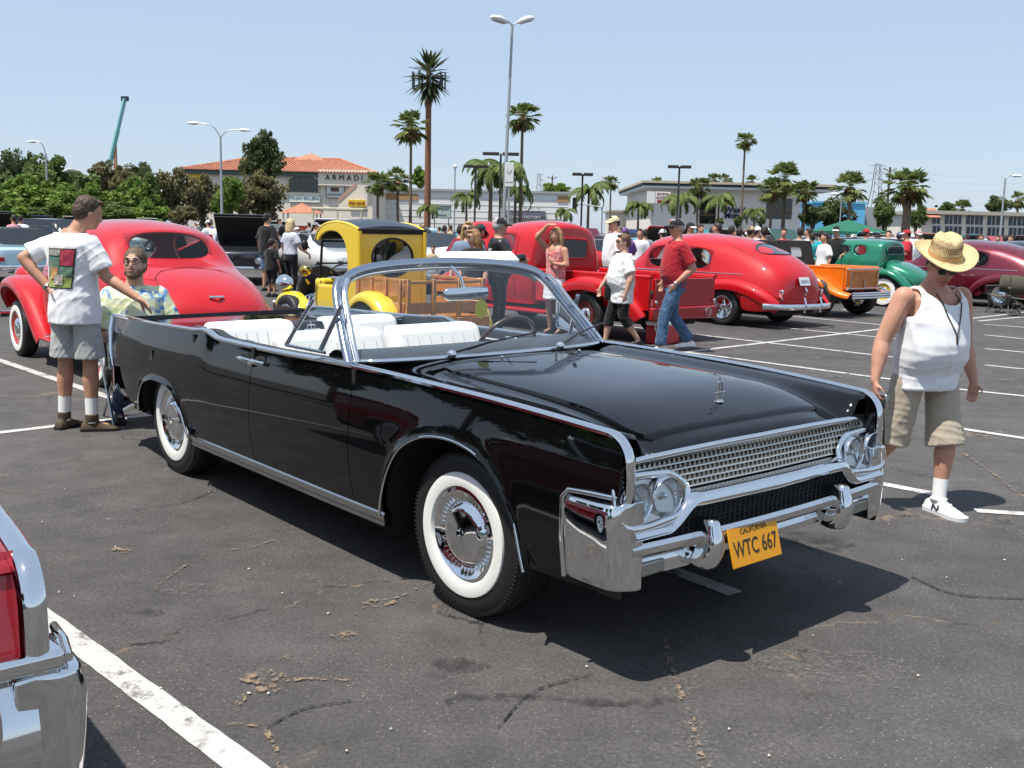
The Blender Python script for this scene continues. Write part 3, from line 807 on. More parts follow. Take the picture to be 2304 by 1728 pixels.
# ---- the front: grille, lamps, bumper
xg = .835
def xs_(z): return .806 + (.812 - z) * .42
m = MB()
GT, GB = .812, .672
def g_top(y): return .823 - .012 * (abs(y) / .78) ** 2 - (.10 * max(0, abs(y) - .74) / .06 if abs(y) > .74 else 0)
def g_bot(y):
    a = abs(y)
    if a < .47: return .688
    if a < .60: return .688 + (a - .47) / .13 * .075
    return .765
NR = 6
m = MB(); rowh = (.818 - .690) / NR
for r_ in range(NR + 1):
    z = .690 + r_ * rowh
    segs = [(-.47, .47)] if z < .70 else ([(-.78, .78)] if z > .745 else [(-.48 - (z - .688) * 1.5, .48 + (z - .688) * 1.5)])
    for a, b in segs: m.tube([(xs_(z) + .004 - .02 * abs(y), y, z) for y in np.linspace(a, b, 9)], .0035, 4)
    if r_ < NR:
        lim = .47 if z < .695 else (.775 if z + rowh * .3 > .745 else .47 + (z - .688) * 1.5)
        n_ = int(2 * lim / .026)
        for k in range(n_ + 1):
            y = -lim + 2 * lim * k / n_
            xx = xs_(z) - .02 * abs(y)
            V = [(xx, y - .011, z + .002), (xx, y + .011, z + .002), (xx, y, z + rowh - .001), (xx - .05, y - .011, z + .002), (xx - .05, y + .011, z + .002), (xx - .05, y, z + rowh)]
            m.add(V, [(0, 1, 2), (3, 5, 4), (0, 2, 5, 3), (1, 4, 5, 2), (0, 3, 4, 1)])
gr = m.build('grille', mat('grille_silver', (.66, .66, .62), .22, .9), hero, ang=20); struct(gr, 'stuff')
m = MB(); m.grid([[(.775 - .02 * abs(y), y, z) for y in np.linspace(-.80, .80, 9)] for z in (.50, .812)]); m.build('grille_backing', DARK, hero)
m = MB()
fr = [(.826 - .02 * abs(y), y, g_top(y)) for y in np.linspace(-.785, .785, 33)]
m.tube([(.85, -.812, .70)] + fr + [(.85, .812, .70)], [(.014, .009)] * 35, 8, up=(1, 0, 0)); m.build('grille_frame', CHROME, hero, ang=60)
for s in (-1, 1):
    # lamp pod: chrome surround with two lamps
    LZ, LX = .677, .868
    pts = [(s * .835, LZ + .072), (s * .63, LZ + .080), (s * .555, LZ + .066), (s * .495, LZ + .010), (s * .535, LZ - .058), (s * .63, LZ - .082), (s * .835, LZ - .078)]
    loop = [(LX + .012 - .03 * abs(p.y) + (LZ - p.z) * .3, p.y, p.z) for p in smooth_path([(0, a, b) for a, b in pts], 5, closed=True)]
    m = MB(); m.tube(loop, [(.016, .011)] * len(loop), 8, closed=True, up=(1, 0, 0))
    pod = m.build('lamp_pod', CHROME, hero, ang=70)
    m = MB(); cpt = (LX - .03, s * .68, LZ); k = len(loop)
    m.add([(p[0] - .012, p[1], p[2]) for p in loop] + [cpt], [(i, (i + 1) % k, k) for i in range(k)]); m.build('pod_face', mat('pod_satin', (.55, .54, .52), .25, .95), pod, ang=60)
    for yy in (.610, .766):
        cx = LX - .018 * yy; M = Matrix.Rotation(s * .04, 3, 'Z')
        m = MB(); m.lathe([(.060, -.03), (.074, -.012), (.078, .010), (.073, .020), (.068, .016), (.066, .006)], 28, c=(cx, s * yy, LZ), axis='x', M=M); lp = m.build('headlamp', CHROME, hero, ang=50)
        m = MB(); m.lathe([(.068, .008), (.058, .021), (.045, .029), (.025, .034), (.001, .036)], 28, c=(cx, s * yy, LZ), axis='x', M=M); m.build('lens', glass('lens_glass', (.93, .96, .97), .0), lp, ang=170)
        m = MB(); m.lathe([(.067, .004), (.055, -.014), (.035, -.028), (.012, -.034), (.011, .006), (.001, .010)], 28, c=(cx, s * yy, LZ), axis='x', M=M); m.build('reflector', mat('reflector', (.80, .84, .88), .2, 1.0, bump=(70, .5, .01)), lp, ang=60)
    # bumper end, wrapped round the corner
    def sect(x, yo, zt, zb, th):
        return [(x, s * (yo + .006), zb + .015), (x, s * (yo + .014), zb + .05), (x, s * (yo + .026), (zb + zt) / 2), (x, s * (yo + .032), zt - .055), (x, s * (yo + .018), zt - .012), (x, s * (yo - .03), zt), (x, s * (yo - th - .035), zt - .004), (x, s * (yo - th - .035), zb), (x, s * (yo - .05), zb)]
    m = MB()
    rows = [sect(x, y, .692, .356, th) for x, y, th in ((.630, .872, .06), (.66, .877, .08), (.72, .878, .09), (.79, .876, .09), (.835, .870, .09), (.860, .858, .08), (.876, .838, .06), (.884, .812, .035))]
    m.loft(rows); m.build('bumper_end', CHROME, hero, ang=45, bevel=.012, seg=3)
    m = MB(); m.tube([(.626, s * .884, .37), (.622, s * .900, .52), (.624, s * .900, .672), (.645, s * .890, .700), (.75, s * .880, .706), (.86, s * .858, .706)], .010, 8); m.build('bumper_end_bead', CHROME, hero, ang=60)
# central upper bar dipping under the lamps
def bar_z(y):
    a = abs(y)
    if a < .47: return .645
    t = min((a - .47) / .15, 1); t = t * t * (3 - 2 * t)
    return .645 - .085 * t
rows = []
for y in np.concatenate([np.linspace(-.80, -.44, 16), np.linspace(-.40, .40, 9), np.linspace(.44, .80, 16)]):
    z = bar_z(y); a = abs(y); h_ = .034 if a < .47 else .034 - .010 * min((a - .47) / .15, 1)
    xb = .900 - .035 * a
    rows.append([(xb - .03, y, z - h_ - .004), (xb + .002, y, z - h_), (xb + .026, y, z - h_ * .45), (xb + .032, y, z), (xb + .024, y, z + h_ * .6), (xb - .002, y, z + h_), (xb - .05, y, z + h_ + .002), (xb - .05, y, z - h_)])
m = MB(); m.loft(rows); m.build('bumper_bar', CHROME, hero, ang=40)
m = MB(); m.grid([[(.835 - .02 * abs(y), y, z) for y in np.linspace(-.62, .62, 9)] for z in (.50, .63)]); m.build('lower_grille_backing', DARK, hero)
m = MB()
for k in range(40):
    y = -.60 + k * 1.2 / 39; m.tube([(.842, y - .008, .525), (.842, y + .008, .625)], .0022, 4)
for z in np.linspace(.53, .615, 6): m.tube([(.842, -.60, z), (.842, .60, z)], .002, 4)
o = m.build('lower_grille', mat('dark_mesh', (.05, .05, .05), .35, .6), hero, ang=0); struct(o, 'stuff')
rows = []
for y in np.linspace(-.80, .80, 31):
    a = abs(y); xb = .898 - .06 * a ** 2; z = .512 - .0 * a
    rows.append([(xb - .03, y, z - .05), (xb + .005, y, z - .045), (xb + .028, y, z - .02), (xb + .030, y, z + .002), (xb + .016, y, z + .016), (xb - .01, y, z + .018), (xb - .05, y, z + .016), (xb - .05, y, z - .05)])
m = MB(); m.loft(rows); m.build('lower_bar', CHROME, hero, ang=40)
rows = []
for y in np.linspace(-.80, .80, 31):
    a = abs(y); xb = .872 - .06 * a ** 2; zt = .462; zb = .385 if a > .45 else .405
    rows.append([(xb - .02, y, zb), (xb + .012, y, zb + .008), (xb + .018, y, zt - .02), (xb + .006, y, zt), (xb - .04, y, zt), (xb - .04, y, zb)])
m = MB(); m.loft(rows); m.build('valance', CHROME, hero, ang=40)
for s in (-1, 1):
    m = MB(); rows = []
    for t in np.linspace(0, 1, 9):
        z = .380 + .20 * t; xo = .935 + .03 * math.sin(PI * min(t * 1.1, 1)) + .014 * t; hw_ = .050 - .022 * t ** 1.5
        rows.append([(xo - .10, s * .43 - hw_, z), (xo - .01, s * .43 - hw_, z), (xo + .012, s * .43 - hw_ * .6, z), (xo + .018, s * .43, z), (xo + .012, s * .43 + hw_ * .6, z), (xo - .01, s * .43 + hw_, z), (xo - .10, s * .43 + hw_, z)])
    m.loft(rows); m.build('bumper_guard', CHROME, hero, ang=50, sub=1)
    m = MB(); m.bb(.845, .872, s * .70 - .09, s * .70 + .09, .395, .448); m.build('parking_lamp', mat('park_lens', (.35, .34, .30), .2, .5), hero, bevel=.008)
plate(hero, facing((.940, -.17, .440), (1, 0, .28)), AMBER_PLATE, INK, 'WTC 667', head='CALIFORNIA', size=.088, bold=.0005)
# under-body
m = MB(); m.bb(-4.05, .50, -.50, .50, .24, .52); m.bb(-2.62, -.62, -.82, .82, .22, .31); m.bb(.45, .80, -.80, .80, .40, .52); m.bb(-4.1, -3.66, -.80, .80, .30, .60); m.bb(-.96, -.62, -.80, .80, .25, .90)
m.bb(-2.95, -2.9, -.80, .80, .25, .95)
m.build('underbody', DARK, hero, ang=0)
for s in (-1, 1):
    dz = 0 if s < 0 else -.014
    wheel(hero, (-.045, s * .735, .352 + dz), s, .358, .215, .199, (.205, .268), 'cap', n=56, steer=(.03))
    wheel(hero, (-3.15, s * .735, .352 + dz), s, .358, .215, .199, (.205, .268), 'cap', n=56)

# a second car of the same make, red, whose front corner enters the picture at the lower left
corner = gnd(108, 1500, .70); cl = Vector((.869, .826, 0)); Rz = Matrix.Rotation(YAW - PI / 2, 4, 'Z')
hero2 = thing('parked_car', 'red car at the lower left edge, only its chrome-edged front corner in view', 'car')
hero2.matrix_world = Matrix.Translation(Vector((corner.x, corner.y, 0)) - (Rz @ cl)) @ Rz
RED2 = mat('candy_red_paint', (.30, .008, .014), .10, .25, .8)
def recolour(o, old, new):
    for k, sl in enumerate(o.material_slots):
        if sl.material is old: sl.link = 'OBJECT'; sl.material = new
for ch in list(hero.children):
    if ch.name.split('.')[0] in ('front_fender', 'front_door', 'rear_door', 'rear_quarter', 'arch_trim', 'wheel_well', 'rocker_moulding', 'belt_moulding', 'nose_and_cowl', 'fender_inner_face', 'hood', 'windshield_pillar', 'windshield_header', 'deck_lid', 'tail_panel', 'bumper_end', 'bumper_end_bead', 'valance', 'underbody', 'wheel', 'door_handle', 'front_seat_back', 'rear_seat_back', 'dashboard'):
        q = copy_tree(ch, hero2); recolour(q, BLACK, RED2)
        if q.name.startswith('bumper_end'): q.location.y += .012 if sum(v.co.y for v in q.data.vertices) > 0 else -.012
        if q.name.split('.')[0] in ('front_fender', 'front_door', 'rear_door', 'rear_quarter', 'rocker_moulding', 'arch_trim'): q.scale.y = .945

m = MB(); rows = []
for z in np.linspace(.93, .46, 10):
    q = (.93 - z) / .47; rows.append([(.775 + .085 * min(1, q * 2.2) ** .6 - .012 * abs(y), y, z) for y in np.linspace(-.80, .80, 21)])
m.grid(rows); m.build('front_face', RED2, hero2, ang=180)
for s in (-1, 1):
    m = MB(); m.tube(smooth_path([(.86, s * .30, .86), (.872, s * .55, .815), (.878, s * .675, .745), (.88, s * .715, .66), (.88, s * .72, .56)], 5), [(.012, .02)] * 21, 8, up=(1, 0, 0)); tr = m.build('lamp_surround', CHROME, hero2, ang=60)
    m = MB(); m.grid([[(.875, s * y, z) for y in np.linspace(.05, .69 - max(0, (z - .66)) * 1.2, 5)] for z in (.56, .64, .70, .76, .80)]); m.build('lamp_recess', DARK, tr)
    m = MB(); m.bb(.80, .885, s * .775 - .085, s * .775 + .085, .692, .735); m.build('blade_foot', CHROME, hero2, bevel=.012, seg=3)
m = MB(); rows = []
for y in np.linspace(-.80, .80, 17): rows.append([(.86 - .02 * abs(y), y, .69), (.90 - .03 * abs(y), y, .66), (.93 - .04 * abs(y), y, .55), (.935 - .04 * abs(y), y, .47), (.89, y, .42), (.82, y, .42)])
m.loft(rows); m.build('bumper_face', CHROME, hero2, ang=50)
# ------------------------------------------------------------------ car-body helpers
from mathutils.bvhtree import BVHTree
def cage(parent, name, m_, stations, windows=(), sub=2, solid=.025, cap0=True, cap1=True, glass_m=None, capwin0=(), glass_name='window', wcrease=.62):
    """mirrored loft, subdivided smooth.  stations: (x, [(y, z) .. bottom -> roof centre]); windows: set of (i, j) cells
    (both sides); cap ladders close the ends; capwin0: ladder cells of the first end that are glass."""
    n = len(stations[0][1]); V = []; idx = []
    for x, half in stations:
        row = []
        for y, z in half[:-1]: row.append(len(V)); V.append((x if not isinstance(x, tuple) else x[0], y, z))
        row.append(len(V)); V.append((x, 0, half[-1][1]))
        for y, z in reversed(half[:-1]): row.append(len(V)); V.append((x, -y, z))
        idx.append(row)
    body, pane = [], []
    N = 2 * n - 1
    for i in range(len(stations) - 1):
        for j in range(N - 1):
            jj = j if j < n - 1 else N - 2 - j
            f = (idx[i][j], idx[i][j + 1], idx[i + 1][j + 1], idx[i + 1][j])
            (pane if (i, jj) in windows else body).append(f)
    for end, on in ((0, cap0), (-1, cap1)):
        if on:
            r = idx[end]
            for j in range(n - 1):
                a, b, c, d = r[j], r[j + 1], r[N - 2 - j], r[N - 1 - j]
                f = (a, b, c, d) if b != c else (a, b, d)
                if end == 0 and j in capwin0: pane.append(f)
                else: body.append(f)
    mb = MB(); mb.v = list(V); mb.f = body
    bm_me = mb.mesh(name, m_, 180)
    pe = {}
    for f in pane:
        for k in range(len(f)):
            e = tuple(sorted((f[k], f[(k + 1) % len(f)]))); pe[e] = pe.get(e, 0) + 1
    rim_e = {e for e, q in pe.items() if q == 1}
    def crease(me, mp=None):
        at_ = me.attributes.new('crease_edge', 'FLOAT', 'EDGE')
        for e in me.edges:
            a, b = e.vertices; kk = tuple(sorted((a, b))) if mp is None else tuple(sorted((mp[a], mp[b])))
            if kk in rim_e: at_.data[e.index].value = wcrease
    if pane: crease(bm_me)
    o = bpy.data.objects.new(name, bm_me); COL.objects.link(o); o.parent = parent
    if solid:
        s = o.modifiers.new('s', 'SOLIDIFY'); s.thickness = solid; s.offset = -1
    u = o.modifiers.new('u', 'SUBSURF'); u.levels = sub; u.render_levels = sub
    if pane:   # split panes into connected panels, each an object
        left = set(range(len(pane)))
        while left:
            st = [left.pop()]; grp = list(st)
            while st:
                f = set(pane[st.pop()])
                for q in list(left):
                    if len(f & set(pane[q])) >= 2: left.discard(q); st.append(q); grp.append(q)
            fs = [pane[q] for q in grp]; ids = sorted(set(i for f in fs for i in f)); mp = {v: k for k, v in enumerate(ids)}
            gm = MB(); gm.v = [V[i] for i in ids]; gm.f = [tuple(mp[i] for i in f) for f in fs]
            gme = gm.mesh(glass_name, glass_m or WINDOW, 180); crease(gme, ids)
            g = link(glass_name, gme, parent)
            u = g.modifiers.new('u', 'SUBSURF'); u.levels = sub; u.render_levels = sub
    return o
def surf(o):
    bpy.context.view_layer.update()
    return BVHTree.FromObject(o, bpy.context.evaluated_depsgraph_get())
def hit(bvh, org, d, off=.004):
    loc, nrm, _, _ = bvh.ray_cast(Vector(org), Vector(d).normalized())
    if loc is None: return None
    return loc - Vector(d).normalized() * off
def seam(parent, name, bvh, pts, d, m_=DARK, r=.006, off=.0):
    P = [hit(bvh, p, d, off) for p in pts]; P = [p for p in P if p is not None]
    if len(P) > 1:
        m = MB(); m.tube(P, r, 5); return m.build(name, m_, parent, ang=80)
def fender(parent, m_, path, y0, y1, s, lip=.10, sub=2, name='fender', crown=.03, th=.012):
    """sheet following a side-view path (x, z), from y0 (inboard) to y1 (outboard), rolled over at the outer edge"""
    rows = []
    P = [Vector((a, 0, b)) for a, b in path]
    for k, p in enumerate(P):
        t = (P[min(k + 1, len(P) - 1)] - P[max(k - 1, 0)]).normalized(); nn = Vector((t.z, 0, -t.x))
        if nn.z < 0 and abs(nn.z) > .3: nn = -nn
        yy0 = y0[k] if isinstance(y0, (list, tuple)) else y0; yy1 = y1[k] if isinstance(y1, (list, tuple)) else y1
        rows.append([p + nn * c + Vector((0, s * y, 0)) for y, c in ((yy0, 0), ((yy0 + yy1) / 2, crown * .6), (yy1 - .07, crown * .3), (yy1 - .012, -.03), (yy1, -.07), (yy1, -.07 - lip))])
    m = MB(); m.grid(rows)
    return m.build(name, m_, parent, ang=180, sub=sub, solid=th)
RZ_AWAY = PI / 2 + YAW
AW = Vector((-math.sin(YAW), math.cos(YAW), 0)); AL = Vector((-math.cos(YAW), -math.sin(YAW), 0))
RED = mat('hot_red_paint', (.47, .004, .008), .45, 0, 1.0, .15)
def bar(parent, name, pts, r, m_=None, n=8, flat=1.0, up=(0, 0, 1)):
    m = MB(); m.tube(pts, [(r, r * flat)] * len(pts), n, up=up); return m.build(name, m_ or CHROME, parent, ang=60)
def disc(parent, name, c, r, d, m_, axis='x', n=20, th=.02):
    m = MB(); k = 1 if d > 0 else -1
    m.lathe([(r * .98, 0), (r, k * th * .5), (r * .8, k * th), (.001, k * th * 1.1)], n, c=c, axis=axis); return m.build(name, m_, parent, ang=50)

# ------------------------------------------------------------------ red coupe behind the hero's tail (rear three-quarter)
def red_coupe():
    G = gnd(58, 800); C = G - AW * 1.42 - AL * .72
    t = thing('vintage_coupe', 'bright red thirties coupe with rounded trunk seen from behind, left of the yellow truck', 'car', C, RZ_AWAY)
    st = [
        (-2.52, [(.40, .42), (.44, .52), (.40, .66), (.32, .73), (.22, .77), (.10, .79), (0, .79)]),
        (-2.40, [(.58, .36), (.64, .55), (.58, .78), (.48, .87), (.34, .92), (.17, .95), (0, .955)]),
        (-2.05, [(.66, .33), (.73, .62), (.68, .93), (.58, 1.02), (.43, 1.08), (.22, 1.12), (0, 1.125)]),
        (-1.62, [(.70, .32), (.78, .68), (.76, 1.0), (.68, 1.09), (.53, 1.16), (.28, 1.205), (0, 1.215)]),
        (-1.43, [(.70, .32), (.79, .70), (.78, 1.02), (.72, 1.11), (.60, 1.19), (.42, 1.245), (0, 1.27)]),
        (-1.20, [(.70, .32), (.79, .70), (.79, 1.03), (.75, 1.12), (.655, 1.42), (.44, 1.50), (0, 1.54)]),
        (-.85, [(.70, .32), (.79, .70), (.79, 1.04), (.76, 1.13), (.66, 1.50), (.42, 1.61), (0, 1.64)]),
        (-.20, [(.70, .32), (.79, .70), (.79, 1.04), (.76, 1.13), (.665, 1.51), (.43, 1.635), (0, 1.67)]),
        (.30, [(.70, .32), (.78, .70), (.78, 1.03), (.75, 1.12), (.64, 1.48), (.42, 1.60), (0, 1.64)]),
        (.52, [(.70, .32), (.77, .70), (.76, 1.02), (.72, 1.10), (.64, 1.34), (.44, 1.46), (0, 1.50)]),
        (.80, [(.62, .32), (.66, .70), (.64, 1.0), (.60, 1.06), (.50, 1.12), (.30, 1.15), (0, 1.16)]),
        (1.5, [(.44, .34), (.46, .62), (.44, .86), (.38, .96), (.28, 1.02), (.14, 1.05), (0, 1.055)]),
        (2.05, [(.26, .40), (.28, .58), (.27, .80), (.23, .88), (.17, .93), (.08, .95), (0, .955)])]
    b = cage(t, 'body', RED, st, {(4, 5), (6, 3), (7, 3), (9, 4), (9, 5)}, 2, .03)
    bv = surf(b)
    # trunk lid seam and handle
    pts = [(-4, .43 - .0, .66)] + [(-4, y, z) for y, z in ((.44, .70), (.46, .80), (.45, .95), (.40, 1.05), (.25, 1.12))]
    for s in (-1, 1): seam(t, 'lid_seam', bv, [(-4, s * y, z) for y, z in ((.40, .72), (.455, .80), (.46, .92), (.44, 1.02), (.40, 1.10), (.30, 1.15), (.1, 1.175), (0, 1.18))], (1, 0, 0), mat('seam_red', (.16, .002, .004), .4), .007)
    seam(t, 'lid_seam', bv, [(-4, y, .70 + .0 * y) for y in np.linspace(-.40, .40, 11)], (1, 0, 0), MATS['seam_red'], .007)
    h = hit(bv, (-4, 0, .93), (1, 0, 0), .02)
    if h: bar(t, 'lid_handle', [h + Vector((0, -.07, 0)), h + Vector((-.03, 0, .0)), h + Vector((0, .07, 0))], .013)
    h = hit(bv, (-4, .42, .71), (1, 0, 0), .05)
    plate(t, facing(h, (-1, 0, .1)), PLATE_BLACK, AMBER_PLATE, 'JUS 198', head='CALIFORNIA')
    seam(t, 'belt_bead', bv, [(x, 3, 1.075) for x in np.linspace(-2.0, 1.2, 18)], (0, -1, 0), RED, .012)
    for s in (-1, 1):
        for xx in (-.62, .62): seam(t, 'door_seam', bv, [(xx, s * 3, z) for z in np.linspace(.42, 1.08, 9)], (0, -s, 0), MATS['seam_red'], .006)
        bar(t, 'door_handle', [(-.52, s * .83, .96), (-.38, s * .85, .96)], .012)
    # interior
    m = MB(); m.bb(-1.3, -.95, -.62, .62, .5, 1.12); m.bb(-1.3, .5, -.66, .66, .4, .5); m.build('seat', mat('red_trim', (.25, .02, .03), .6), t, bevel=.06)
    m = MB(); m.lathe([(.17, -.012), (.185, 0), (.17, .012)], 24, c=(.30, .36, 1.13), axis='x', M=Matrix.Rotation(-.5, 3, 'Y')); m.build('steering_wheel', DARK, t)
    for s in (-1, 1):
        # front fender sweeping back to the running board
        path = [(2.22, .52), (2.18, .70), (1.98, .87), (1.62, .955), (1.25, .93), (.92, .78), (.66, .56), (.48, .40), (.36, .33)]
        fender(t, RED, path, [.30, .34, .38, .42, .46, .52, .60, .64, .66], [.72, .80, .86, .88, .88, .87, .86, .86, .86], s, .05, name='front_fender', crown=.05)
        path = [(-.70, .36), (-.86, .60), (-1.10, .80), (-1.42, .88), (-1.76, .82), (-2.05, .64), (-2.24, .44), (-2.30, .33)]
        fender(t, RED, path, [.66, .66, .64, .62, .62, .60, .58, .56], [.84, .87, .90, .91, .90, .87, .80, .74], s, .06, name='rear_fender', crown=.05)
        m = MB(); m.bb(-.72, .40, s * .75 - .10, s * .75 + .10, .30, .335); m.build('running_board', RED, t, bevel=.012)
        m = MB(); m.lathe([(.001, -.20), (.06, -.17), (.10, -.08), (.115, .02), (.118, .06)], 20, c=(1.85, s * .56, .93), axis='x'); hl = m.build('headlamp', RED, t, ang=80)
        m = MB(); m.lathe([(.118, .055), (.124, .065), (.118, .078), (.08, .09), (.001, .10)], 20, c=(1.85, s * .56, .93), axis='x'); m.build('headlamp_rim', CHROME, hl, ang=60)
        wheel(t, (1.42, s * .72, .335), s, .335, .17, .20, (.205, .275), 'moon', RED)
        wheel(t, (-1.42, s * .72, .335), s, .335, .18, .20, (.205, .275), 'moon', RED)
        m = MB(); m.lathe([(.001, -.10), (.035, -.08), (.05, -.02), (.05, 0)], 14, c=(-2.2, s * .78, .62), axis='x', M=Matrix.Rotation(PI, 3, 'Z')); m.build('tail_lamp', RED_LENS, t, ang=60)
    bar(t, 'front_bumper', smooth_path([(2.20, -.80, .44), (2.36, -.4, .44), (2.40, 0, .44), (2.36, .4, .44), (2.20, .80, .44)], 4), .02, None, 8, 2.2)
    bar(t, 'rear_bumper', smooth_path([(-2.42, -.80, .42), (-2.62, -.4, .42), (-2.66, 0, .42), (-2.62, .4, .42), (-2.42, .80, .42)], 4), .02, None, 8, 2.2)
    m = MB(); m.bb(-2.2, 1.95, -.45, .45, .26, .42); m.build('chassis', DARK, t, ang=0)
red_coupe()

# ------------------------------------------------------------------ yellow C-cab truck with a wooden stake bed
def c_cab():
    YEL = mat('yellow_paint', (.80, .56, .03), .3, 0, .7, .4)
    WOOD = mat('oak_wood', (.48, .20, .055), .38, coat=.4, bump=(40, .2, .003), vary=(9, .3), ani=(1, 12, 12))
    BLUEV = mat('slate_vinyl', (.035, .045, .065), .4, bump=(120, .2, .002))
    O = at(882, 700, 13.4); C = Vector((O.x, O.y, 0))
    t = thing('pickup_truck', 'yellow C-cab truck with oval rear window and wooden stake bed, behind the windshield', 'truck', C, RZ_AWAY)
    hw = .50   # half cab width ; local x forward, cab back wall at x = 0
    # side panels with the C cut
    cut = [(p.x, p.y) for p in smooth_path([(1.02, 1.42, 0), (.93, 1.50, 0), (.74, 1.555, 0), (.50, 1.535, 0), (.34, 1.42, 0), (.27, 1.24, 0), (.26, 1.08, 0), (.28, .93, 0), (.32, .86, 0)], 5)]
    roof = [(p.x, p.y) for p in smooth_path([(1.10, 1.44, 0), (1.03, 1.56, 0), (.84, 1.645, 0), (.55, 1.675, 0), (.25, 1.650, 0), (.0, 1.585, 0)], 5)]
    poly = [(0, .30)] + [(0, 1.585)] + roof[::-1][1:] + cut + [(1.0, .85), (1.05, .80), (1.05, .30)]
    for s in (-1, 1):
        m = MB(); m.prism(poly, s * hw - .018, s * hw + .018, 'y'); m.build('cab_side', YEL, t, ang=30, bevel=.012)
        m = MB(); m.tube([(x, s * hw, z) for x, z in roof], .022, 8); m.build('roof_edge', YEL, t, ang=60)
        m = MB(); m.bb(.36, 1.03, s * hw - .024, s * hw + .024, .36, .84); d = m.build('door', YEL, t, bevel=.02)
        m = MB(); m.tube([(.42, s * (hw + .03), .78), (.42, s * (hw + .05), .74)], .012, 6); m.build('handle', CHROME, d)
    # back wall with a real oval opening
    m = MB(); n = 48; ring_o, ring_i = [], []
    cz, ry, rz = 1.235, .315, .245
    for k in range(n):
        a = 2 * PI * k / n; c_, s_ = math.cos(a), math.sin(a)
        sc = min(hw / max(abs(c_), 1e-6), (.335 if s_ > 0 else .84) / max(abs(s_), 1e-6))
        ring_o.append((c_ * sc, cz + s_ * sc)); ring_i.append((c_ * ry, cz + s_ * rz))
    m.grid([[(.0, y, z) for y, z in ring_o], [(-.012, y, z) for y, z in ring_i], [(.03, y, z) for y, z in ring_i], [(.03, y, z) for y, z in ring_o]], cv=True)
    m.build('cab_back', YEL, t, ang=40)
    m = MB(); m.tube([(-.012, y, z) for y, z in ring_i], .014, 6, closed=True); m.build('window_rubber', RUBBER, t, ang=80)
    m = MB(); m.add([(.01, y, z) for y, z in ring_i], [tuple(range(n))]); m.build('oval_window', glass('smoked_glass', (.16, .16, .17), .35), t, ang=0)
    for s in (-1, 1):
        m = MB(); m.tube([(.0, s * hw, .3), (.0, s * hw, 1.57)], .035, 10); m.build('corner_post', YEL, t, ang=60)
    # roof: padded blue-grey top
    m = MB(); rows = []
    for y in np.linspace(-hw - .02, hw + .02, 13):
        cr = .045 * (1 - (y / hw) ** 2)
        rows.append([(x, y, z + cr * (.4 + .6 * min(1, (1.1 - x) / .5)) + .006) for x, z in roof])
    m.grid(rows); m.build('roof', BLUEV, t, ang=180, solid=.03)
    m = MB(); m.grid([[(-.02, y, z) for y in np.linspace(-hw - .02, hw + .02, 9)] for z in (1.535, 1.595)] + [[(-.02 + .02, y, 1.60 + .018 * (1 - (y / hw) ** 2)) for y in np.linspace(-hw - .02, hw + .02, 9)]]); m.build('roof_valance', DARK, t)
    # cowl, windshield posts, wheel, seat, engine, radiator
    m = MB(); m.bb(1.0, 1.22, -hw + .03, hw - .03, .40, .92); m.build('cowl', YEL, t, bevel=.05, seg=4)
    m = MB()
    for s in (-1, 1): m.tube([(1.12, s * .43, .9), (1.06, s * .43, 1.42)], .018, 8)
    m.tube([(1.06, -.43, 1.42), (1.06, .43, 1.42)], .014, 8); m.tube([(1.10, -.43, 1.12), (1.10, .43, 1.12)], .012, 8)
    m.build('windshield_frame', mat('black_enamel', (.01, .01, .01), .3), t, ang=60)
    m = MB(); m.add([(1.12, -.43, .92), (1.12, .43, .92), (1.06, .43, 1.42), (1.06, -.43, 1.42)], [(0, 1, 2, 3)]); m.build('windshield', SHIELD, t, ang=0)
    m = MB(); m.bb(.08, .62, -.44, .44, .55, .78); m.bb(.06, .2, -.44, .44, .75, 1.05); m.build('seat', mat('tan_hide', (.40, .24, .07), .5), t, bevel=.05, seg=4)
    m = MB(); m.lathe([(.18, -.012), (.195, 0), (.18, .012)], 24, c=(.78, .25, 1.06), axis='z', M=Matrix.Rotation(.5, 3, 'Y')); m.build('steering_wheel', MATS['black_enamel'], t)
    m = MB()
    m.bb(1.28, 1.75, -.20, .20, .50, .74)
    for k in range(4):
        for s in (-1, 1): m.tube([(1.34 + k * .11, s * .20, .66), (1.34 + k * .11, s * .34, .62), (1.30 + k * .1, s * .40, .52)], .026, 8)
    m.lathe([(.15, .76), (.16, .80), (.16, .88), (.10, .91), (.001, .92)], 18, c=(1.5, 0, 0)); en = m.build('engine', CHROME, t, ang=40); struct(en, 'stuff')
    m = MB(); rd = [(p.x, p.y) for p in smooth_path([(-.30, .42, 0), (-.33, .80, 0), (-.24, .98, 0), (0, 1.06, 0), (.24, .98, 0), (.33, .80, 0), (.30, .42, 0)], 4)]
    m.prism(rd, 1.85, 1.97, 'x'); m.build('radiator_shell', MATS['black_enamel'], t, ang=30, bevel=.02)
    BRASS = mat('brass', (.78, .52, .12), .12, 1.0)
    for s in (-1, 1):
        m = MB(); m.lathe([(.001, -.16), (.07, -.14), (.115, -.04), (.13, .04), (.12, .05), (.001, .06)], 20, c=(1.95, s * .52, .80), axis='x'); m.build('headlamp', CHROME, t, ang=60)
        m = MB(); m.lathe([(.001, -.07), (.05, -.06), (.075, .0), (.078, .05), (.001, .07)], 16, c=(1.16, s * .62, 1.02), axis='x'); m.tube([(1.16, s * .62, .9), (1.16, s * .58, .84)], .015, 6); m.build('cowl_lamp', BRASS, t, ang=60)
        fender(t, YEL, [(2.16, .40), (2.10, .62), (1.90, .72), (1.66, .66), (1.42, .48), (1.24, .34)], .36, .62, s, .03, name='front_fender')
        wheel(t, (1.75, s * .56, .33), s, .33, .15, .20, None, 'plain', CHROME)
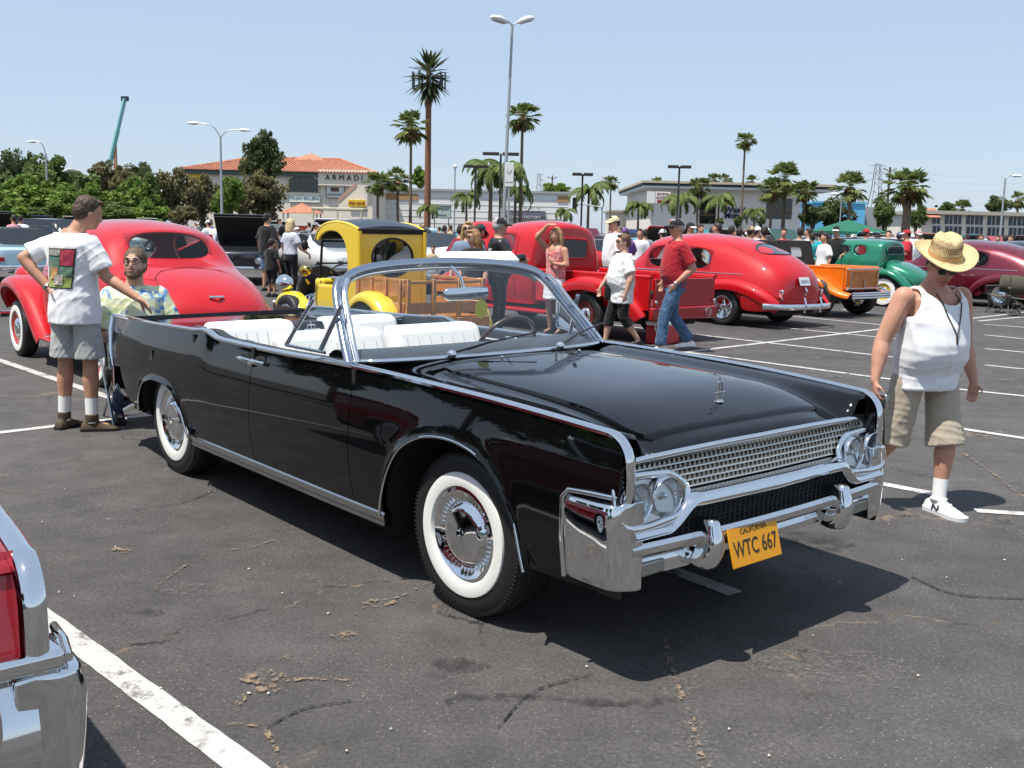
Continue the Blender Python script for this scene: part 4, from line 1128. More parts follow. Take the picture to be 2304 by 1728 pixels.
        fender(t, YEL, [(-.06, .36), (-.14, .60), (-.34, .80), (-.62, .86), (-.90, .76), (-1.08, .56), (-1.14, .38)], .56, .84, s, .05, name='rear_fender', crown=.04)
        wheel(t, (-.62, s * .68, .36), s, .36, .26, .20, None, 'five')
        m = MB(); m.bb(-.3, 1.2, s * .55, s * .74, .30, .33); m.build('running_board', MATS['black_enamel'], t, bevel=.008)
        m = MB(); m.tube([(1.05, s * .62, 1.32), (1.05, s * .68, 1.36)], .01, 6); m.ell((1.04, s * .70, 1.36), (.03, .05, .07), 12, 8); m.build('side_mirror', MATS['black_enamel'], t, ang=60)
    # bed: floor, stakes, rails
    m = MB(); m.bb(-1.15, -.08, -.58, .58, .50, .56); m.build('bed_floor', WOOD, t, bevel=.006)
    def board(x0, x1, y0, y1, z0, z1): m = MB(); m.bb(x0, x1, y0, y1, z0, z1); return m.build('plank', WOOD, t, bevel=.006, seg=1)
    for s in (-1, 1):
        for k, z in enumerate((.58, .80)): board(-1.14, -.10, s * .575 - .013, s * .575 + .013, z, z + .155)
        for x in (-1.08, -.77, -.45, -.14):
            m = MB(); m.bb(x - .03, x + .03, s * .605 - .016, s * .605 + .016, .48, 1.02); m.build('stake', WOOD, t, bevel=.006, seg=1)
        board(-1.16, -.08, s * .575 - .02, s * .575 + .02, .975, 1.015)
    board(-1.20, -1.17, -.56, .56, .60, .735)
    board(-1.20, -1.17, -.56, .56, .96, 1.0)
    for y in (-.56, -.19, .19, .56):
        m = MB(); m.bb(-1.22, -1.175, y - .026, y + .026, .50, 1.02); m.build('stake', WOOD, t, bevel=.006, seg=1)
    board(-1.23, -1.18, -.66, .66, .34, .545)
    plate(t, facing((-1.24, -.02, .44), (-1, 0, 0)), PLATE_WHITE, INK_BLUE, '2C12307', head='California')
    for y in (-.34, .34): disc(t, 'tail_lamp', (-1.232, y, .45), .045, -1, RED_LENS)
    for y in (-.34, .34):
        m = MB(); m.tube([(-1.25, y + .048 * math.cos(a), .45 + .048 * math.sin(a)) for a in np.linspace(0, 2 * PI, 20, endpoint=False)], .006, 6, closed=True); m.build('lamp_ring', CHROME, t, ang=60)
    m = MB(); m.bb(-1.1, 1.9, -.32, .32, .28, .48); m.build('chassis', DARK, t, ang=0)
c_cab()

# ------------------------------------------------------------------ red forties pickup
def red_pickup():
    G = gnd(1330, 760); C = G + AW * 1.45 - AL * .74
    t = thing('pickup_truck', 'shiny red forties pickup with its hood raised, cooler box at its tail', 'truck', C, RZ_AWAY)
    st = [
        (-.06, [(.66, .42), (.74, .60), (.76, .88), (.75, 1.10), (.73, 1.20), (.66, 1.50), (.40, 1.60), (0, 1.62)]),
        (.00, [(.70, .40), (.78, .60), (.80, .88), (.79, 1.10), (.76, 1.20), (.70, 1.53), (.44, 1.66), (0, 1.69)]),
        (.22, [(.72, .40), (.80, .60), (.82, .88), (.81, 1.10), (.78, 1.20), (.71, 1.54), (.46, 1.69), (0, 1.725)]),
        (.42, [(.72, .40), (.80, .60), (.82, .88), (.81, 1.10), (.78, 1.20), (.71, 1.54), (.46, 1.70), (0, 1.735)]),
        (.98, [(.72, .40), (.80, .60), (.82, .88), (.81, 1.08), (.78, 1.18), (.70, 1.52), (.46, 1.68), (0, 1.715)]),
        (1.16, [(.72, .40), (.80, .60), (.81, .88), (.80, 1.06), (.77, 1.15), (.69, 1.44), (.46, 1.58), (0, 1.62)]),
        (1.42, [(.70, .40), (.78, .60), (.79, .86), (.77, 1.02), (.72, 1.08), (.62, 1.13), (.36, 1.16), (0, 1.17)]),
        (1.60, [(.66, .42), (.72, .60), (.72, .84), (.68, .98), (.62, 1.03), (.48, 1.06), (.25, 1.08), (0, 1.085)])]
    st = [(x, [(y, z + (.075 * (z - 1.05) / .6 if z > 1.05 else 0)) for y, z in h]) for x, h in st]
    b = cage(t, 'cab', RED, st, {(3, 4), (5, 5), (5, 6)}, 2, .03, capwin0=())
    # rear window: framed pane let into the back wall
    m = MB(); loop = smooth_path([(-.078, y, z) for y, z in ((-.44, 1.22), (-.44, 1.44), (-.38, 1.49), (0, 1.505), (.38, 1.49), (.44, 1.44), (.44, 1.22), (.38, 1.185), (0, 1.18), (-.38, 1.185))], 4, closed=True)
    m.tube(loop, .016, 6, closed=True); m.build('rear_window_frame', RED, t, ang=80)
    m = MB(); m.add([(p.x - .004, p.y, p.z) for p in loop], [tuple(range(len(loop)))]); m.build('rear_window', mat('dark_window', (.05, .07, .08), .05, 0, 1.0), t, ang=0)
    bv = surf(b)
    for s in (-1, 1):
        seam(t, 'door_seam', bv, [(.36, s * 3, z) for z in np.linspace(.5, 1.6, 16)], (0, -s, 0), MATS['seam_red'], .007)
        seam(t, 'door_seam', bv, [(1.24, s * 3, z) for z in np.linspace(.5, 1.1, 9)], (0, -s, 0), MATS['seam_red'], .007)
        bar(t, 'door_handle', [(.50, s * .84, .98), (.62, s * .85, .98)], .012)
    # nose with the hood tipped up
    nst = [(1.55, [(.60, .45), (.68, .62), (.66, .86), (.54, .98), (.28, 1.0), (0, 1.0)]), (2.1, [(.52, .45), (.58, .62), (.54, .84), (.42, .93), (.22, .95), (0, .95)]), (2.5, [(.44, .45), (.50, .6), (.46, .78), (.34, .86), (.18, .88), (0, .88)])]
    cage(t, 'nose', RED, nst, sub=2, solid=0)
    m = MB(); rows = []
    for k, u in enumerate(np.linspace(0, 1, 9)):
        w = .60 - .16 * u ** 2
        base = Vector((1.62, 0, 1.10)) + Vector((math.cos(.80), 0, math.sin(.80))) * (u * .86)
        nrm = Vector((-math.sin(.80), 0, math.cos(.80)))
        rows.append([base + Vector((0, w * math.sin(v), 0)) + nrm * (.22 * (math.cos(v) - .2) * (1 - .5 * u * u)) for v in np.linspace(-1.45, 1.45, 15)])
    m.grid(rows); m.v = [tuple(p) for p in m.v]; hd = m.build('raised_hood', RED, t, ang=180, solid=.02)
    for s in (1, -1):
        m = MB(); q = [Vector((1.62, 0, 1.10)) + Vector((math.cos(.80), 0, math.sin(.80))) * u + Vector((0, s * (.47 - .1 * u), 0)) + Vector((-math.sin(.80), 0, math.cos(.80))) * (.15 - .05 * u) for u in (.12, .45, .75)]
        m.tube(q, .02, 6); m.build('hood_trim', SATIN, hd, ang=60)
    # bed
    for s in (-1, 1):
        m = MB(); m.bb(-2.62, -.12, s * .72 - .03, s * .72 + .03, .50, .985); sd = m.build('bed_side', RED, t, bevel=.012)
        m = MB(); m.tube([(-2.64, s * .725, .99), (-.12, s * .725, .99)], .032, 10); m.build('bed_rail', RED, sd, ang=60)
        path = [(-.52, .44), (-.66, .68), (-.92, .86), (-1.35, .94), (-1.80, .90), (-2.15, .76), (-2.42, .60), (-2.58, .40)]
        fender(t, RED, path, .70, [.86, .90, .93, .94, .94, .92, .88, .84], s, .12, name='rear_fender', crown=.05)
        m = MB(); m.bb(-.55, 1.3, s * .80 - .12, s * .80 + .12, .30, .36); m.build('running_board', RED, t, bevel=.02)
        path = [(2.45, .42), (2.42, .68), (2.2, .84), (1.85, .90), (1.55, .82), (1.32, .62), (1.20, .40)]
        fender(t, RED, path, .56, .98, s, .08, name='front_fender', crown=.06)
        wheel(t, (-1.42, s * .77, .355), s, .355, .22, .20, None, 'moon', mat('rim_maroon', (.10, .012, .010), .3))
        wheel(t, (1.85, s * .80, .34), s, .34, .2, .19, None, 'moon', MATS['rim_maroon'])
        disc(t, 'tail_lamp', (-2.70, s * .50, .46), .05, -1, RED_LENS)
        m = MB(); m.tube([(-2.715, s * .50 + .062 * math.cos(a), .46 + .062 * math.sin(a)) for a in np.linspace(0, 2 * PI, 20, endpoint=False)], .012, 6, closed=True); m.build('lamp_ring', CHROME, t, ang=60)
        disc(t, 'latch', (-2.68, s * .66, .63), .03, -1, CHROME)
    m = MB(); m.bb(-2.60, -.12, -.70, .70, .52, .56); m.build('bed_floor', mat('dark_red', (.10, .01, .01), .5), t)
    m = MB(); m.bb(-2.66, -2.62, -.66, .66, .55, .97); m.build('tailgate', mat('tailgate_red', (.36, .006, .01), .3, 0, .5), t, bevel=.01)
    m = MB(); m.bb(-2.70, -2.62, -.74, .74, .36, .55); m.build('rear_pan', MATS['tailgate_red'], t, bevel=.02)
    m = MB(); m.bb(-2.5, 2.4, -.45, .45, .26, .44); m.build('chassis', DARK, t, ang=0)
    m = MB(); m.bb(.10, .5, -.65, .65, .55, 1.05); m.build('seat', mat('grey_hide', (.16, .17, .18), .6), t, bevel=.06)
red_pickup()

# ------------------------------------------------------------------ rounded forties sedan (red, maroon)
def fat_sedan(label, m_, C, rz, plate_txt='', style='five', two=False, white=None, low=0.0):
    t = thing('vintage_sedan', label, 'car', C, rz)
    st = [
        (-2.50, [(.48, .36), (.55, .46), (.54, .62), (.47, .74), (.38, .81), (.27, .86), (.13, .89), (0, .895)]),
        (-2.38, [(.66, .32), (.72, .50), (.70, .72), (.64, .88), (.54, .98), (.39, 1.04), (.19, 1.08), (0, 1.09)]),
        (-2.08, [(.78, .30), (.86, .55), (.82, .80), (.74, .96), (.64, 1.11), (.47, 1.22), (.24, 1.28), (0, 1.295)]),
        (-1.70, [(.82, .30), (.90, .60), (.88, .84), (.81, .99), (.71, 1.19), (.53, 1.35), (.27, 1.43), (0, 1.45)]),
        (-1.28, [(.82, .30), (.90, .62), (.88, .86), (.83, 1.0), (.74, 1.24), (.57, 1.45), (.29, 1.54), (0, 1.565)]),
        (-1.02, [(.82, .30), (.90, .62), (.88, .87), (.85, .985), (.735, 1.36), (.59, 1.50), (.30, 1.59), (0, 1.615)]),
        (-.35, [(.82, .30), (.90, .62), (.88, .88), (.86, .985), (.745, 1.43), (.61, 1.555), (.31, 1.645), (0, 1.67)]),
        (-.24, [(.82, .30), (.90, .62), (.88, .88), (.86, .985), (.745, 1.43), (.61, 1.555), (.31, 1.645), (0, 1.67)]),
        (.58, [(.82, .30), (.89, .62), (.87, .88), (.85, .98), (.73, 1.41), (.58, 1.515), (.30, 1.60), (0, 1.625)]),
        (.72, [(.82, .30), (.89, .62), (.87, .87), (.83, 1.0), (.75, 1.22), (.58, 1.41), (.30, 1.51), (0, 1.53)]),
        (1.10, [(.80, .30), (.87, .60), (.84, .84), (.76, .98), (.66, 1.04), (.50, 1.09), (.26, 1.12), (0, 1.13)]),
        (1.75, [(.78, .32), (.84, .58), (.78, .80), (.62, .90), (.48, .97), (.34, 1.02), (.17, 1.05), (0, 1.055)]),
        (2.25, [(.72, .36), (.78, .54), (.70, .72), (.52, .80), (.38, .86), (.26, .91), (.13, .935), (0, .94)]),
        (2.42, [(.60, .40), (.64, .50), (.58, .62), (.42, .70), (.30, .76), (.2, .80), (.1, .82), (0, .825)])]
    b = cage(t, 'body', m_, st, {(5, 3), (7, 3), (9, 4), (9, 5), (9, 6)}, 2, .03, glass_m=WINDOW)
    bv = surf(b)
    # oval rear window lying on the fastback
    m = MB(); pts = []
    for a in np.linspace(0, 2 * PI, 28, endpoint=False):
        h = hit(bv, (-1.80 + .24 * math.sin(a), .42 * math.cos(a), 3), (0, 0, -1), .006); pts.append(h)
    if all(p is not None for p in pts):
        cen = hit(bv, (-1.80, 0, 3), (0, 0, -1), .010)
        m.add(pts + [cen], [(k, (k + 1) % 28, 28) for k in range(28)]); m.build('rear_window', mat('dark_pane', (.012, .014, .018), .04, 0, 1.0), t, ang=80)
        m = MB(); m.tube(pts, .010, 6, closed=True); m.build('rear_window_rubber', RUBBER, t, ang=80)
    for s in (-1, 1):
        seam(t, 'belt_trim', bv, [(x, s * 3, .935) for x in np.linspace(-1.75, 2.0, 22)], (0, -s, 0), CHROME, .010)
        seam(t, 'lid_seam', bv, [(x, s * y, 3) for x, y in ((-1.25, .55), (-1.5, .56), (-1.8, .58), (-2.05, .60), (-2.3, .60), (-2.45, .56))], (0, 0, -1), mat(m_.name + '_seam', tuple(c * .2 for c in m_.node_tree.nodes['Principled BSDF'].inputs[0].default_value[:3]), .4), .007)
        for xx in (-.30, .98): seam(t, 'door_seam', bv, [(xx + (.10 if (z > .8 and xx > 0) else 0), s * 3, z) for z in np.linspace(.40, 1.0, 9)], (0, -s, 0), MATS[m_.name + '_seam'], .006)
        hh = hit(bv, (-.12, s * 3, .86), (0, -s, 0), .03)
        if hh: bar(t, 'door_handle', [hh + Vector((-.07, 0, 0)), hh + Vector((.07, s * .015, 0))], .012)
        path = [(-.55, .34), (-.72, .56), (-.98, .74), (-1.38, .83), (-1.80, .80), (-2.18, .68), (-2.46, .50), (-2.56, .36)]
        fender(t, m_, path, .70, [.92, .96, .98, .99, .985, .95, .86, .76], s, .10, name='rear_fender', crown=.06)
        # lower quarter skin behind the wheel
        m = MB(); m.grid([[(x, s * y, z) for x, y, z in row] for row in ([(-1.86, .975, .66), (-2.1, .95, .62), (-2.35, .87, .52), (-2.48, .78, .44)], [(-1.84, .955, .46), (-2.1, .935, .42), (-2.35, .86, .38), (-2.48, .77, .36)], [(-1.84, .92, .30), (-2.1, .90, .30), (-2.35, .83, .31), (-2.48, .74, .33)])]); m.build('quarter_skin', m_, t, ang=180, sub=1)
        m = MB(); m.grid([[(x, s * y, z) for x, y, z in row] for row in ([(-.92, .965, .64), (-.75, .945, .54), (-.6, .915, .40)], [(-.95, .95, .45), (-.8, .935, .40), (-.6, .91, .34)], [(-.97, .93, .28), (-.8, .92, .28), (-.6, .905, .28)])]); m.build('quarter_skin', m_, t, ang=180, sub=1)
        path = [(2.48, .42), (2.44, .62), (2.2, .78), (1.82, .86), (1.45, .80), (1.18, .62), (1.05, .40)]
        fender(t, m_, path, .62, [.90, .95, .98, .98, .97, .94, .91], s, .12, name='front_fender', crown=.06)
        wheel(t, (-1.42, s * .82, .335), s, .335, .215, .205, white, style)
        wheel(t, (1.52, s * .82, .325), s, .325, .20, .195, white, style)
        h = hit(bv, (-4, s * .60, .60), (1, 0, 0), .03)
        if h:
            m = MB(); m.bb(h.x - .03, h.x + .06, h.y - .028, h.y + .028, h.z - .09, h.z + .09); tl = m.build('tail_lamp', CHROME, t, bevel=.02, seg=3)
            m = MB(); m.bb(h.x - .036, h.x, h.y - .016, h.y + .016, h.z - .06, h.z + .06); m.build('lens', RED_LENS, tl, bevel=.008)
        bar(t, 'bumper_guard', [(-2.70, s * .24, .30), (-2.73, s * .24, .42), (-2.68, s * .24, .56)], .026, None, 8, .8)
        m = MB(); m.ell((2.30, s * .70, .70), (.10, .115, .115), 16, 10); m.build('headlamp', LAMP_GLASS, t, ang=80)
    bar(t, 'rear_bumper', smooth_path([(-2.30, -.92, .40), (-2.60, -.70, .40), (-2.70, -.3, .40), (-2.71, 0, .40), (-2.70, .3, .40), (-2.60, .70, .40), (-2.30, .92, .40)], 4), .024, None, 10, 2.2)
    bar(t, 'front_bumper', smooth_path([(2.30, -.90, .42), (2.58, -.5, .42), (2.64, 0, .42), (2.58, .5, .42), (2.30, .90, .42)], 4), .024, None, 10, 2.2)
    h = hit(bv, (-4, 0, .86), (1, 0, 0), .02)
    if h and plate_txt: plate(t, facing(h + Vector((-.02, .05, -.02)), (-1, 0, .35)), PLATE_WHITE, INK_BLUE, plate_txt)
    h2 = hit(bv, (-4, 0, .66), (1, 0, 0), .02)
    if h2: bar(t, 'lid_handle', [h2 + Vector((-.01, 0, .06)), h2 + Vector((-.05, 0, 0)), h2 + Vector((-.02, 0, -.06))], .022)
    m = MB(); m.bb(-2.3, 2.2, -.62, .62, .22, .42); m.build('chassis', DARK, t, ang=0)
    m = MB(); m.bb(-.95, -.60, -.65, .65, .45, 1.0); m.bb(.0, .3, -.66, .66, .45, 1.02); m.build('seat', mat('seat_dark', (.05, .045, .045), .7), t, bevel=.06)
    return t
G = gnd(1625, 732)
fat_sedan('bright red forties two-door sedan with chrome five-spoke wheels, beside the man in jeans', RED, G + AW * 1.45 - AL * .93, RZ_AWAY, '3HSX912')
G = gnd(2246, 694)
MAROON = mat('maroon_paint', (.16, .008, .022), .22, .35, 1.0)
fat_sedan('dark maroon rounded sedan parked behind the man in the straw hat', MAROON, G + AW * 1.42 - AL * .93, RZ_AWAY, '', 'moon')
c_ = at(2296, 585, 29)
fat_sedan('black rounded sedan at the right edge beyond the maroon car', mat('ink_black_paint', (.006, .006, .010), .08, 0, .6), Vector((c_.x - .3, c_.y, 0)), RZ_AWAY, '', 'moon')

# ------------------------------------------------------------------ orange roadster pickup, black top
def orange_pickup():
    OR = mat('orange_paint', (.78, .17, .006), .25, .1, 1.0)
    ORW = mat('orange_panel', (.55, .16, .02), .35, 0, .4, vary=(6, .25))
    CLOTH = mat('black_cloth', (.016, .013, .012), .8, bump=(200, .3, .002))
    G = gnd(1834, 712); C = G + AW * 1.22 - AL * .80
    t = thing('roadster_pickup', 'orange roadster pickup with black cloth top and tall rear tyres, beyond the red sedan', 'truck', C, RZ_AWAY)
    st = [(-.30, [(.52, .46), (.62, .60), (.64, .85), (.62, .98), (.54, 1.02), (0, 1.02)]), (.1, [(.58, .44), (.68, .60), (.70, .86), (.68, 1.0), (.60, 1.04), (0, 1.04)]), (.9, [(.58, .44), (.68, .60), (.69, .86), (.66, 1.0), (.58, 1.04), (0, 1.04)]), (1.2, [(.48, .46), (.54, .62), (.54, .86), (.48, .98), (.36, 1.02), (0, 1.03)]), (1.95, [(.32, .48), (.36, .62), (.36, .82), (.30, .94), (.2, .98), (0, .99)])]
    cage(t, 'cowl_and_body', OR, st, sub=2, solid=0)
    # cloth top: back panel with a real window gap, side quarters, roof
    m = MB(); m.bb(-.05, .85, -.62, .62, 1.50, 1.545); m.build('roof', CLOTH, t, bevel=.04, seg=4)
    m = MB(); n = 28; o_, i_ = [], []
    for k in range(n):
        a = 2 * PI * k / n; c0, s0 = math.cos(a), math.sin(a); sc = min(.62 / max(abs(c0), 1e-6), .26 / max(abs(s0), 1e-6)); si = min(.20 / max(abs(c0), 1e-6), .105 / max(abs(s0), 1e-6))
        o_.append((c0 * sc, 1.28 + s0 * sc)); i_.append((c0 * min(si, .21), 1.30 + s0 * min(si, .21)))
    lean = lambda z: -.18 + (z - 1.02) * .26
    m.grid([[(lean(z), y, z) for y, z in o_], [(lean(z) - .01, y, z) for y, z in i_], [(lean(z) + .03, y, z) for y, z in i_], [(lean(z) + .03, y, z) for y, z in o_]], cv=True); m.build('top_back_panel', CLOTH, t, ang=40)
    m = MB(); m.add([(lean(z) + .005, y, z) for y, z in i_], [tuple(range(n))]); m.build('rear_window', mat('milky_pane', (.45, .52, .52), .08, 0, .6), t, ang=0)
    for s in (-1, 1):
        m = MB(); m.prism([(-.18, 1.02), (-.05, 1.52), (.32, 1.52), (.22, 1.30), (.16, 1.02)], s * .60, s * .635, 'y'); m.build('top_quarter', CLOTH, t, bevel=.008)
        m = MB(); m.tube([(.95, s * .58, 1.0), (.84, s * .56, 1.52)], .018, 8); m.build('windshield_post', CHROME, t, ang=60)
        # bed side, fender, wheel
        m = MB(); m.bb(-1.72, -.34, s * .62 - .02, s * .62 + .02, .56, 1.02); sd = m.build('bed_side', OR, t, bevel=.012)
        m = MB(); m.tube([(-1.73, s * .63, 1.025), (-.33, s * .63, 1.025)], .022, 8); m.build('bed_rail', OR, sd, ang=60)
        fender(t, OR, [(-.52, .50), (-.66, .72), (-.90, .86), (-1.16, .87), (-1.40, .76), (-1.58, .62), (-1.78, .53), (-1.98, .50)], .62, [.88, .93, .95, .95, .94, .92, .88, .80], s, .04, name='rear_fender', crown=.04)
        wheel(t, (-1.22, s * .80, .40), s, .40, .24, .21, None, 'five')
        wheel(t, (1.70, s * .66, .31), s, .31, .15, .19, None, 'five')
        fender(t, OR, [(2.06, .42), (1.98, .62), (1.74, .70), (1.46, .60), (1.2, .40)], .42, .76, s, .03, name='front_fender')
    m = MB(); m.bb(-1.70, -.34, -.60, .60, .56, .60); m.build('bed_floor', ORW, t)
    m = MB(); m.bb(-1.77, -1.72, -.62, .62, .58, 1.03); tg = m.build('tailgate', OR, t, bevel=.012)
    m = MB(); m.bb(-1.785, -1.768, -.52, .52, .64, .96); m.build('tailgate_panel', ORW, tg, bevel=.006)
    for y in (-.50, -.02, .50): bar(tg, 'hinge_rod', [(-1.80, y, .60), (-1.80, y, .80 if abs(y) < .1 else .96)], .016)
    for z in (.60, .995): bar(tg, 'cross_rod', [(-1.80, -.60, z), (-1.80, .60, z)], .012)
    for y in (-.62, .62): disc(tg, 'rod_end', (-1.81, y, .60), .035, -1, CHROME); disc(tg, 'rod_end', (-1.81, y, .995), .03, -1, CHROME)
    for z in (.42, .47, .515): bar(t, 'rear_bumper', [(-1.98, -.72, z), (-2.02, 0, z), (-1.98, .72, z)], .024)
    plate(t, facing((-2.0, .52, .33), (-1, 0, 0)), PLATE_BLACK, AMBER_PLATE, 'TF 32', w=.20, h=.13, size=.06)
    m = MB(); m.bb(-1.7, 1.9, -.34, .34, .36, .50); m.build('chassis', DARK, t, ang=0)
orange_pickup()

# ------------------------------------------------------------------ green thirties coupe
def green_coupe():
    GR = mat('green_paint', (.012, .19, .105), .25, .25, 1.0)
    G = gnd(1990, 690); C = G + AW * .98 - AL * .74
    t = thing('vintage_coupe', 'metallic green thirties coupe with whitewall tyres on yellow wheels', 'car', C, RZ_AWAY)
    st = [(-.72, [(.52, .46), (.58, .62), (.58, .98), (.57, 1.13), (.54, 1.20), (.50, 1.44), (.34, 1.54), (0, 1.56)]),
          (-.66, [(.56, .44), (.63, .62), (.63, .98), (.62, 1.13), (.59, 1.20), (.55, 1.47), (.38, 1.58), (0, 1.60)]),
          (-.30, [(.58, .44), (.66, .62), (.66, .98), (.64, 1.14), (.61, 1.20), (.57, 1.48), (.40, 1.60), (0, 1.63)]),
          (.06, [(.58, .44), (.66, .62), (.66, .98), (.64, 1.14), (.61, 1.20), (.57, 1.48), (.40, 1.60), (0, 1.63)]),
          (.14, [(.58, .44), (.66, .62), (.66, .98), (.64, 1.14), (.61, 1.20), (.57, 1.48), (.40, 1.60), (0, 1.63)]),
          (.76, [(.57, .44), (.65, .62), (.65, .98), (.63, 1.13), (.60, 1.19), (.56, 1.47), (.40, 1.58), (0, 1.61)]),
          (.84, [(.56, .44), (.64, .62), (.64, .98), (.62, 1.12), (.59, 1.18), (.55, 1.44), (.40, 1.54), (0, 1.57)]),
          (.90, [(.54, .44), (.62, .62), (.62, .96), (.60, 1.08), (.56, 1.13), (.50, 1.16), (.30, 1.18), (0, 1.18)]),
          (1.2, [(.42, .44), (.46, .62), (.46, .92), (.44, 1.03), (.40, 1.08), (.32, 1.12), (.2, 1.14), (0, 1.14)]),
          (1.95, [(.30, .46), (.33, .62), (.33, .86), (.31, .96), (.28, 1.0), (.22, 1.03), (.12, 1.05), (0, 1.05)])]
    b = cage(t, 'body', GR, st, {(2, 4), (4, 4), (6, 5), (6, 6)}, 2, .03)
    bv = surf(b)
    for s in (-1, 1):
        for xx in (.10, .80): seam(t, 'door_seam', bv, [(xx, s * 3, z) for z in np.linspace(.5, 1.12, 8)], (0, -s, 0), DARK, .006)
    m = MB(); loop = smooth_path([(-.735, y, z) for y, z in ((-.34, 1.26), (-.34, 1.42), (0, 1.44), (.34, 1.42), (.34, 1.26), (0, 1.25))], 4, closed=True); m.tube(loop, .014, 6, closed=True); m.build('rear_window_frame', GR, t, ang=80)
    m = MB(); m.add([(p.x - .002, p.y, p.z) for p in loop], [tuple(range(len(loop)))]); m.build('rear_window', mat('dark_window', (.05, .07, .08), .05, 0, 1.0), t, ang=0)
    ds = [(-1.62, [(.30, .50), (.34, .58), (.30, .66), (.2, .70), (0, .71)]), (-1.45, [(.44, .46), (.48, .60), (.46, .80), (.32, .88), (0, .90)]), (-1.05, [(.52, .44), (.57, .60), (.56, .94), (.40, 1.04), (0, 1.06)]), (-.66, [(.54, .44), (.60, .60), (.60, 1.0), (.44, 1.12), (0, 1.14)])]
    cage(t, 'rear_deck', GR, ds, sub=2, solid=0)
    for s in (-1, 1):
        fender(t, GR, [(-.28, .44), (-.39, .66), (-.61, .84), (-.93, .92), (-1.23, .84), (-1.47, .64), (-1.60, .44)], .54, [.80, .85, .88, .89, .88, .84, .78], s, .05, name='rear_fender', crown=.05)
        fender(t, GR, [(2.02, .42), (1.95, .66), (1.70, .78), (1.40, .68), (1.10, .46), (.86, .34)], .36, .82, s, .04, name='front_fender', crown=.05)
        wheel(t, (-.95, s * .72, .36), s, .36, .17, .19, (.20, .315), 'moon', mat('rim_yellow', (.72, .46, .04), .35))
        wheel(t, (1.55, s * .68, .34), s, .34, .15, .19, (.20, .30), 'moon', MATS['rim_yellow'])
        m = MB(); m.bb(-.5, .9, s * .62, s * .84, .32, .36); m.build('running_board', DARK, t, bevel=.01)
        m = MB(); m.ell((1.9, s * .45, .86), (.10, .10, .10), 16, 10); m.build('headlamp', CHROME, t, ang=80)
    m = MB(); m.lathe([(.17, -.012), (.185, 0), (.17, .012)], 24, c=(.60, .30, 1.13), axis='x', M=Matrix.Rotation(-.5, 3, 'Y')); m.build('steering_wheel', DARK, t)
    m = MB(); m.bb(-.5, -.2, -.55, .55, .5, 1.1); m.build('seat', mat('seat_dark', (.05, .045, .045), .7), t, bevel=.05)
    m = MB(); m.bb(-1.6, 1.9, -.34, .34, .32, .48); m.build('chassis', DARK, t, ang=0)
green_coupe()
# ------------------------------------------------------------------ people
def bake(mb, name, m_, voxel=.012, it=5, folds=None, seed=0, fac=.5):
    """union of closed shapes -> one continuous smooth mesh"""
    me0 = mb.mesh('tmp', None, 0)
    o = bpy.data.objects.new('tmp', me0); COL.objects.link(o)
    r = o.modifiers.new('r', 'REMESH'); r.mode = 'VOXEL'; r.voxel_size = voxel
    s = o.modifiers.new('s', 'SMOOTH'); s.factor = fac; s.iterations = it
    bpy.context.view_layer.update()
    me = bpy.data.meshes.new_from_object(o.evaluated_get(bpy.context.evaluated_depsgraph_get()))
    bpy.data.objects.remove(o); bpy.data.meshes.remove(me0)
    n = len(me.vertices)
    if folds:
        co = np.empty(n * 3); me.vertices.foreach_get('co', co); co = co.reshape(-1, 3)
        no = np.empty(n * 3); me.vertices.foreach_get('normal', no); no = no.reshape(-1, 3)
        rs = np.random.RandomState(seed); d = np.zeros(n); amp, wl = folds
        for k in range(6):
            dr = rs.normal(size=3); dr[2] = dr[2] * .9; dr /= np.linalg.norm(dr)
            d2 = rs.normal(size=3); d2 /= np.linalg.norm(d2)
            L = wl * rs.uniform(.7, 1.8)
            ph = co @ dr * (2 * PI / L) + 1.4 * np.sin(co @ d2 * (2 * PI / (L * 2.1)) + rs.uniform(0, 6)) + rs.uniform(0, 6)
            mask = .5 + .5 * np.sin(co @ rs.normal(size=3) * 9 + rs.uniform(0, 6))
            d += (1 - np.abs(np.sin(ph))) ** 2 * mask
        d = d / 6 * 2 - .35
        co = co + no * (d * amp)[:, None]
        me.vertices.foreach_set('co', co.ravel())
    me.polygons.foreach_set('use_smooth', [True] * len(me.polygons))
    me.materials.clear(); me.materials.append(m_); me.name = name
    return me
def limb(mb, pts, rad, n=12):
    P = [Vector(p) for p in pts]
    mb.tube(P, list(rad), n)
    for p, r in zip(P, rad):
        rr = r if not isinstance(r, (tuple, list)) else min(r)
        mb.ell(p, (rr, rr, rr), 10, 7)
def ringtube(mb, rings, n=20, sq=1.0):
    """rings: (centre, rx, ry, M or None)"""
    R = []
    for c, rx, ry, M in rings:
        q = []
        for k in range(n):
            a = 2 * PI * k / n; ca, sa = math.cos(a), math.sin(a)
            v = Vector((rx * math.copysign(abs(ca) ** sq, ca), ry * math.copysign(abs(sa) ** sq, sa), 0))
            if M is not None: v = M @ v
            q.append(Vector(c) + v)
        R.append(q)
    mb.loft(R)
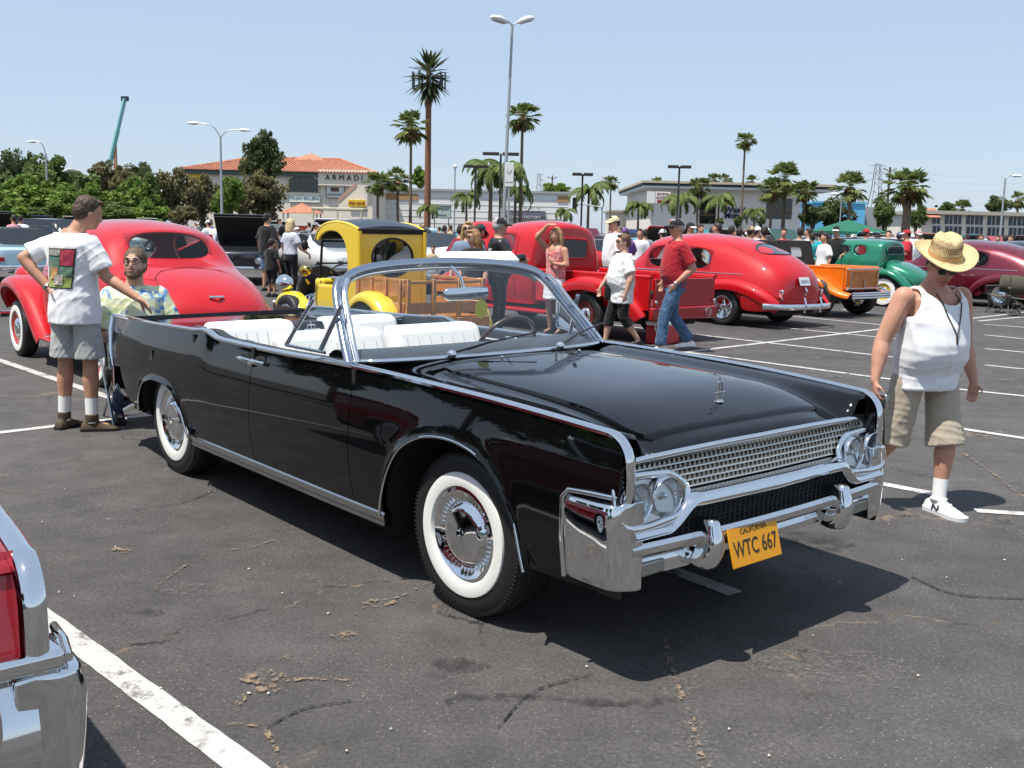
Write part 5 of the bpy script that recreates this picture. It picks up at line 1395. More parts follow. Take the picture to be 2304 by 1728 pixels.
def hand(mb, w, d, pn, side, curl=.35, k=1.0, spread=.10):
    """wrist w, direction d, palm normal pn (fingers curl towards it), side=+1: thumb on d x pn side"""
    d = Vector(d).normalized(); pn = (Vector(pn) - d * Vector(pn).dot(d)).normalized(); sd = d.cross(pn) * side
    w = Vector(w)
    ringtube_pts = [(w - d * .02, .027, .022), (w + d * .015, .030, .020), (w + d * .05, .040, .016), (w + d * .085, .040, .013)]
    R = []
    for c, a, b in ringtube_pts: R.append([c + sd * (a * k * math.cos(t)) + pn * (b * k * math.sin(t)) for t in np.linspace(0, 2 * PI, 12, endpoint=False)])
    mb.loft(R)
    for j, (o, L) in enumerate(((.030, .068), (.010, .078), (-.010, .073), (-.029, .056))):
        p = w + d * .083 * k + sd * o * k; dd = (d + sd * (o * spread * 40 * .1)).normalized(); a = curl * (1 + .18 * j)
        pts = [p - dd * .02]
        cur = p; ang = 0
        for s_, f in ((.45, .5), (.32, 1.0), (.23, .8)):
            ang += a * f; v = dd * math.cos(ang) + pn * math.sin(ang); cur = cur + v * (L * k * s_); pts.append(cur)
        mb.tube(pts, [.0100 * k, .0095 * k, .0088 * k, .0070 * k], 8)
        mb.ell(pts[-1], (.007 * k,) * 3, 8, 5)
    p = w + d * .025 * k + sd * .028 * k
    t1 = p + (d * .6 + sd * .75 + pn * .25).normalized() * .042 * k; t2 = t1 + (d * .9 + sd * .25 + pn * .3).normalized() * .036 * k
    mb.tube([p - sd * .015, t1, t2], [.014 * k, .0115 * k, .0085 * k], 8); mb.ell(t2, (.0085 * k,) * 3, 8, 5)
def shoe(mb, ankle, fdir, L=.27, W=.05, top=.085, boot=0.0):
    f = Vector((fdir[0], fdir[1], 0)).normalized(); s = Vector((-f.y, f.x, 0)); a = Vector(ankle); z0 = a.z - top
    R = []
    for t, w, h in ((-.085, .55, .35), (-.075, .80, .80), (-.03, .90, 1.02), (.03, .86, 1.0), (.09, .92, .74), (.14, 1.0, .55), (.18, .88, .42), (.195, .5, .25)):
        c = a + f * (t * L / .27); hh = top * h
        R.append([Vector((c.x, c.y, z0)) + s * (W * w * x) + Vector((0, 0, hh * y)) for x, y in ((-1, 0), (-1.04, .22), (-.94, .55), (-.6, .9), (0, 1.0), (.6, .9), (.94, .55), (1.04, .22), (1, 0))])
    mb.loft(R)
    if boot: mb.tube([a + Vector((0, 0, -.01)), a + Vector((0, 0, boot))], [.050, .052], 12)
SKINS = {}
def skin(k):
    cols = {'tan': (.50, .26, .165), 'fair': (.58, .33, .24), 'ruddy': (.53, .275, .185), 'deep': (.30, .14, .08)}
    return mat('skin_' + k, cols[k], .5, spec=.35, subs=.08, bump=(180, .12, .002), vary=(14, .15))
def cloth(name, col, **k):
    return mat('cloth_' + name, col, .85, spec=.2, sheen=.15, bump=(420, .12, .002), **k)
HAIRM = lambda n, c: mat('hair_' + n, c, .55, spec=.4, bump=(90, .8, .01), vary=(40, .4), ani=(1, 1, .15))

class Person:
    def __init__(s, label, loc, face, H=1.75, group=None, voxel=.014, tone='tan', fat=0.0, wide=1.0, lean=0.0, head=(0, 0), lowpoly=False, name='person'):
        s.t = thing(name, label, 'person', loc, face, group)
        s.k = H / 1.75; s.vx = voxel; s.tone = tone; s.fat = fat; s.w = wide; s.lean = lean
        k = s.k
        s.M = Matrix.Translation(loc) @ Matrix.Rotation(face, 4, 'Z')
        s.hipz = .93 * k
        s.J = dict(hipR=(.095 * k, 0, .92 * k), hipL=(-.095 * k, 0, .92 * k), kneeR=(.10 * k, .03, .50 * k), kneeL=(-.10 * k, .03, .50 * k), ankR=(.105 * k, -.02, .085), ankL=(-.105 * k, -.02, .085),
                   shR=(.180 * k * s.w, 0, 1.385 * k), shL=(-.180 * k * s.w, 0, 1.385 * k), elR=(.25 * k * s.w, -.02, 1.13 * k), elL=(-.25 * k * s.w, -.02, 1.13 * k), wrR=(.26 * k * s.w, .06, .88 * k), wrL=(-.26 * k * s.w, .06, .88 * k))
        s.footdir = {'R': (.15, 1), 'L': (-.15, 1)}
        s.hyaw, s.hpitch = head
        s.handR = dict(d=(0, .15, -1), n=(-1, .2, 0)); s.handL = dict(d=(0, .15, -1), n=(1, .2, 0))
        s.head_c = Vector((0, .02, 1.63 * k))
        s.seated = False; s.zo = 0.0
    def loc(s, wp):          # world -> local
        return s.M.inverted() @ Vector(wp)
    def set(s, **kw):
        for a, b in kw.items(): s.J[a] = tuple(b)
        return s
    def bend(s, p):
        """forward lean of everything above the hips"""
        p = Vector(p)
        if s.lean:
            q = p - Vector((0, 0, s.hipz)); R = Matrix.Rotation(-s.lean, 3, 'X'); f = min(max(q.z / (.25 * s.k), 0), 1)
            q = q.lerp(R @ q, f); p = q + Vector((0, 0, s.hipz))
        return p
    def torso(s, infl=0.0, z0=.84, z1=1.5, hemf=0.0):
        k, f = s.k, s.fat
        prof = [(.80, .168, .118, 0), (.90, .172, .122, 0), (1.0, .165 + .06 * f, .120 + .11 * f, .05 * f), (1.10, .158 + .075 * f, .116 + .135 * f, .075 * f), (1.20, .165 + .06 * f, .118 + .11 * f, .06 * f), (1.30, .180 + .035 * f, .124 + .06 * f, .03 * f), (1.38, .188 + .02 * f, .118 + .03 * f, .012 * f), (1.43, .152, .096, 0), (1.465, .098, .080, -.004), (1.50, .064, .066, .0)]
        R = []
        zs = [p for p in prof if z0 - .001 <= p[0] <= z1]
        for z, rx, ry, yo in zs:
            h = hemf * max(0, (1.15 - z) / .3)
            c = s.bend((0, yo * k, z * k)) + Vector((0, 0, s.zo)); M = Matrix.Rotation(-s.lean * min(max((z - .93) / .25, 0), 1), 3, 'X')
            R.append((c, rx * k * s.w + infl + h, ry * k + infl + h, M))
        return R
    def body(s, hands=True):
        k = s.k; J = {a: (s.bend(b) if a[:2] in ('sh',) else Vector(b)) for a, b in s.J.items()}; s.Jb = J
        mb = MB()
        ringtube(mb, s.torso(-.012, .80, 1.52))
        for S in 'RL':
            sg = 1 if S == 'R' else -1
            ar = k * (1 + .45 * s.fat)
            limb(mb, [J['sh' + S], J['sh' + S].lerp(J['el' + S], .5), J['el' + S]], [.058 * ar, .052 * ar, .042 * ar])
            limb(mb, [J['el' + S], J['el' + S].lerp(J['wr' + S], .3), J['wr' + S]], [.042 * ar, .044 * ar, .028 * k])
            h = s.handR if S == 'R' else s.handL
            if hands: hand(mb, J['wr' + S], h['d'], h['n'], h.get('side', 1 if S == 'R' else -1), h.get('curl', .35), k * h.get('k', 1.0))
            else: mb.ell(J['wr' + S] + Vector(h['d']).normalized() * .07, (.035, .03, .07), 10, 7)
            lg = k * (1 + .25 * s.fat)
            limb(mb, [J['hip' + S], J['hip' + S].lerp(J['knee' + S], .5), J['knee' + S]], [.085 * lg, .075 * lg, .055 * lg])
            limb(mb, [J['knee' + S], J['knee' + S].lerp(J['ank' + S], .3), J['knee' + S].lerp(J['ank' + S], .75), J['ank' + S]], [.054 * lg, .060 * lg, .042 * k, .036 * k])
            f = Vector((*s.footdir[S], 0)).normalized()
            mb.tube([J['ank' + S] + Vector((0, 0, -.03)), J['ank' + S] + f * .12 + Vector((0, 0, -.055))], [.034, .028], 8)
        # head
        hc = s.bend(s.head_c); s.hc = hc
        HM = Matrix.Translation(hc) @ Matrix.Rotation(-s.lean * .7, 4, 'X') @ Matrix.Rotation(s.hyaw, 4, 'Z') @ Matrix.Rotation(s.hpitch, 4, 'X'); s.HM = HM
        R3 = HM.to_3x3(); hk = k ** .5
        s.hk = hk
        def he(c, r): mb.ell(HM @ Vector([q * hk for q in c]), [q * hk for q in r], 18, 12, R3)
        he((0, -.012, .022), (.076, .096, .098)); he((0, .022, -.040), (.062, .070, .080)); he((0, .050, -.082), (.038, .036, .030))
        he((0, .090, -.022), (.0135, .020, .026)); he((0, .078, .008), (.010, .014, .03)); he((0, .076, -.062), (.026, .014, .014))
        for sg in (-1, 1): he((sg * .076, -.012, -.012), (.010, .020, .030)); he((sg * .036, .062, -.03), (.022, .022, .024)); he((sg * .03, .078, .032), (.024, .012, .009))
        neck = s.bend((0, -.015, 1.42 * k)) + Vector((0, 0, s.zo))
        mb.tube([neck, neck.lerp(HM @ Vector((0, -.02, -.06)), .6), HM @ Vector((0, -.02, -.03))], [.064 * k * (1 + .2 * s.fat), .058 * k * (1 + .25 * s.fat), .055 * k], 14)
        s.b = link('body', bake(mb, 'body', skin(s.tone), s.vx, 4), s.t)
        return s
    def top(s, m_, kind='tshirt', hem=.86, sleeve=.72, infl=.018, folds=(.012, .15), slr=.030, name='shirt'):
        mb = MB(); J = s.Jb; k = s.k
        R = s.torso(infl, .80, 1.47, .012)
        R[0] = (s.bend((0, R[0][0].y, hem * k)) + Vector((0, 0, s.zo)), R[0][1], R[0][2], R[0][3])
        R = [r for i, r in enumerate(R) if i == 0 or r[0].z > hem * k + s.zo + .03 or s.lean]
        ringtube(mb, R)
        ar = k * (1 + .45 * s.fat)
        if kind != 'tank':
            for S in 'RL':
                a, b = J['sh' + S], J['el' + S]; c = J['wr' + S]
                inner = a.lerp(s.bend((0, 0, 1.38 * k)) + Vector((0, 0, s.zo)), .35)
                if sleeve <= 1: mb.tube([inner, a, a.lerp(b, sleeve * .5), a.lerp(b, sleeve)], [.075 * ar, .070 * ar, .062 * ar + slr * .6, .060 * ar + slr], 12); mb.ell(a, (.07 * ar,) * 3, 10, 7)
                else:
                    limb(mb, [inner, a, b], [.075 * ar, .068 * ar, .058 * ar]); limb(mb, [b, b.lerp(c, sleeve - 1)], [.056 * ar, .046 * ar])
        me = bake(mb, name, m_, s.vx, 5, folds, seed=len(s.t['label']))
        if kind == 'tank':     # cut the neckline and the armholes
            bm = bmesh.new(); bm.from_mesh(me); w = s.w; kill = []
            for v in bm.verts:
                x, y, z = v.co.x, v.co.y, v.co.z / k
                scoop = (1.35 + 5.5 * (x / w) ** 2) if y > 0 else (1.40 + 4.5 * (x / w) ** 2)
                arm = 1.275 + max(0, .185 * w - abs(x)) * 3.2
                if (z > scoop and abs(x) < .115 * w) or (z > arm and abs(x) > .12 * w): kill.append(v)
            bmesh.ops.delete(bm, geom=kill, context='VERTS')
            for _ in range(14):
                new = {}
                for v in bm.verts:
                    if v.is_boundary:
                        nb = [e_.other_vert(v).co for e_ in v.link_edges if e_.is_boundary]
                        if len(nb) == 2: new[v] = (v.co * 2 + nb[0] + nb[1]) / 4
                for v, q in new.items(): v.co = q
            bm.to_mesh(me); bm.free()
        o = link(name, me, s.t); s.shirt = o
        if kind == 'tank':
            sm = o.modifiers.new('s', 'SOLIDIFY'); sm.thickness = .004; sm.offset = 1
        return s
    def legs(s, m_, kind='pants', end=1.0, infl=.018, hemw=.0, name='trousers', folds=(.012, .12), waist=.98):
        mb = MB(); J = s.Jb; k = s.k; lg = k * (1 + .25 * s.fat)
        if not s.seated: ringtube(mb, [r for r in s.torso(infl + .004, .80, waist + .02)])
        else: mb.ell((0, J['hipR'].y, J['hipR'].z), (.19, .15, .13), 14, 9)
        for S in 'RL':
            h, kn, an = J['hip' + S], J['knee' + S], J['ank' + S]
            if kind == 'shorts':
                e = h.lerp(kn, end) if end <= 1 else kn.lerp(an, end - 1)
                mb.tube([h + Vector((0, 0, .05)), h.lerp(e, .5), e], [.10 * lg, .098 * lg, .085 * lg + hemw], 16)
            else:
                limb(mb, [h, h.lerp(kn, .5), kn], [.098 * lg + infl * .3, .085 * lg + infl * .5, .066 * lg + infl * .5])
                e = kn.lerp(an, end)
                mb.tube([kn, kn.lerp(e, .4), e], [.066 * lg + infl * .5, .064 * lg + infl * .5, .056 * lg + hemw], 14)
        link(name, bake(mb, name, m_, s.vx, 5, folds, seed=3 + len(s.t['label'])), s.t)
        return s
    def skirt(s, m_, hem=.55, name='skirt'):
        mb = MB(); k = s.k
        ringtube(mb, [((0, 0, 1.02 * k), .15 * k, .115 * k, None), ((0, 0, .93 * k), .185 * k, .14 * k, None), ((0, .01, .8 * k), .20 * k, .155 * k, None), ((0, .02, hem * k), .205 * k, .17 * k, None)])
        link(name, bake(mb, name, m_, s.vx, 4, (.012, .08), 5), s.t); return s
    def socks(s, m_, f=.62):
        for S in 'RL':
            mb = MB(); a, b = s.Jb['knee' + S], s.Jb['ank' + S]
            mb.tube([a.lerp(b, f), a.lerp(b, .9), b + Vector((0, 0, -.02))], [.047 * s.k, .044 * s.k, .044 * s.k], 14); mb.build('sock', m_, s.t, ang=80)
        return s
    def shoes(s, m_, boot=0.0, sole=None, L=.27):
        for S in 'RL':
            mb = MB(); shoe(mb, s.Jb['ank' + S], s.footdir[S], L, .048, .088, boot)
            o = link('shoe', bake(mb, 'shoe', m_, min(s.vx, .009), 3), s.t)
            if sole:
                mb = MB(); f = Vector((*s.footdir[S], 0)).normalized(); sd = Vector((-f.y, f.x, 0)); a = s.Jb['ank' + S]; z = a.z - .088
                outl = [(-.088, .03), (-.07, .047), (0, .046), (.08, .050), (.14, .054), (.185, .044), (.20, .02)]
                poly = [a + f * (t * L / .27) + sd * w for t, w in outl] + [a + f * (t * L / .27) - sd * w for t, w in reversed(outl)]
                mb.loft([[Vector((p.x, p.y, z - .002)) for p in poly], [Vector((p.x, p.y, z + .024)) for p in poly]]); mb.build('sole', sole, o, ang=40)
        return s
    def part(s, name, mb, m_, ang=80, parent=None):
        return mb.build(name, m_, parent or s.t, ang=ang)
    def hp(s, c): return s.HM @ Vector([q * s.hk for q in c])
    def hair(s, m_, long=0.0, full=1.0, name='hair', bald=False, fringe=True):
        mb = MB(); R3 = s.HM.to_3x3(); hk = s.hk
        def he(c, r): mb.ell(s.hp(c), [q * hk for q in r], 16, 11, R3)
        if not bald: he((0, -.026, .040), (.083 * full, .098 * full, .093 * full))
        he((0, -.055, .0), (.078 * full, .072 * full, .085 * full))
        for sg in (-1, 1): he((sg * .066, -.022, .010), (.018, .040, .045))
        if fringe: he((0, .052, .098), (.052, .036, .022))
        if long:
            for a in np.linspace(-1.9, 1.9, 11):
                x, y = .078 * math.sin(a), -.030 - .062 * math.cos(a)
                mb.tube([s.hp((x * .9, y, .05)), s.hp((x * 1.15, y * 1.08, -.07)), s.hp((x * 1.2, y * 1.1 - .01, -.09 - long * .6)), s.hp((x * 1.0, y * 1.05 - .01, -.10 - long))], [.030, .034, .028, .012], 8)
        link(name, bake(mb, name, m_, s.vx * .8, 2, (.012, .030), 9), s.t); return s
    def cap(s, m_, brim=None, name='cap'):
        mb = MB(); R3 = s.HM.to_3x3(); hk = s.hk
        R = []
        for t in np.linspace(0, 1, 7):
            r = math.cos(t * PI / 2 * .96); R.append([s.hp((.088 * r * math.cos(a), -.010 + .106 * r * math.sin(a), .035 + .092 * math.sin(t * PI / 2))) for a in np.linspace(0, 2 * PI, 20, endpoint=False)])
        mb.loft(R); o = mb.build(name, m_, s.t, ang=60)
        b = MB(); rows = []
        for a in np.linspace(-1.15, 1.15, 11):
            rows.append([s.hp((.084 * math.sin(a), -.010 + .102 * math.cos(a), .040)), s.hp((.080 * math.sin(a), .04 + .11 * math.cos(a), .032 - .012 * abs(math.sin(a)))), s.hp((.072 * math.sin(a), .055 + .13 * math.cos(a), .022 - .020 * abs(math.sin(a))))])
        b.grid(rows); q = b.build('brim', brim or m_, o, ang=80, solid=.006); return s
    def shades(s, m_=None, clear=False):
        lens = glass('spectacle_lens', (.92, .90, .93), .03) if clear else mat('dark_lens', (.008, .008, .009), .08, coat=.5)
        fr = mat('spectacle_frame', (.12, .10, .09), .3, .5)
        mb = MB(); mb.tube([s.hp((-.012, .094, .018)), s.hp((0, .097, .021)), s.hp((.012, .094, .018))], .003, 6)
        for sg in (-1, 1): mb.tube([s.hp((sg * .060, .078, .018)), s.hp((sg * .076, .02, .014)), s.hp((sg * .078, -.02, .006))], .003, 6)
        for sg in (-1, 1): mb.tube([s.hp((sg * .034 + .026 * math.cos(a), .093 - abs(sg * .034 + .026 * math.cos(a)) * .16, .008 + .020 * math.sin(a))) for a in np.linspace(0, 2 * PI, 14, endpoint=False)], .0026, 5, closed=True)
        o = mb.build('spectacles', fr, s.t, ang=80)
        for sg in (-1, 1):
            mb = MB(); pts = [s.hp((sg * .034 + .026 * math.cos(a), .093 - abs(sg * .034 + .026 * math.cos(a)) * .16, .008 + .020 * math.sin(a))) for a in np.linspace(0, 2 * PI, 14, endpoint=False)]
            mb.add(pts, [tuple(range(14))]); mb.build('lens', lens, o, ang=0)
        return s
    def face(s, eyes=True, lips=(.36, .12, .10), brow=(.08, .05, .03)):
        if eyes:
            for sg in (-1, 1):
                mb = MB(); mb.ell(s.hp((sg * .032, .0835, .008)), (.0125, .006, .006), 10, 7, s.HM.to_3x3()); o = mb.build('eye', mat('eye_white', (.55, .5, .47), .2), s.t, ang=80)
                mb = MB(); mb.ell(s.hp((sg * .032, .0885, .008)), (.0055, .0025, .0055), 8, 5, s.HM.to_3x3()); mb.build('iris', mat('eye_dark', (.03, .02, .015), .1), o, ang=80)
        mb = MB(); mb.tube([s.hp((-.024, .083, -.064)), s.hp((0, .0925, -.062)), s.hp((.024, .083, -.064))], [(.004, .004), (.0075, .006), (.004, .004)], 8); mb.build('lips', mat('lips', lips, .5), s.t, ang=80)
        for sg in (-1, 1):
            mb = MB(); mb.tube([s.hp((sg * .014, .094, .034)), s.hp((sg * .034, .090, .040)), s.hp((sg * .052, .078, .034))], [.0045, .0055, .003], 6); mb.build('eyebrow', mat('brow', brow, .8), s.t, ang=80)
        return s
    def beard(s, m_):
        mb = MB(); R3 = s.HM.to_3x3(); hk = s.hk
        for c, r in (((0, .058, -.098), (.044, .038, .034)), ((.044, .030, -.070), (.026, .046, .036)), ((-.044, .030, -.070), (.026, .046, .036)), ((.0, .088, -.048), (.030, .010, .008))): mb.ell(s.hp(c), [q * hk for q in r], 14, 9, R3)
        link('beard', bake(mb, 'beard', m_, .008, 3, (.006, .02), 3), s.t); return s

def on_shirt(p, name, m_, z0, z1, x0, x1, back=True, off=.004, nx=9, nz=9, x_shift=None):
    """flat print laid on the shirt: grid of points dropped on the cloth"""
    bv = surf(p.shirt); rows = []
    for z in np.linspace(z0, z1, nz):
        r = []
        for x in np.linspace(x0, x1, nx):
            xx = x + (x_shift(z) if x_shift else 0)
            h = hit(bv, (xx, -2 if back else 2, z), (0, 1 if back else -1, 0), off); r.append(h if h is not None else Vector((xx, -.15 if back else .15, z)))
        rows.append(r)
    m = MB(); m.grid(rows); return m.build(name, m_, p.t, ang=80)
WHITE_T = cloth('white', (.80, .80, .81)); BLACK_T = cloth('black', (.012, .012, .013)); SOCK = cloth('sock', (.78, .78, .77))

# 1. man in the white T-shirt with the printed back, hand on hip, reaching to the right
g1, g2 = gnd(146, 960), gnd(213, 972)
c1 = (g1 + g2) / 2; c1.z = 0
P = Person('man in white T-shirt with printed back and grey shorts, hand on hip', c1, -.38, 1.82, voxel=.009, tone='tan', head=(-.50, -.30))
P.set(ankL=(-.13, -.02, .085), ankR=(.13, .0, .085), kneeL=(-.115, .0, .53), kneeR=(.115, .02, .53), hipL=(-.10, 0, .97), hipR=(.10, 0, .97))
P.set(elL=P.loc(at(52, 580, c1.y - .02)), wrL=P.loc(at(112, 652, c1.y - .05)))
wr = P.loc(at(312, 672, c1.y - .10)); el = P.loc(at(238, 622, c1.y - .05))
P.set(elR=el, wrR=wr)
P.handL = dict(d=(.9, .1, -.35), n=(.1, -.3, -1), curl=.3); dR = (P.loc(at(345, 700, c1.y - .15)) - wr).normalized()
P.handR = dict(d=tuple(dR), n=(.1, -.6, -.6), curl=.18)
P.footdir = {'R': (.75, .6), 'L': (-.1, 1)}
P.head_c = P.head_c + Vector((.09, .07, -.02))
P.body().top(WHITE_T, hem=.80, sleeve=.78, infl=.029, slr=.028, folds=(.012, .18)).legs(cloth('grey_shorts', (.40, .41, .395)), 'shorts', .92, hemw=.03, name='shorts', infl=.012, waist=.92)
P.socks(SOCK, .60).shoes(mat('boot_brown', (.075, .050, .028), .8, bump=(90, .4, .004)), .05, DARK).hair(HAIRM('brown', (.070, .042, .025)))
Pm = {'dark': cloth('print_dark', (.07, .06, .05)), 'pink': cloth('print_pink', (.55, .06, .10), vary=(30, .5, (.30, .03, .06))), 'teal': cloth('print_teal', (.06, .22, .20), vary=(30, .5, (.16, .20, .10))), 'green': cloth('print_green', (.16, .30, .06), vary=(30, .5, (.34, .34, .10))), 'white': cloth('print_white', (.62, .58, .50), vary=(30, .5, (.20, .16, .14))), 'red': cloth('print_red', (.48, .10, .06), vary=(30, .5, (.55, .42, .12))), 'grey': cloth('print_grey', (.16, .15, .14), vary=(30, .5, (.42, .40, .36)))}
sh = lambda z: (1.30 - z) * -.16 + .03
for nm, c, z0, z1, x0, x1, of in (('print_border', 'dark', 1.045, 1.375, -.125, .115, .004), ('print_header', 'grey', 1.315, 1.365, -.115, .0, .007), ('print_block', 'pink', 1.235, 1.365, .005, .105, .007), ('print_sky', 'teal', 1.15, 1.305, -.115, .0, .007), ('print_grass', 'green', 1.055, 1.14, -.115, .105, .007), ('print_field', 'teal', 1.145, 1.225, .005, .105, .007), ('print_car', 'red', 1.12, 1.22, -.085, -.01, .010), ('print_figure', 'white', 1.075, 1.16, -.035, .045, .012)):
    on_shirt(P, nm, Pm[c], (1.21 + (z0 - 1.21) * .88) * P.k, (1.21 + (z1 - 1.21) * .88) * P.k, x0 * 1.02, x1 * 1.02, True, of, x_shift=lambda z: sh(z / P.k))
mb = MB(); w = P.Jb['wrL']; e = P.Jb['elL']; ax = (w - e).normalized(); mb.lathe([(.034, -.008), (.037, 0), (.034, .008)], 16, c=w.lerp(e, .10), M=ax.to_track_quat('Z', 'Y').to_matrix()); mb.build('wristwatch', SATIN, P.t)

# 2. seated bearded man in the patterned shirt
sx = at(304, 700, 8.35)
P = Person('seated bearded man with glasses and patterned yellow and blue shirt behind the tail', (sx.x, sx.y, 0), PI + .55, 1.86, voxel=.009, tone='fair', fat=.35, head=(-.50, .12))
P.seated = True
dz = P.loc(at(303, 605, 8.35)).z - 1.62 * P.k + .03
P.zo = dz
for a in list(P.J): P.J[a] = (P.J[a][0], P.J[a][1], P.J[a][2] + dz)
P.head_c = P.head_c + Vector((0, .02, dz))
P.set(hipR=(.10, .02, .50), hipL=(-.10, .02, .50), kneeR=(.16, .44, .52), kneeL=(-.16, .44, .52), ankR=(.16, .06, .09), ankL=(-.16, .06, .09))
P.set(elR=(.30, .06, 1.16 + dz), wrR=(.13, .25, 1.17 + dz), elL=(-.31, .08, 1.12 + dz), wrL=(-.10, .30, 1.06 + dz))
P.handR = dict(d=(-.55, .3, .75), n=(0, .4, -.5), curl=.5); P.handL = dict(d=(.7, .25, .3), n=(0, -.3, .8), curl=.4)
hw_m = bpy.data.materials.new('hawaiian'); hw_m.use_nodes = True; nt = hw_m.node_tree; bs_ = nt.nodes['Principled BSDF']; bs_.inputs['Roughness'].default_value = .8
tc = nt.nodes.new('ShaderNodeTexCoord'); vo = nt.nodes.new('ShaderNodeTexNoise'); vo.inputs['Scale'].default_value = 7.5; vo.inputs['Detail'].default_value = 3; vo.inputs['Distortion'].default_value = 1.4
rp = nt.nodes.new('ShaderNodeValToRGB'); rp.color_ramp.interpolation = 'CONSTANT'; e_ = rp.color_ramp.elements
for pos, colr in ((0, (.10, .22, .48)), (.36, (.30, .44, .60)), (.42, (.64, .68, .50)), (.53, (.66, .66, .40)), (.60, (.46, .56, .30)), (.68, (.24, .38, .58))):
    x_ = e_.new(pos) if pos > 0 else e_[0]; x_.color = (*colr, 1)
nt.links.new(tc.outputs['Object'], vo.inputs['Vector']); nt.links.new(vo.outputs['Fac'], rp.inputs[0]); nt.links.new(rp.outputs[0], bs_.inputs['Base Color'])
P.body().top(hw_m, hem=.80, sleeve=.85, infl=.030, slr=.035)
P.legs(cloth('denim', (.05, .08, .15)), 'pants', .95).shoes(DARK)
HB = HAIRM('greybrown', (.13, .085, .052))
P.hair(HB, full=1.05, fringe=False).beard(HAIRM('beard', (.16, .085, .048))).face(brow=(.09, .06, .04)).shades(clear=True)
ch = thing('folding_chair', 'dark folding chair under the seated bearded man', 'chair', (sx.x, sx.y, 0), PI + .55)
m = MB(); m.bb(-.24, .24, -.20, .30, .40, .425); m.build('seat', DARK, ch, bevel=.01)
m = MB(); m.bb(-.24, .24, -.25, -.23, .50, .84); m.build('backrest', DARK, ch, bevel=.01)
for sx_ in (-.24, .24):
    m = MB(); m.tube([(sx_, .28, 0), (sx_, -.23, .50), (sx_, -.25, .84)], .012, 6); m.build('leg', SATIN, ch)
    m = MB(); m.tube([(sx_ * .96, -.26, 0), (sx_ * .96, .28, .40)], .012, 6); m.build('leg', SATIN, ch)

# 3. man in the straw hat and white tank top
g3 = gnd(2120, 1160)
P = Person('heavy man in straw hat, white tank top and khaki shorts walking past the bumper', (g3.x - .10, g3.y + .16, 0), PI + .38, 1.62, voxel=.009, tone='ruddy', fat=.46, wide=1.10, head=(-.34, -.52))
P.set(hipR=(.105, 0, .84), hipL=(-.105, 0, .84), kneeL=(-.10, .10, .46), ankL=(-.06, .12, .088), kneeR=(.15, -.04, .46), ankR=(.22, -.34, .12))
P.set(shR=(.215, 0, 1.285), shL=(-.215, 0, 1.285), elR=(.325, -.03, 1.02), wrR=(.40, .02, .80), elL=(-.295, -.02, 1.01), wrL=(-.325, .05, .78))
P.handR = dict(d=(.05, .25, -1), n=(-1, .3, 0), curl=.75); P.handL = dict(d=(.10, .15, -1), n=(1, .35, 0), curl=.45)
P.footdir = {'L': (.05, 1), 'R': (.15, 1)}
P.head_c = Vector((0, .055, 1.475))
P.body().top(WHITE_T, 'tank', hem=.80, infl=.024, folds=(.014, .20), name='tank_top').legs(cloth('khaki', (.42, .355, .275)), 'shorts', 1.16, hemw=.03, name='shorts', infl=.020, folds=(.013, .13), waist=.88)
P.socks(SOCK, .68).shoes(mat('trainer_white', (.78, .78, .77), .5, bump=(60, .3, .003)), .01, mat('trainer_sole', (.66, .66, .68), .6), .30)
P.hair(HAIRM('dark', (.03, .02, .015)), full=.97).face(eyes=False).shades()
# shoe trim
for S in 'LR':
    f = Vector((*P.footdir[S], 0)).normalized(); sd = Vector((-f.y, f.x, 0)); a = P.Jb['ank' + S]
    for sg in (-1, 1):
        mb = MB(); q = a + sd * (sg * .047) + Vector((0, 0, -.045))
        mb.tube([q + f * .0 + Vector((0, 0, -.02)), q + f * .01 + Vector((0, 0, .018)), q + f * .045 + Vector((0, 0, -.02)), q + f * .055 + Vector((0, 0, .018))], .005, 5); mb.build('shoe_letter', cloth('navy', (.02, .025, .06)), P.t)
    mb = MB(); mb.tube([a + f * t + sd * w + Vector((0, 0, h)) for t, w, h in ((.03, -.02, .012), (.05, .02, .006), (.07, -.02, -.006), (.09, .02, -.018), (.11, -.018, -.028))], .004, 5); mb.build('laces', WHITE, P.t)
# straw hat
STRAW = mat('straw', (.62, .46, .24), .75, bump=(160, .9, .006), vary=(60, .25))
mb = MB(); rows = []
hatM = P.HM @ Matrix.Rotation(.10, 4, 'X')
def hq(x, y, z): return hatM @ Vector((x, y, z))
for r_, z_ in ((.190, .064), (.188, .069), (.172, .060), (.15, .053), (.125, .055), (.100, .062), (.096, .075), (.094, .10), (.090, .14), (.084, .168), (.072, .182), (.050, .178), (.025, .166), (.004, .164)):
    row = []
    for a in np.linspace(0, 2 * PI, 40, endpoint=False):
        ca, sa = math.cos(a), math.sin(a)
        up = (.050 * ca * ca - .022 * (sa > 0) * sa * sa) * max(0, (r_ - .10) / .12) ** 1.4 if r_ > .1 else 0
        pinch = 1 - (.16 * max(0, sa) if z_ > .11 else 0)
        dent = -.014 * max(0, 1 - abs(ca) * 2.2) * (1 if z_ > .165 else 0)
        row.append(hq(r_ * .93 * ca * pinch, -.008 + r_ * 1.06 * sa, z_ + up + dent))
    rows.append(row)
mb.grid(rows, cv=True); hat = mb.build('straw_hat', STRAW, P.t, ang=70, solid=.004)
mb = MB(); mb.loft([[hq(rr * .93 * math.cos(a), -.008 + rr * 1.06 * math.sin(a), z) for a in np.linspace(0, 2 * PI, 36, endpoint=False)] for z, rr in ((.064, .1005), (.088, .0985))], cap=False); mb.build('hat_band', mat('band', (.52, .30, .13), .7), hat, ang=80)
mb = MB()
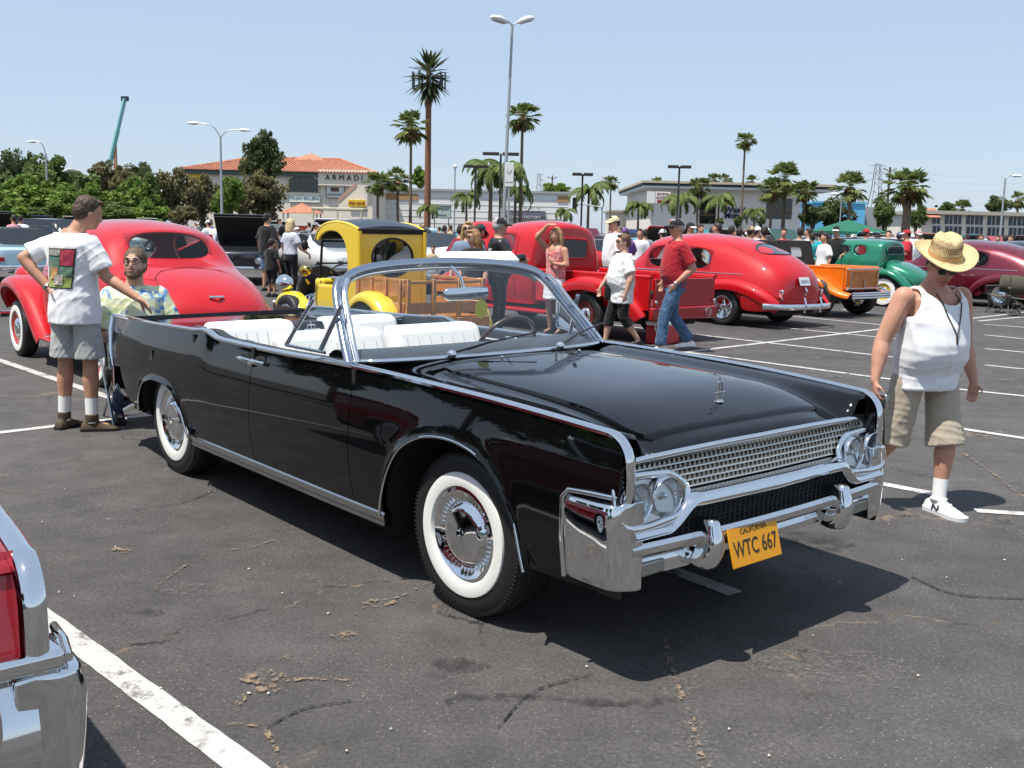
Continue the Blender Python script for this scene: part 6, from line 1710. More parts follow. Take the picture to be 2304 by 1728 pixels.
for ring in range(4):
    for k in range(40):
        a = 2 * PI * (k + .5 * (ring % 2)) / 40; zz = .112 + ring * .010; rr = .0945 - (zz - .10) * .1
        pin = 1 - .16 * max(0, math.sin(a)); mb.box(hq(rr * .935 * math.cos(a) * pin, -.008 + rr * 1.066 * math.sin(a), zz), (.004, .004, .005))
o = mb.build('weave_holes', mat('weave_dark', (.16, .09, .03), .9), hat, ang=0); struct(o, 'stuff')
# neck cord and pendant, small camera in the hand
bv = surf(P.shirt); mb = MB(); pts = []
for x, z in ((-.07, 1.42), (-.07, 1.36), (-.045, 1.28), (-.01, 1.20), (.004, 1.165), (.02, 1.20), (.05, 1.28), (.07, 1.36), (.07, 1.42)):
    h = hit(bv, (x, 2, z * P.k), (0, -1, 0), .006); pts.append(h if h is not None else Vector((x, .10, z * P.k)))
mb.tube(pts, .0035, 6); mb.tube([pts[4], pts[4] + Vector((.0, .004, -.05))], .006, 6); mb.build('neck_cord', mat('cord', (.03, .015, .012), .7), P.t, ang=80)
w = P.Jb['wrR']; camt = thing('pocket_camera', 'small silver pocket camera held in the hand of the man in the straw hat', 'camera', P.M @ (w + Vector((-.035, .045, -.115))), PI + .38)
m = MB(); m.box((0, 0, 0), (.025, .06, .085)); m.build('camera_body', SATIN, camt, bevel=.006)
m = MB(); m.lathe([(.018, 0), (.018, .012), (.001, .013)], 14, c=(-.012, 0, 0), axis='x', M=Matrix.Rotation(PI, 3, 'Z')); m.build('lens', DARK, camt)

# 4. middle-distance people
def stand(label, u, v, face, H, **kw):
    g = gnd(u, v); return Person(label, (g.x, g.y, 0), face, H, **kw)
JEAN = cloth('jeans', (.06, .12, .22), vary=(12, .4))
P = stand('man in red T-shirt, black cap and blue jeans strolling past the red sedan', 1512, 790, PI / 2 + .25, 1.83, voxel=.013, tone='ruddy', fat=.36, head=(.1, 0))
P.set(ankL=(-.10, .22, .09), kneeL=(-.10, .18, .51), ankR=(.10, -.30, .14), kneeR=(.10, -.02, .50), elR=(.26, -.10, 1.16), wrR=(.22, .10, .96), elL=(-.27, -.14, 1.16), wrL=(-.20, .08, .95))
P.handL = dict(d=(.2, .4, -1), n=(1, 0, 0)); P.footdir = {'L': (0, 1), 'R': (0, 1)}
P.body().top(cloth('red_tee', (.36, .015, .025)), hem=.84, sleeve=.80, infl=.02, slr=.02).legs(JEAN, 'pants', .98, hemw=.02).shoes(mat('trainer_white', (.78, .78, .77), .5)).hair(HAIRM('grey', (.42, .40, .38)), full=.96).cap(cloth('cap_black', (.015, .015, .02))).shades().face(eyes=False)
mb = MB(); mb.ell(P.hp((0, .098, .085)), (.014, .006, .022), 8, 6, P.HM.to_3x3()); mb.build('cap_badge', mat('badge_orange', (.75, .22, .02), .6), P.t)
mb = MB(); a = P.Jb['wrL']; mb.lathe([(.036, -.012), (.04, 0), (.036, .012)], 14, c=a, M=(a - P.Jb['elL']).normalized().to_track_quat('Z', 'Y').to_matrix()); mb.build('wristwatch', SATIN, P.t)

P = stand('short-haired woman in white blouse and black capri trousers with a shoulder bag', 1395, 784, PI / 2 + .15, 1.60, voxel=.013, tone='fair', fat=.45, head=(.12, 0))
P.set(ankL=(-.09, -.24, .13), kneeL=(-.10, .0, .46), ankR=(.09, .20, .085), kneeR=(.09, .14, .46), elR=(.26, .10, 1.06), wrR=(.24, .26, .84), elL=(-.27, -.05, 1.03), wrL=(-.28, .02, .80))
P.footdir = {'L': (-.1, 1), 'R': (0, 1)}
P.body().top(cloth('white_blouse', (.78, .79, .78)), hem=.70, sleeve=.85, infl=.034, slr=.018, folds=(.016, .12), name='blouse').legs(BLACK_T, 'pants', .40, hemw=.02, infl=.02).shoes(mat('sandal', (.02, .018, .018), .5), 0, None, .24).hair(HAIRM('short_brown', (.13, .075, .045)), full=1.04).shades().face(eyes=False)
bag = thing('shoulder_bag', 'black shoulder bag hanging at the hip of the woman in the white blouse', 'bag', P.M @ Vector((.22, .06, .80)), PI / 2 + .15)
m = MB(); m.bb(-.05, .05, -.14, .14, -.13, .13); m.build('bag_body', mat('bag_hide', (.014, .014, .015), .5, bump=(50, .3, .005)), bag, bevel=.03, seg=3)
m = MB(); m.tube([(-.02, -.12, .12), (-.06, -.08, .40), (-.10, -.02, .56), (-.06, .06, .40), (-.02, .12, .12)], .008, 6); m.build('strap', DARK, bag)

P = stand('blonde woman in red patterned top and white skirt shading her eyes', 1246, 752, PI - .75, 1.68, voxel=.016, tone='tan', head=(.3, .0))
P.set(elR=(.27, .16, 1.52), wrR=(.07, .13, 1.72), elL=(-.25, .02, 1.10), wrL=(-.10, .16, 1.12))
P.handR = dict(d=(-1, -.2, .1), n=(0, -.4, -1), curl=.2); P.handL = dict(d=(.6, .2, .6), n=(0, -1, 0))
redp = cloth('red_print', (.52, .03, .04), vary=(26, .5, (.70, .40, .38)))
P.body().top(redp, 'tank', hem=.92, infl=.012, name='top').skirt(cloth('white_denim', (.74, .74, .76)), .58).shoes(mat('sandal', (.02, .018, .018), .5), 0, None, .23).hair(HAIRM('blonde', (.42, .27, .11)), .26).face()

P = stand('man in black motorcycle jacket and black cap embracing a woman', 1118, 768, PI - .55 + PI * .72, 1.80, voxel=.018, tone='ruddy', fat=.3, head=(.2, 0))
P.set(elR=(.30, .16, 1.20), wrR=(.16, .36, 1.25), elL=(-.30, .16, 1.20), wrL=(-.14, .36, 1.22))
LEA = mat('leather', (.012, .012, .013), .4, bump=(60, .4, .006))
P.body().top(LEA, hem=.90, sleeve=1.85, infl=.035, name='jacket').legs(BLACK_T, 'pants', .97).shoes(DARK).hair(HAIRM('grey', (.42, .40, .38)), full=.98).cap(MATS['cloth_cap_black']).shades().face(eyes=False)
for x in (-.10, .06):
    on_shirt(P, 'jacket_patch', cloth('patch_white', (.55, .50, .48)), 1.22, 1.36, x, x + .07, True, .004, 4, 5, x_shift=lambda z: (z - 1.3) * .5)
c_b = P.t.location
P = Person('blonde woman with sunglasses smiling behind the motorcycle jacket man', c_b + Vector((-.46, .42, 0)), PI - .3, 1.74, voxel=.018, tone='fair', head=(.2, 0))
P.body(False).top(cloth('denim_vest', (.16, .22, .30)), hem=.9, sleeve=.7).legs(cloth('light_jean', (.20, .28, .36)), 'pants', .95).shoes(WHITE).hair(MATS['hair_blonde'], .20).shades().face(eyes=False)
P = Person('sandy-haired person in sunglasses leaning on the shoulder of the motorcycle jacket man', c_b + Vector((-.36, -.10, 0)), PI / 2 + .9, 1.62, voxel=.018, tone='fair', head=(-.4, -.1))
P.body(False).top(BLACK_T, hem=.88, sleeve=.8).legs(cloth('light_jean', (.20, .28, .36)), 'pants', .62).shoes(WHITE).hair(HAIRM('sandy', (.30, .16, .07)), .16).shades().face(eyes=False)
g = at(1018, 640, 19.0)
P = Person('man in dark red shirt bending over the open engine of the red pickup', (g.x, g.y, 0), -PI / 2 + .4, 1.74, voxel=.02, tone='tan', lean=.25)
P.body(False).top(cloth('dark_red', (.18, .012, .02)), hem=.88, sleeve=.8).legs(JEAN, 'pants', .97).shoes(DARK).hair(MATS['hair_dark']).cap(MATS['cloth_cap_black'])
g = at(1046, 640, 18.4)
P = Person('man in charcoal shirt and cap leaning over the red pickup engine', (g.x, g.y, 0), -PI / 2 + .7, 1.80, voxel=.02, tone='ruddy', lean=.45, fat=.3)
P.body(False).top(cloth('charcoal', (.03, .03, .033)), hem=.86, sleeve=.8).legs(BLACK_T, 'pants', .97).shoes(DARK).hair(MATS['hair_dark']).cap(cloth('cap_blue', (.03, .04, .06)))
g = at(1378, 640, 19.2)
P = Person('tall man in white shirt and cream cap behind the red pickup bed', (g.x, g.y, 0), PI / 2 + .25, 1.93, voxel=.02, tone='ruddy', fat=.2, wide=1.08, head=(.2, -.1))
P.body(False).top(WHITE_T, hem=.88, sleeve=.95, infl=.035).legs(BLACK_T, 'pants', .97).shoes(DARK).hair(MATS['hair_dark'], full=.95).cap(cloth('cap_cream', (.62, .55, .34))).shades()
g = gnd(603, 655)
P = Person('man in black shirt and cap standing before the dark pickup with its hood up', (g.x, g.y, 0), -.55, 1.90, voxel=.02, tone='tan', fat=.2, head=(-.3, 0))
P.body(False).top(BLACK_T, hem=.84, sleeve=.9, infl=.035).legs(cloth('denim_short', (.08, .13, .22)), 'shorts', 1.0, hemw=.02, name='shorts').shoes(DARK).hair(MATS['hair_dark'], full=.96).cap(MATS['cloth_cap_black'])
g = gnd(612, 668)
P = Person('child in black clothes and black cap beside the man in black', (g.x, g.y, 0), -.5, 1.30, voxel=.02, tone='tan', name='person')
P.body(False).top(BLACK_T, hem=.78, sleeve=.9, infl=.035).legs(BLACK_T, 'shorts', 1.2, hemw=.03, name='shorts').shoes(DARK).hair(MATS['hair_dark'], full=.96).cap(MATS['cloth_cap_black'])
g = gnd(655, 668)
P = Person('blonde woman in grey shirt and black trousers reaching for the yellow truck', (g.x, g.y, 0), -.7, 1.76, voxel=.02, tone='fair', head=(-.2, 0))
P.set(elR=(.27, .05, 1.12), wrR=(.34, .26, .98))
P.body(False).top(cloth('pale_grey', (.52, .53, .60)), hem=.95, sleeve=.7).legs(BLACK_T, 'pants', .97).shoes(DARK).hair(HAIRM('platinum', (.62, .46, .24)), .12, 1.06)
# ------------------------------------------------------------------ cooler, folding chairs
c = gnd(1490, 772)
t = thing('cooler_box', 'red cooler box with white lid standing by the red pickup tailgate', 'cooler', c, RZ_AWAY + .3)
m = MB(); m.bb(-.17, .17, -.24, .24, 0, .27); m.build('box', mat('cooler_red', (.48, .012, .015), .4), t, bevel=.02)
m = MB(); m.bb(-.175, .175, -.245, .245, .272, .34); m.build('lid', WHITE, t, bevel=.025, seg=3)
m = MB(); m.tube([(0, -.26, .2), (0, -.28, .30), (0, 0, .37), (0, .28, .30), (0, .26, .2)], .01, 6); m.build('handle', WHITE, t)
def camp_chair(u, v, rz, label):
    c = gnd(u, v); t = thing('camp_chair', label, 'chair', c, rz, 'camp chairs by the maroon car')
    A = mat('chair_metal', (.10, .095, .08), .35, .7); Cc = cloth('chair_olive', (.075, .068, .05))
    m = MB(); m.grid([[(x, y, .43 - .04 * (1 - (x / .26) ** 2)) for x in np.linspace(-.26, .26, 7)] for y in (-.22, 0, .24)]); m.build('seat', Cc, t, ang=80, solid=.01)
    m = MB(); m.grid([[(x, -.25 - .05 * (z - .4), z) for x in np.linspace(-.26, .26, 5)] for z in (.46, .66, .86)]); m.build('backrest', Cc, t, ang=80, solid=.01)
    for s in (-1, 1):
        for a, b in (((s * .27, .26, 0), (-s * .25, .22, .44)), ((s * .27, -.28, 0), (-s * .25, -.22, .44)), ((s * .28, .27, 0), (s * .28, -.24, .46)), ((s * .28, -.27, 0), (s * .28, .25, .46))):
            m = MB(); m.tube([a, b], .010, 6); m.build('leg', A, t)
        m = MB(); m.tube([(s * .28, -.24, .46), (s * .28, -.28, .88)], .010, 6); m.build('post', A, t)
        m = MB(); m.bb(s * .29 - .03, s * .29 + .03, -.25, .26, .60, .625); m.build('armrest', Cc, t, bevel=.01)
camp_chair(2255, 704, 2.2, 'olive camp chair nearest the man in the straw hat, by the maroon car')
camp_chair(2298, 712, 2.7, 'olive camp chair at the right edge, in front of the maroon car')
# black folding stool between red coupe and yellow truck
c = at(655, 760, 10.4)
t = thing('folding_stool', 'black canvas chair back between the red coupe and the yellow truck', 'chair', (c.x, c.y, 0), -.75)
m = MB(); m.bb(-.28, .28, -.012, .012, .62, .80); m.build('backrest', cloth('black_canvas', (.012, .011, .011)), t, bevel=.008)
m = MB(); m.bb(-.26, .26, .03, .44, .43, .45); m.build('seat', MATS['cloth_black_canvas'], t, bevel=.008)
for s in (-1, 1):
    m = MB(); m.tube([(s * .29, 0, 0), (s * .29, 0, .82)], .014, 6); m.build('post', mat('stool_wood', (.05, .03, .02), .5), t)
    m = MB(); m.tube([(s * .29, .44, 0), (s * .29, .44, .6)], .014, 6); m.build('post', MATS['stool_wood'], t)
    m = MB(); m.ell((s * .29, 0, .83), (.018, .018, .02), 8, 6); m.build('finial', WHITE, t)

# ------------------------------------------------------------------ palms and trees
def leaf_mat(name, col, col2, tr=.38):
    if name in MATS: return MATS[name]
    m = mat(name, col, .6, spec=.25, vary=(1.2, .5, col2)); nt = m.node_tree; L = nt.links.new
    p = nt.nodes['Principled BSDF']; out = nt.nodes['Material Output']; t = nt.nodes.new('ShaderNodeBsdfTranslucent'); x = nt.nodes.new('ShaderNodeMixShader'); x.inputs[0].default_value = tr
    L(p.inputs['Base Color'].links[0].from_socket, t.inputs[0]); L(p.outputs[0], x.inputs[1]); L(t.outputs[0], x.inputs[2]); L(x.outputs[0], out.inputs[0])
    return m
TRUNK = mat('palm_trunk', (.20, .145, .10), .9, bump=(12, .6, .05), vary=(5, .35))
BARK = mat('bark', (.10, .075, .055), .9, bump=(8, .6, .05), vary=(4, .3))
FAN = leaf_mat('fan_leaf', (.27, .31, .10), (.11, .15, .045)); DRY = leaf_mat('dry_leaf', (.28, .19, .09), (.15, .09, .04))
QUEEN = leaf_mat('queen_leaf', (.22, .27, .085), (.10, .15, .04))
PALM = {}
def fan_crown(n=46, R=1.9, seed=1, droop=.5, ragged=0):
    rs = np.random.RandomState(seed); m = MB()
    for k in range(n):
        az = rs.uniform(0, 2 * PI); el = rs.uniform(-1.0, 1.4); L = R * rs.uniform(.75, 1.05)
        d = Vector((math.cos(az) * math.cos(el), math.sin(az) * math.cos(el), math.sin(el)))
        base = d * (.15 * R); tip = d * (L * .52) + Vector((0, 0, -droop * .12 * L))
        sd = d.cross(Vector((0, 0, 1))); sd = sd.normalized() if sd.length > .05 else Vector((1, 0, 0))
        m.tube([base * .3, tip], [.025 * R * .5, .012 * R * .5], 4)
        nb = 9
        for b in range(nb):
            a = (b / (nb - 1) - .5) * 2.5 + rs.uniform(-.08, .08)
            v = (d * math.cos(a) + sd * math.sin(a)); ll = L * .55 * (1 - .25 * abs(a) / 1.25) * rs.uniform(.85, 1.1)
            up = v.cross(d.cross(sd)); w = .055 * R
            mid = tip + v * (ll * .55); end = tip + v * ll + Vector((0, 0, -droop * ll * rs.uniform(.2, .7)))
            q = d.cross(v) if abs(a) < .1 else v.cross(d.cross(sd).normalized()); q = v.cross(d.cross(sd)).normalized() * w
            m.add([tip, mid + q, end, mid - q], [(0, 1, 2), (0, 2, 3)])
    return m.mesh('crown', FAN, 0, fix=False)
def skirt_mesh(R=1.0, L=2.2, seed=2):
    rs = np.random.RandomState(seed); m = MB()
    for k in range(70):
        az = rs.uniform(0, 2 * PI); z0 = rs.uniform(-.25 * L, .05); r0 = .2 * R; r1 = R * rs.uniform(.35, .75); z1 = z0 - L * rs.uniform(.3, .65)
        d = Vector((math.cos(az), math.sin(az), 0)); s = Vector((-d.y, d.x, 0)) * .14 * R
        m.add([d * r0 + Vector((0, 0, z0)), d * r1 * .9 + s + Vector((0, 0, (z0 + z1) / 2)), d * r1 * .75 + Vector((0, 0, z1)), d * r1 * .9 - s + Vector((0, 0, (z0 + z1) / 2))], [(0, 1, 2, 3)])
    return m.mesh('dead_fronds', DRY, 0, fix=False)
def queen_crown(n=17, R=3.0, seed=4, up=.9):
    rs = np.random.RandomState(seed); m = MB()
    for k in range(n):
        az = 2 * PI * k / n + rs.uniform(-.2, .2); e0 = rs.uniform(.1, 1.25) * up; L = R * rs.uniform(.8, 1.1)
        pts = []; p = Vector((0, 0, 0)); el = e0
        for j in range(9):
            pts.append(p.copy()); v = Vector((math.cos(az) * math.cos(el), math.sin(az) * math.cos(el), math.sin(el))); p = p + v * (L / 8); el -= .26 + .05 * j * .5
        m.tube(pts, [.035 - .0035 * j for j in range(9)], 4)
        sd = Vector((-math.sin(az), math.cos(az), 0))
        for j in range(1, 9):
            for q in range(4):
                pp = pts[j - 1].lerp(pts[j], q / 4)
                ll = L * .26 * (1 - abs(j - 4.5) / 6) * rs.uniform(.8, 1.2)
                for s in (-1, 1):
                    t_ = (pts[j] - pts[j - 1]).normalized(); v = (sd * s * .75 + t_ * .5 + Vector((0, 0, -.45 * rs.uniform(.4, 1.6)))).normalized()
                    m.add([pp - t_ * .035, pp + t_ * .035, pp + v * ll + Vector((0, 0, -.2 * ll))], [(0, 1, 2)])
    return m.mesh('crown', QUEEN, 0, fix=False)
def palm(label, u, v_top, v_base, Y, kind='fan', R=1.6, tr=.22, skirt=True, group='palm trees along the street', lean=0.0, trunk_m=None, seed=1):
    """u, v_top: crown centre in the picture; v_base unused when the foot is hidden (always planted on the ground)"""
    top = at(u, v_top, Y); base = Vector((top.x - lean, Y, 0))
    t = thing('palm_tree', label, 'palm tree', base, 0, group)
    H = top.z
    n = max(6, int(H / .8)); pts = [Vector((lean * (k / n) ** 1.5, 0, H * k / n)) for k in range(n + 1)]
    m = MB(); m.tube(pts, [tr * (1.25 if k == 0 else 1.0) * (1 - .35 * k / n) * (1 + .06 * (k % 2)) for k in range(n + 1)], 10); m.build('trunk', trunk_m or TRUNK, t, ang=60)
    key = (kind, seed)
    if key not in PALM: PALM[key] = fan_crown(44, 1.12, seed) if kind == 'fan' else queen_crown(17, 1.0, seed)
    o = link('crown', PALM[key], t); o.location = (lean, 0, H); o.scale = (R, R, R); o.rotation_euler.z = random.uniform(0, 6)
    if kind == 'fan' and skirt:
        if 'skirt' not in PALM: PALM['skirt'] = skirt_mesh(1.0, 1.6)
        o = link('dead_fronds', PALM['skirt'], t); o.location = (lean, 0, H); o.scale = (R * .7, R * .7, R * .75)
    return t
# broadleaf trees
CROWN = {}
def crown_mesh(seed, leaf=.13, n=3800, mats=None, shape=(1, 1, 1)):
    rs = np.random.RandomState(seed); m = MB(); cl = []
    for k in range(38):
        p = rs.normal(size=3); p /= np.linalg.norm(p); r = rs.uniform(.25, .98); cl.append((p * r * np.array([.82, .82, .72]) * shape, rs.uniform(.12, .30)))
    V, Fc = [], []
    for k in range(n):
        c, r = cl[rs.randint(len(cl))]; d = rs.normal(size=3); d /= np.linalg.norm(d)
        p = c + d * r * rs.uniform(.55, 1.05); a = rs.normal(size=3); a /= np.linalg.norm(a); b = np.cross(a, d + rs.normal(size=3) * .4); b /= np.linalg.norm(b) + 1e-6
        s = leaf * rs.uniform(.6, 1.3); i = len(V)
        V += [tuple(p - a * s), tuple(p + b * s * .55), tuple(p + a * s), tuple(p - b * s * .55)]; Fc.append((i, i + 1, i + 2, i + 3))
    m.v, m.f = V, Fc
    return m.mesh('crown', mats, 0, fix=False)
TREE_M = [leaf_mat('leaf_dark', (.14, .17, .06), (.05, .075, .028)), leaf_mat('leaf_bright', (.22, .33, .06), (.10, .17, .035)), leaf_mat('leaf_olive', (.25, .22, .10), (.11, .105, .05)), leaf_mat('leaf_mid', (.17, .24, .07), (.07, .11, .03))]
def tree(label, u, v, Y, rx, rz, kind, name='tree', group='trees across the street', trunk=True):
    c = at(u, v, Y)
    t = thing(name, label, 'tree', (c.x, Y, 0), 0, group)
    key = (kind, int(u) % 3)
    if key not in CROWN: CROWN[key] = crown_mesh(kind * 7 + int(u) % 3, .075 if kind != 1 else .085, 4200, TREE_M[kind])
    px = Y / F_PX
    o = link('crown', CROWN[key], t); o.location = (0, 0, c.z); o.scale = (rx * px * 1.3, rx * px * 1.3, rz * px * 1.25); o.rotation_euler.z = (u * 1.7) % 6
    if trunk:
        m = MB(); H = max(c.z, .5); m.tube([(0, 0, 0), (.05, 0, H * .5), (.0, .05, H)], [.22, .16, .07], 8)
        for k in range(5):
            a = k * 1.3; m.tube([(0, 0, H * .55), (math.cos(a) * rx * px * .35, math.sin(a) * rx * px * .35, H + rz * px * .1)], [.09, .03], 6)
        m.build('trunk', BARK, t, ang=80)
    return t
for args in (
    ('dense dark green tree crown at the far left edge', 0, 400, 104, 40, 62, 0), ('pointed dark conifer-like tree behind the left street lamp', 52, 375, 108, 24, 40, 0),
    ('tall green tree just right of the left street lamp', 120, 402, 100, 55, 52, 3), ('low bright green tree left of the white satellite dish', 60, 445, 84, 70, 48, 1),
    ('bright green bush under the left street lamp', 150, 458, 80, 60, 42, 1), ('green tree behind the head of the man in the white T-shirt', 225, 455, 82, 50, 40, 1),
    ('olive tree below the crane boom', 240, 395, 118, 42, 38, 2), ('low dark tree right of the crane', 315, 395, 120, 34, 32, 0),
    ('bright green tree above the white pickup', 300, 450, 82, 46, 48, 1), ('dark green narrow tree beside the bright green one', 342, 440, 84, 28, 52, 3),
    ('brown olive tree left of the tiled building', 395, 430, 86, 46, 58, 2), ('olive tree hiding the left corner of the tiled building', 455, 445, 92, 38, 60, 2),
    ('tall open grey green tree before the tiled roof', 590, 365, 92, 42, 62, 0), ('dark olive tree in front of the arched window wall', 585, 440, 90, 62, 62, 2),
    ('bright green sapling before the tiled building', 520, 440, 86, 30, 48, 1), ('small bright tree at the foot of the tall open tree', 500, 465, 88, 26, 30, 1),
    ('distant green tree left of the tall brown monopole palm', 948, 400, 190, 22, 24, 1), ('distant green tree over the white flat building', 1250, 425, 190, 34, 16, 1),
    ('round dark green tree before the blue wall', 1870, 478, 102, 46, 34, 0), ('round dark green bush right of the bank', 1830, 485, 100, 30, 26, 0),
    ('grey green tree beyond the bus cab', 1990, 478, 110, 28, 34, 3), ('green tree right of the thick palm trunk', 2062, 488, 112, 24, 26, 3),
    ('far tree over the motel roof, left of the middle', 2125, 470, 160, 20, 16, 3), ('far dark tree over the motel at the right', 2250, 462, 150, 30, 22, 0),
    ('bright bush low at the far left edge', 18, 480, 79, 52, 30, 1), ('green bush low beside the left lamp pole', 100, 482, 79, 48, 28, 3), ('bright bush low behind the white T-shirt man', 185, 484, 79, 50, 28, 1), ('green bush low right of his head', 268, 482, 79, 46, 28, 3), ('bright bush low above the coupe roof', 345, 482, 79, 44, 28, 1), ('olive bush low before the tiled building corner', 415, 484, 79, 36, 24, 2), ('bushy green tree behind the left lamp', 170, 420, 108, 52, 48, 3), ('bushy dark tree at the far left behind the rest', 20, 430, 96, 52, 50, 3), ('brown green tree behind the crane foot', 285, 415, 110, 40, 40, 2), ('tall grey green crown top before the tiled roof', 598, 320, 92, 26, 30, 0),
    ('clipped bush before the bank wall', 1660, 497, 112, 12, 12, 3), ('clipped bush at the foot of the bank lettering', 1620, 498, 112, 10, 9, 3), ('clipped bush right of the bank lettering', 1712, 497, 112, 11, 10, 3)):
    tree(*args[:1], *args[1:])
for args in (
    ('tall fan palm left of the brown monopole', 925, 283, 0, 96, 'fan', 1.75, .16), ('fan palm beside the parking lot lamp pole', 1176, 262, 0, 88, 'fan', 1.55, .17),
    ('short fan palm nearest the tiled building', 850, 410, 0, 92, 'fan', 1.35, .16), ('short fan palm right of the tiled building stairs', 895, 402, 0, 94, 'fan', 1.35, .16),
    ('very tall thin fan palm above the bank', 1677, 316, 0, 118, 'fan', 1.25, .15), ('leafy fan palm left of the green canopy', 1915, 420, 0, 98, 'fan', 1.75, .2),
    ('stout fan palm with a thick brown trunk right of the green canopy', 2045, 418, 0, 82, 'fan', 1.9, .38), ('tall fan palm in the clump at the bank corner', 1768, 402, 0, 104, 'fan', 2.0, .22),
    ('lower fan palm in the clump at the bank corner', 1738, 425, 0, 102, 'fan', 1.5, .16), ('dry yellow fan palm right of the clump', 1812, 428, 0, 100, 'fan', 1.4, .2),
    ('small fan palm left end of the bank roof', 1478, 415, 0, 130, 'fan', 1.2, .14), ('fan palm right of the traffic light', 1375, 410, 0, 140, 'fan', 1.25, .14),
    ('fan palm between lamp and bank door', 1572, 420, 0, 108, 'fan', 1.35, .14), ('far fan palm above the bank roof, left of three', 1607, 403, 0, 170, 'fan', 1.4, .16),
    ('far fan palm above the bank roof, middle of three', 1632, 405, 0, 172, 'fan', 1.4, .16), ('far fan palm above the bank roof, right of three', 1693, 408, 0, 172, 'fan', 1.3, .16),
    ('small far palm behind the motel roof', 2166, 470, 0, 165, 'fan', 1.8, .2), ('far palm right of the tall white light pole', 2292, 448, 0, 150, 'fan', 1.5, .2), ('thin far palm between the pylons', 1983, 440, 0, 200, 'fan', 1.0, .2)):
    palm(*args, seed=1 + len(args[0]) % 3)
for args in (
    ('feathery palm left of the banner pole', 1105, 388, 0, 84, 'queen', 3.2, .2), ('feathery palm right of the banner pole', 1135, 385, 0, 86, 'queen', 3.3, .2),
    ('yellowing feathery palm behind the banner pole', 1160, 430, 0, 90, 'queen', 2.6, .16), ('small feathery palm before the white flat building', 1050, 445, 0, 84, 'queen', 1.9, .12),
    ('feathery palm by the traffic light', 1325, 432, 0, 100, 'queen', 3.0, .16), ('small yellow palm right of the white flat building', 1270, 478, 0, 96, 'queen', 1.6, .12),
    ('feathery palm under the crystal sign', 1437, 465, 0, 104, 'queen', 2.2, .14), ('feathery palm right of the crystal sign', 1532, 450, 0, 104, 'queen', 2.9, .16),
    ('feathery palm before the bank door', 1618, 450, 0, 106, 'queen', 2.6, .13), ('feathery palm right of the bank lettering', 1698, 478, 0, 108, 'queen', 1.9, .12), ('small feathery palm beside the monopole', 965, 470, 0, 92, 'queen', 1.6, .11)):
    palm(*args, seed=4 + len(args[0]) % 3)
# palm-shaped antenna mast
top = at(965, 160, 100)
t = thing('antenna_mast', 'tall brown mast disguised as a palm, green antenna panels among stiff leaves', 'antenna mast', (top.x, 100, 0), 0)
m = MB(); m.tube([(0, 0, 0), (0, 0, top.z)], [.34, .26], 14); m.build('mast', mat('mast_brown', (.23, .10, .055), .8, bump=(3, .3, .03)), t, ang=60)
rs = np.random.RandomState(5)
STIFF = leaf_mat('stiff_leaf', (.085, .095, .035), (.03, .04, .015))
for lay, (n_, e0, L) in enumerate(((14, 1.1, 2.5), (18, .55, 2.6), (20, .0, 2.6), (20, -.5, 2.5), (18, -1.0, 2.2))):
    for k in range(n_):
        az = 2 * PI * (k + .5 * (lay % 2)) / n_; el = e0 + rs.uniform(-.2, .2); d = Vector((math.cos(az) * math.cos(el), math.sin(az) * math.cos(el), math.sin(el))); s = Vector((-math.sin(az), math.cos(az), 0)) * .22
        L_ = L * rs.uniform(.85, 1.1); p0 = Vector((0, 0, top.z - .4 + (.5 - .32 * lay)))
        m = MB(); m.add([p0 + d * .2, p0 + d * L_ * .5 + s, p0 + d * L_ + Vector((0, 0, -.25)), p0 + d * L_ * .5 - s, p0 + d * L_ * .5 + Vector((0, 0, .10))], [(0, 1, 4), (1, 2, 4), (2, 3, 4), (3, 0, 4)]); m.build('stiff_leaf', STIFF, t, ang=0)
for k in range(9):
    az = 2 * PI * k / 9; m = MB(); m.box((math.cos(az) * 1.55, math.sin(az) * 1.55, top.z - .9), (.15, .15, 1.5), Matrix.Rotation(az, 3, 'Z')); m.build('antenna_panel', mat('panel_green', (.04, .075, .06), .5), t)
    m = MB(); m.tube([(0, 0, top.z - .6), (math.cos(az) * 1.9, math.sin(az) * 1.9, top.z - .6)], .04, 5); m.build('antenna_arm', DARK, t)
# ------------------------------------------------------------------ buildings
STUCCO = mat('stucco_white', (.82, .74, .62), .9, bump=(40, .2, .01), vary=(.6, .10)); TILE = mat('roof_tile', (.44, .18, .105), .85, vary=(2, .35)); TRIM_G = mat('trim_green', (.10, .14, .12), .7)
GLASSB = mat('dark_glazing', (.012, .014, .016), .08, 0, .6); CREAM = mat('cream_wall', (.52, .42, .30), .9); SIGNW = mat('sign_white', (.74, .75, .72), .6); SIGNY = mat('sign_yellow', (.72, .46, .02), .6); SIGN_INK = mat('sign_ink', (.02, .03, .05), .6); SIGN_TEAL = mat('sign_teal', (.03, .12, .14), .6); SIGN_RED = mat('sign_red', (.32, .02, .03), .6)
FACE = (0, -1, 0)
def sign(parent, name, c, w, h, body, ink, m_=SIGNW, size=None, frame=None, lines=None):
    mb = MB(); mb.box(c, (w, .12, h)); o = mb.build(name, m_, parent, bevel=.03)
    if frame:
        f = MB(); x, y, z = c
        f.tube([(x - w / 2, y - .07, z - h / 2), (x + w / 2, y - .07, z - h / 2), (x + w / 2, y - .07, z + h / 2), (x - w / 2, y - .07, z + h / 2)], .06, 4, closed=True); f.build('sign_frame', frame, o)
    for k, ln in enumerate(lines or [body]):
        n = len(lines or [body]); sz = size or h * .6 / n
        text('lettering', ln, ink, sz, o, facing((c[0], c[1] - .075, c[2] + h * .5 - (k + .5) * h / n), FACE), ext=.02)
    return o
def facade(u0, u1, Y): return at(u0, 500, Y).x, at(u1, 500, Y).x
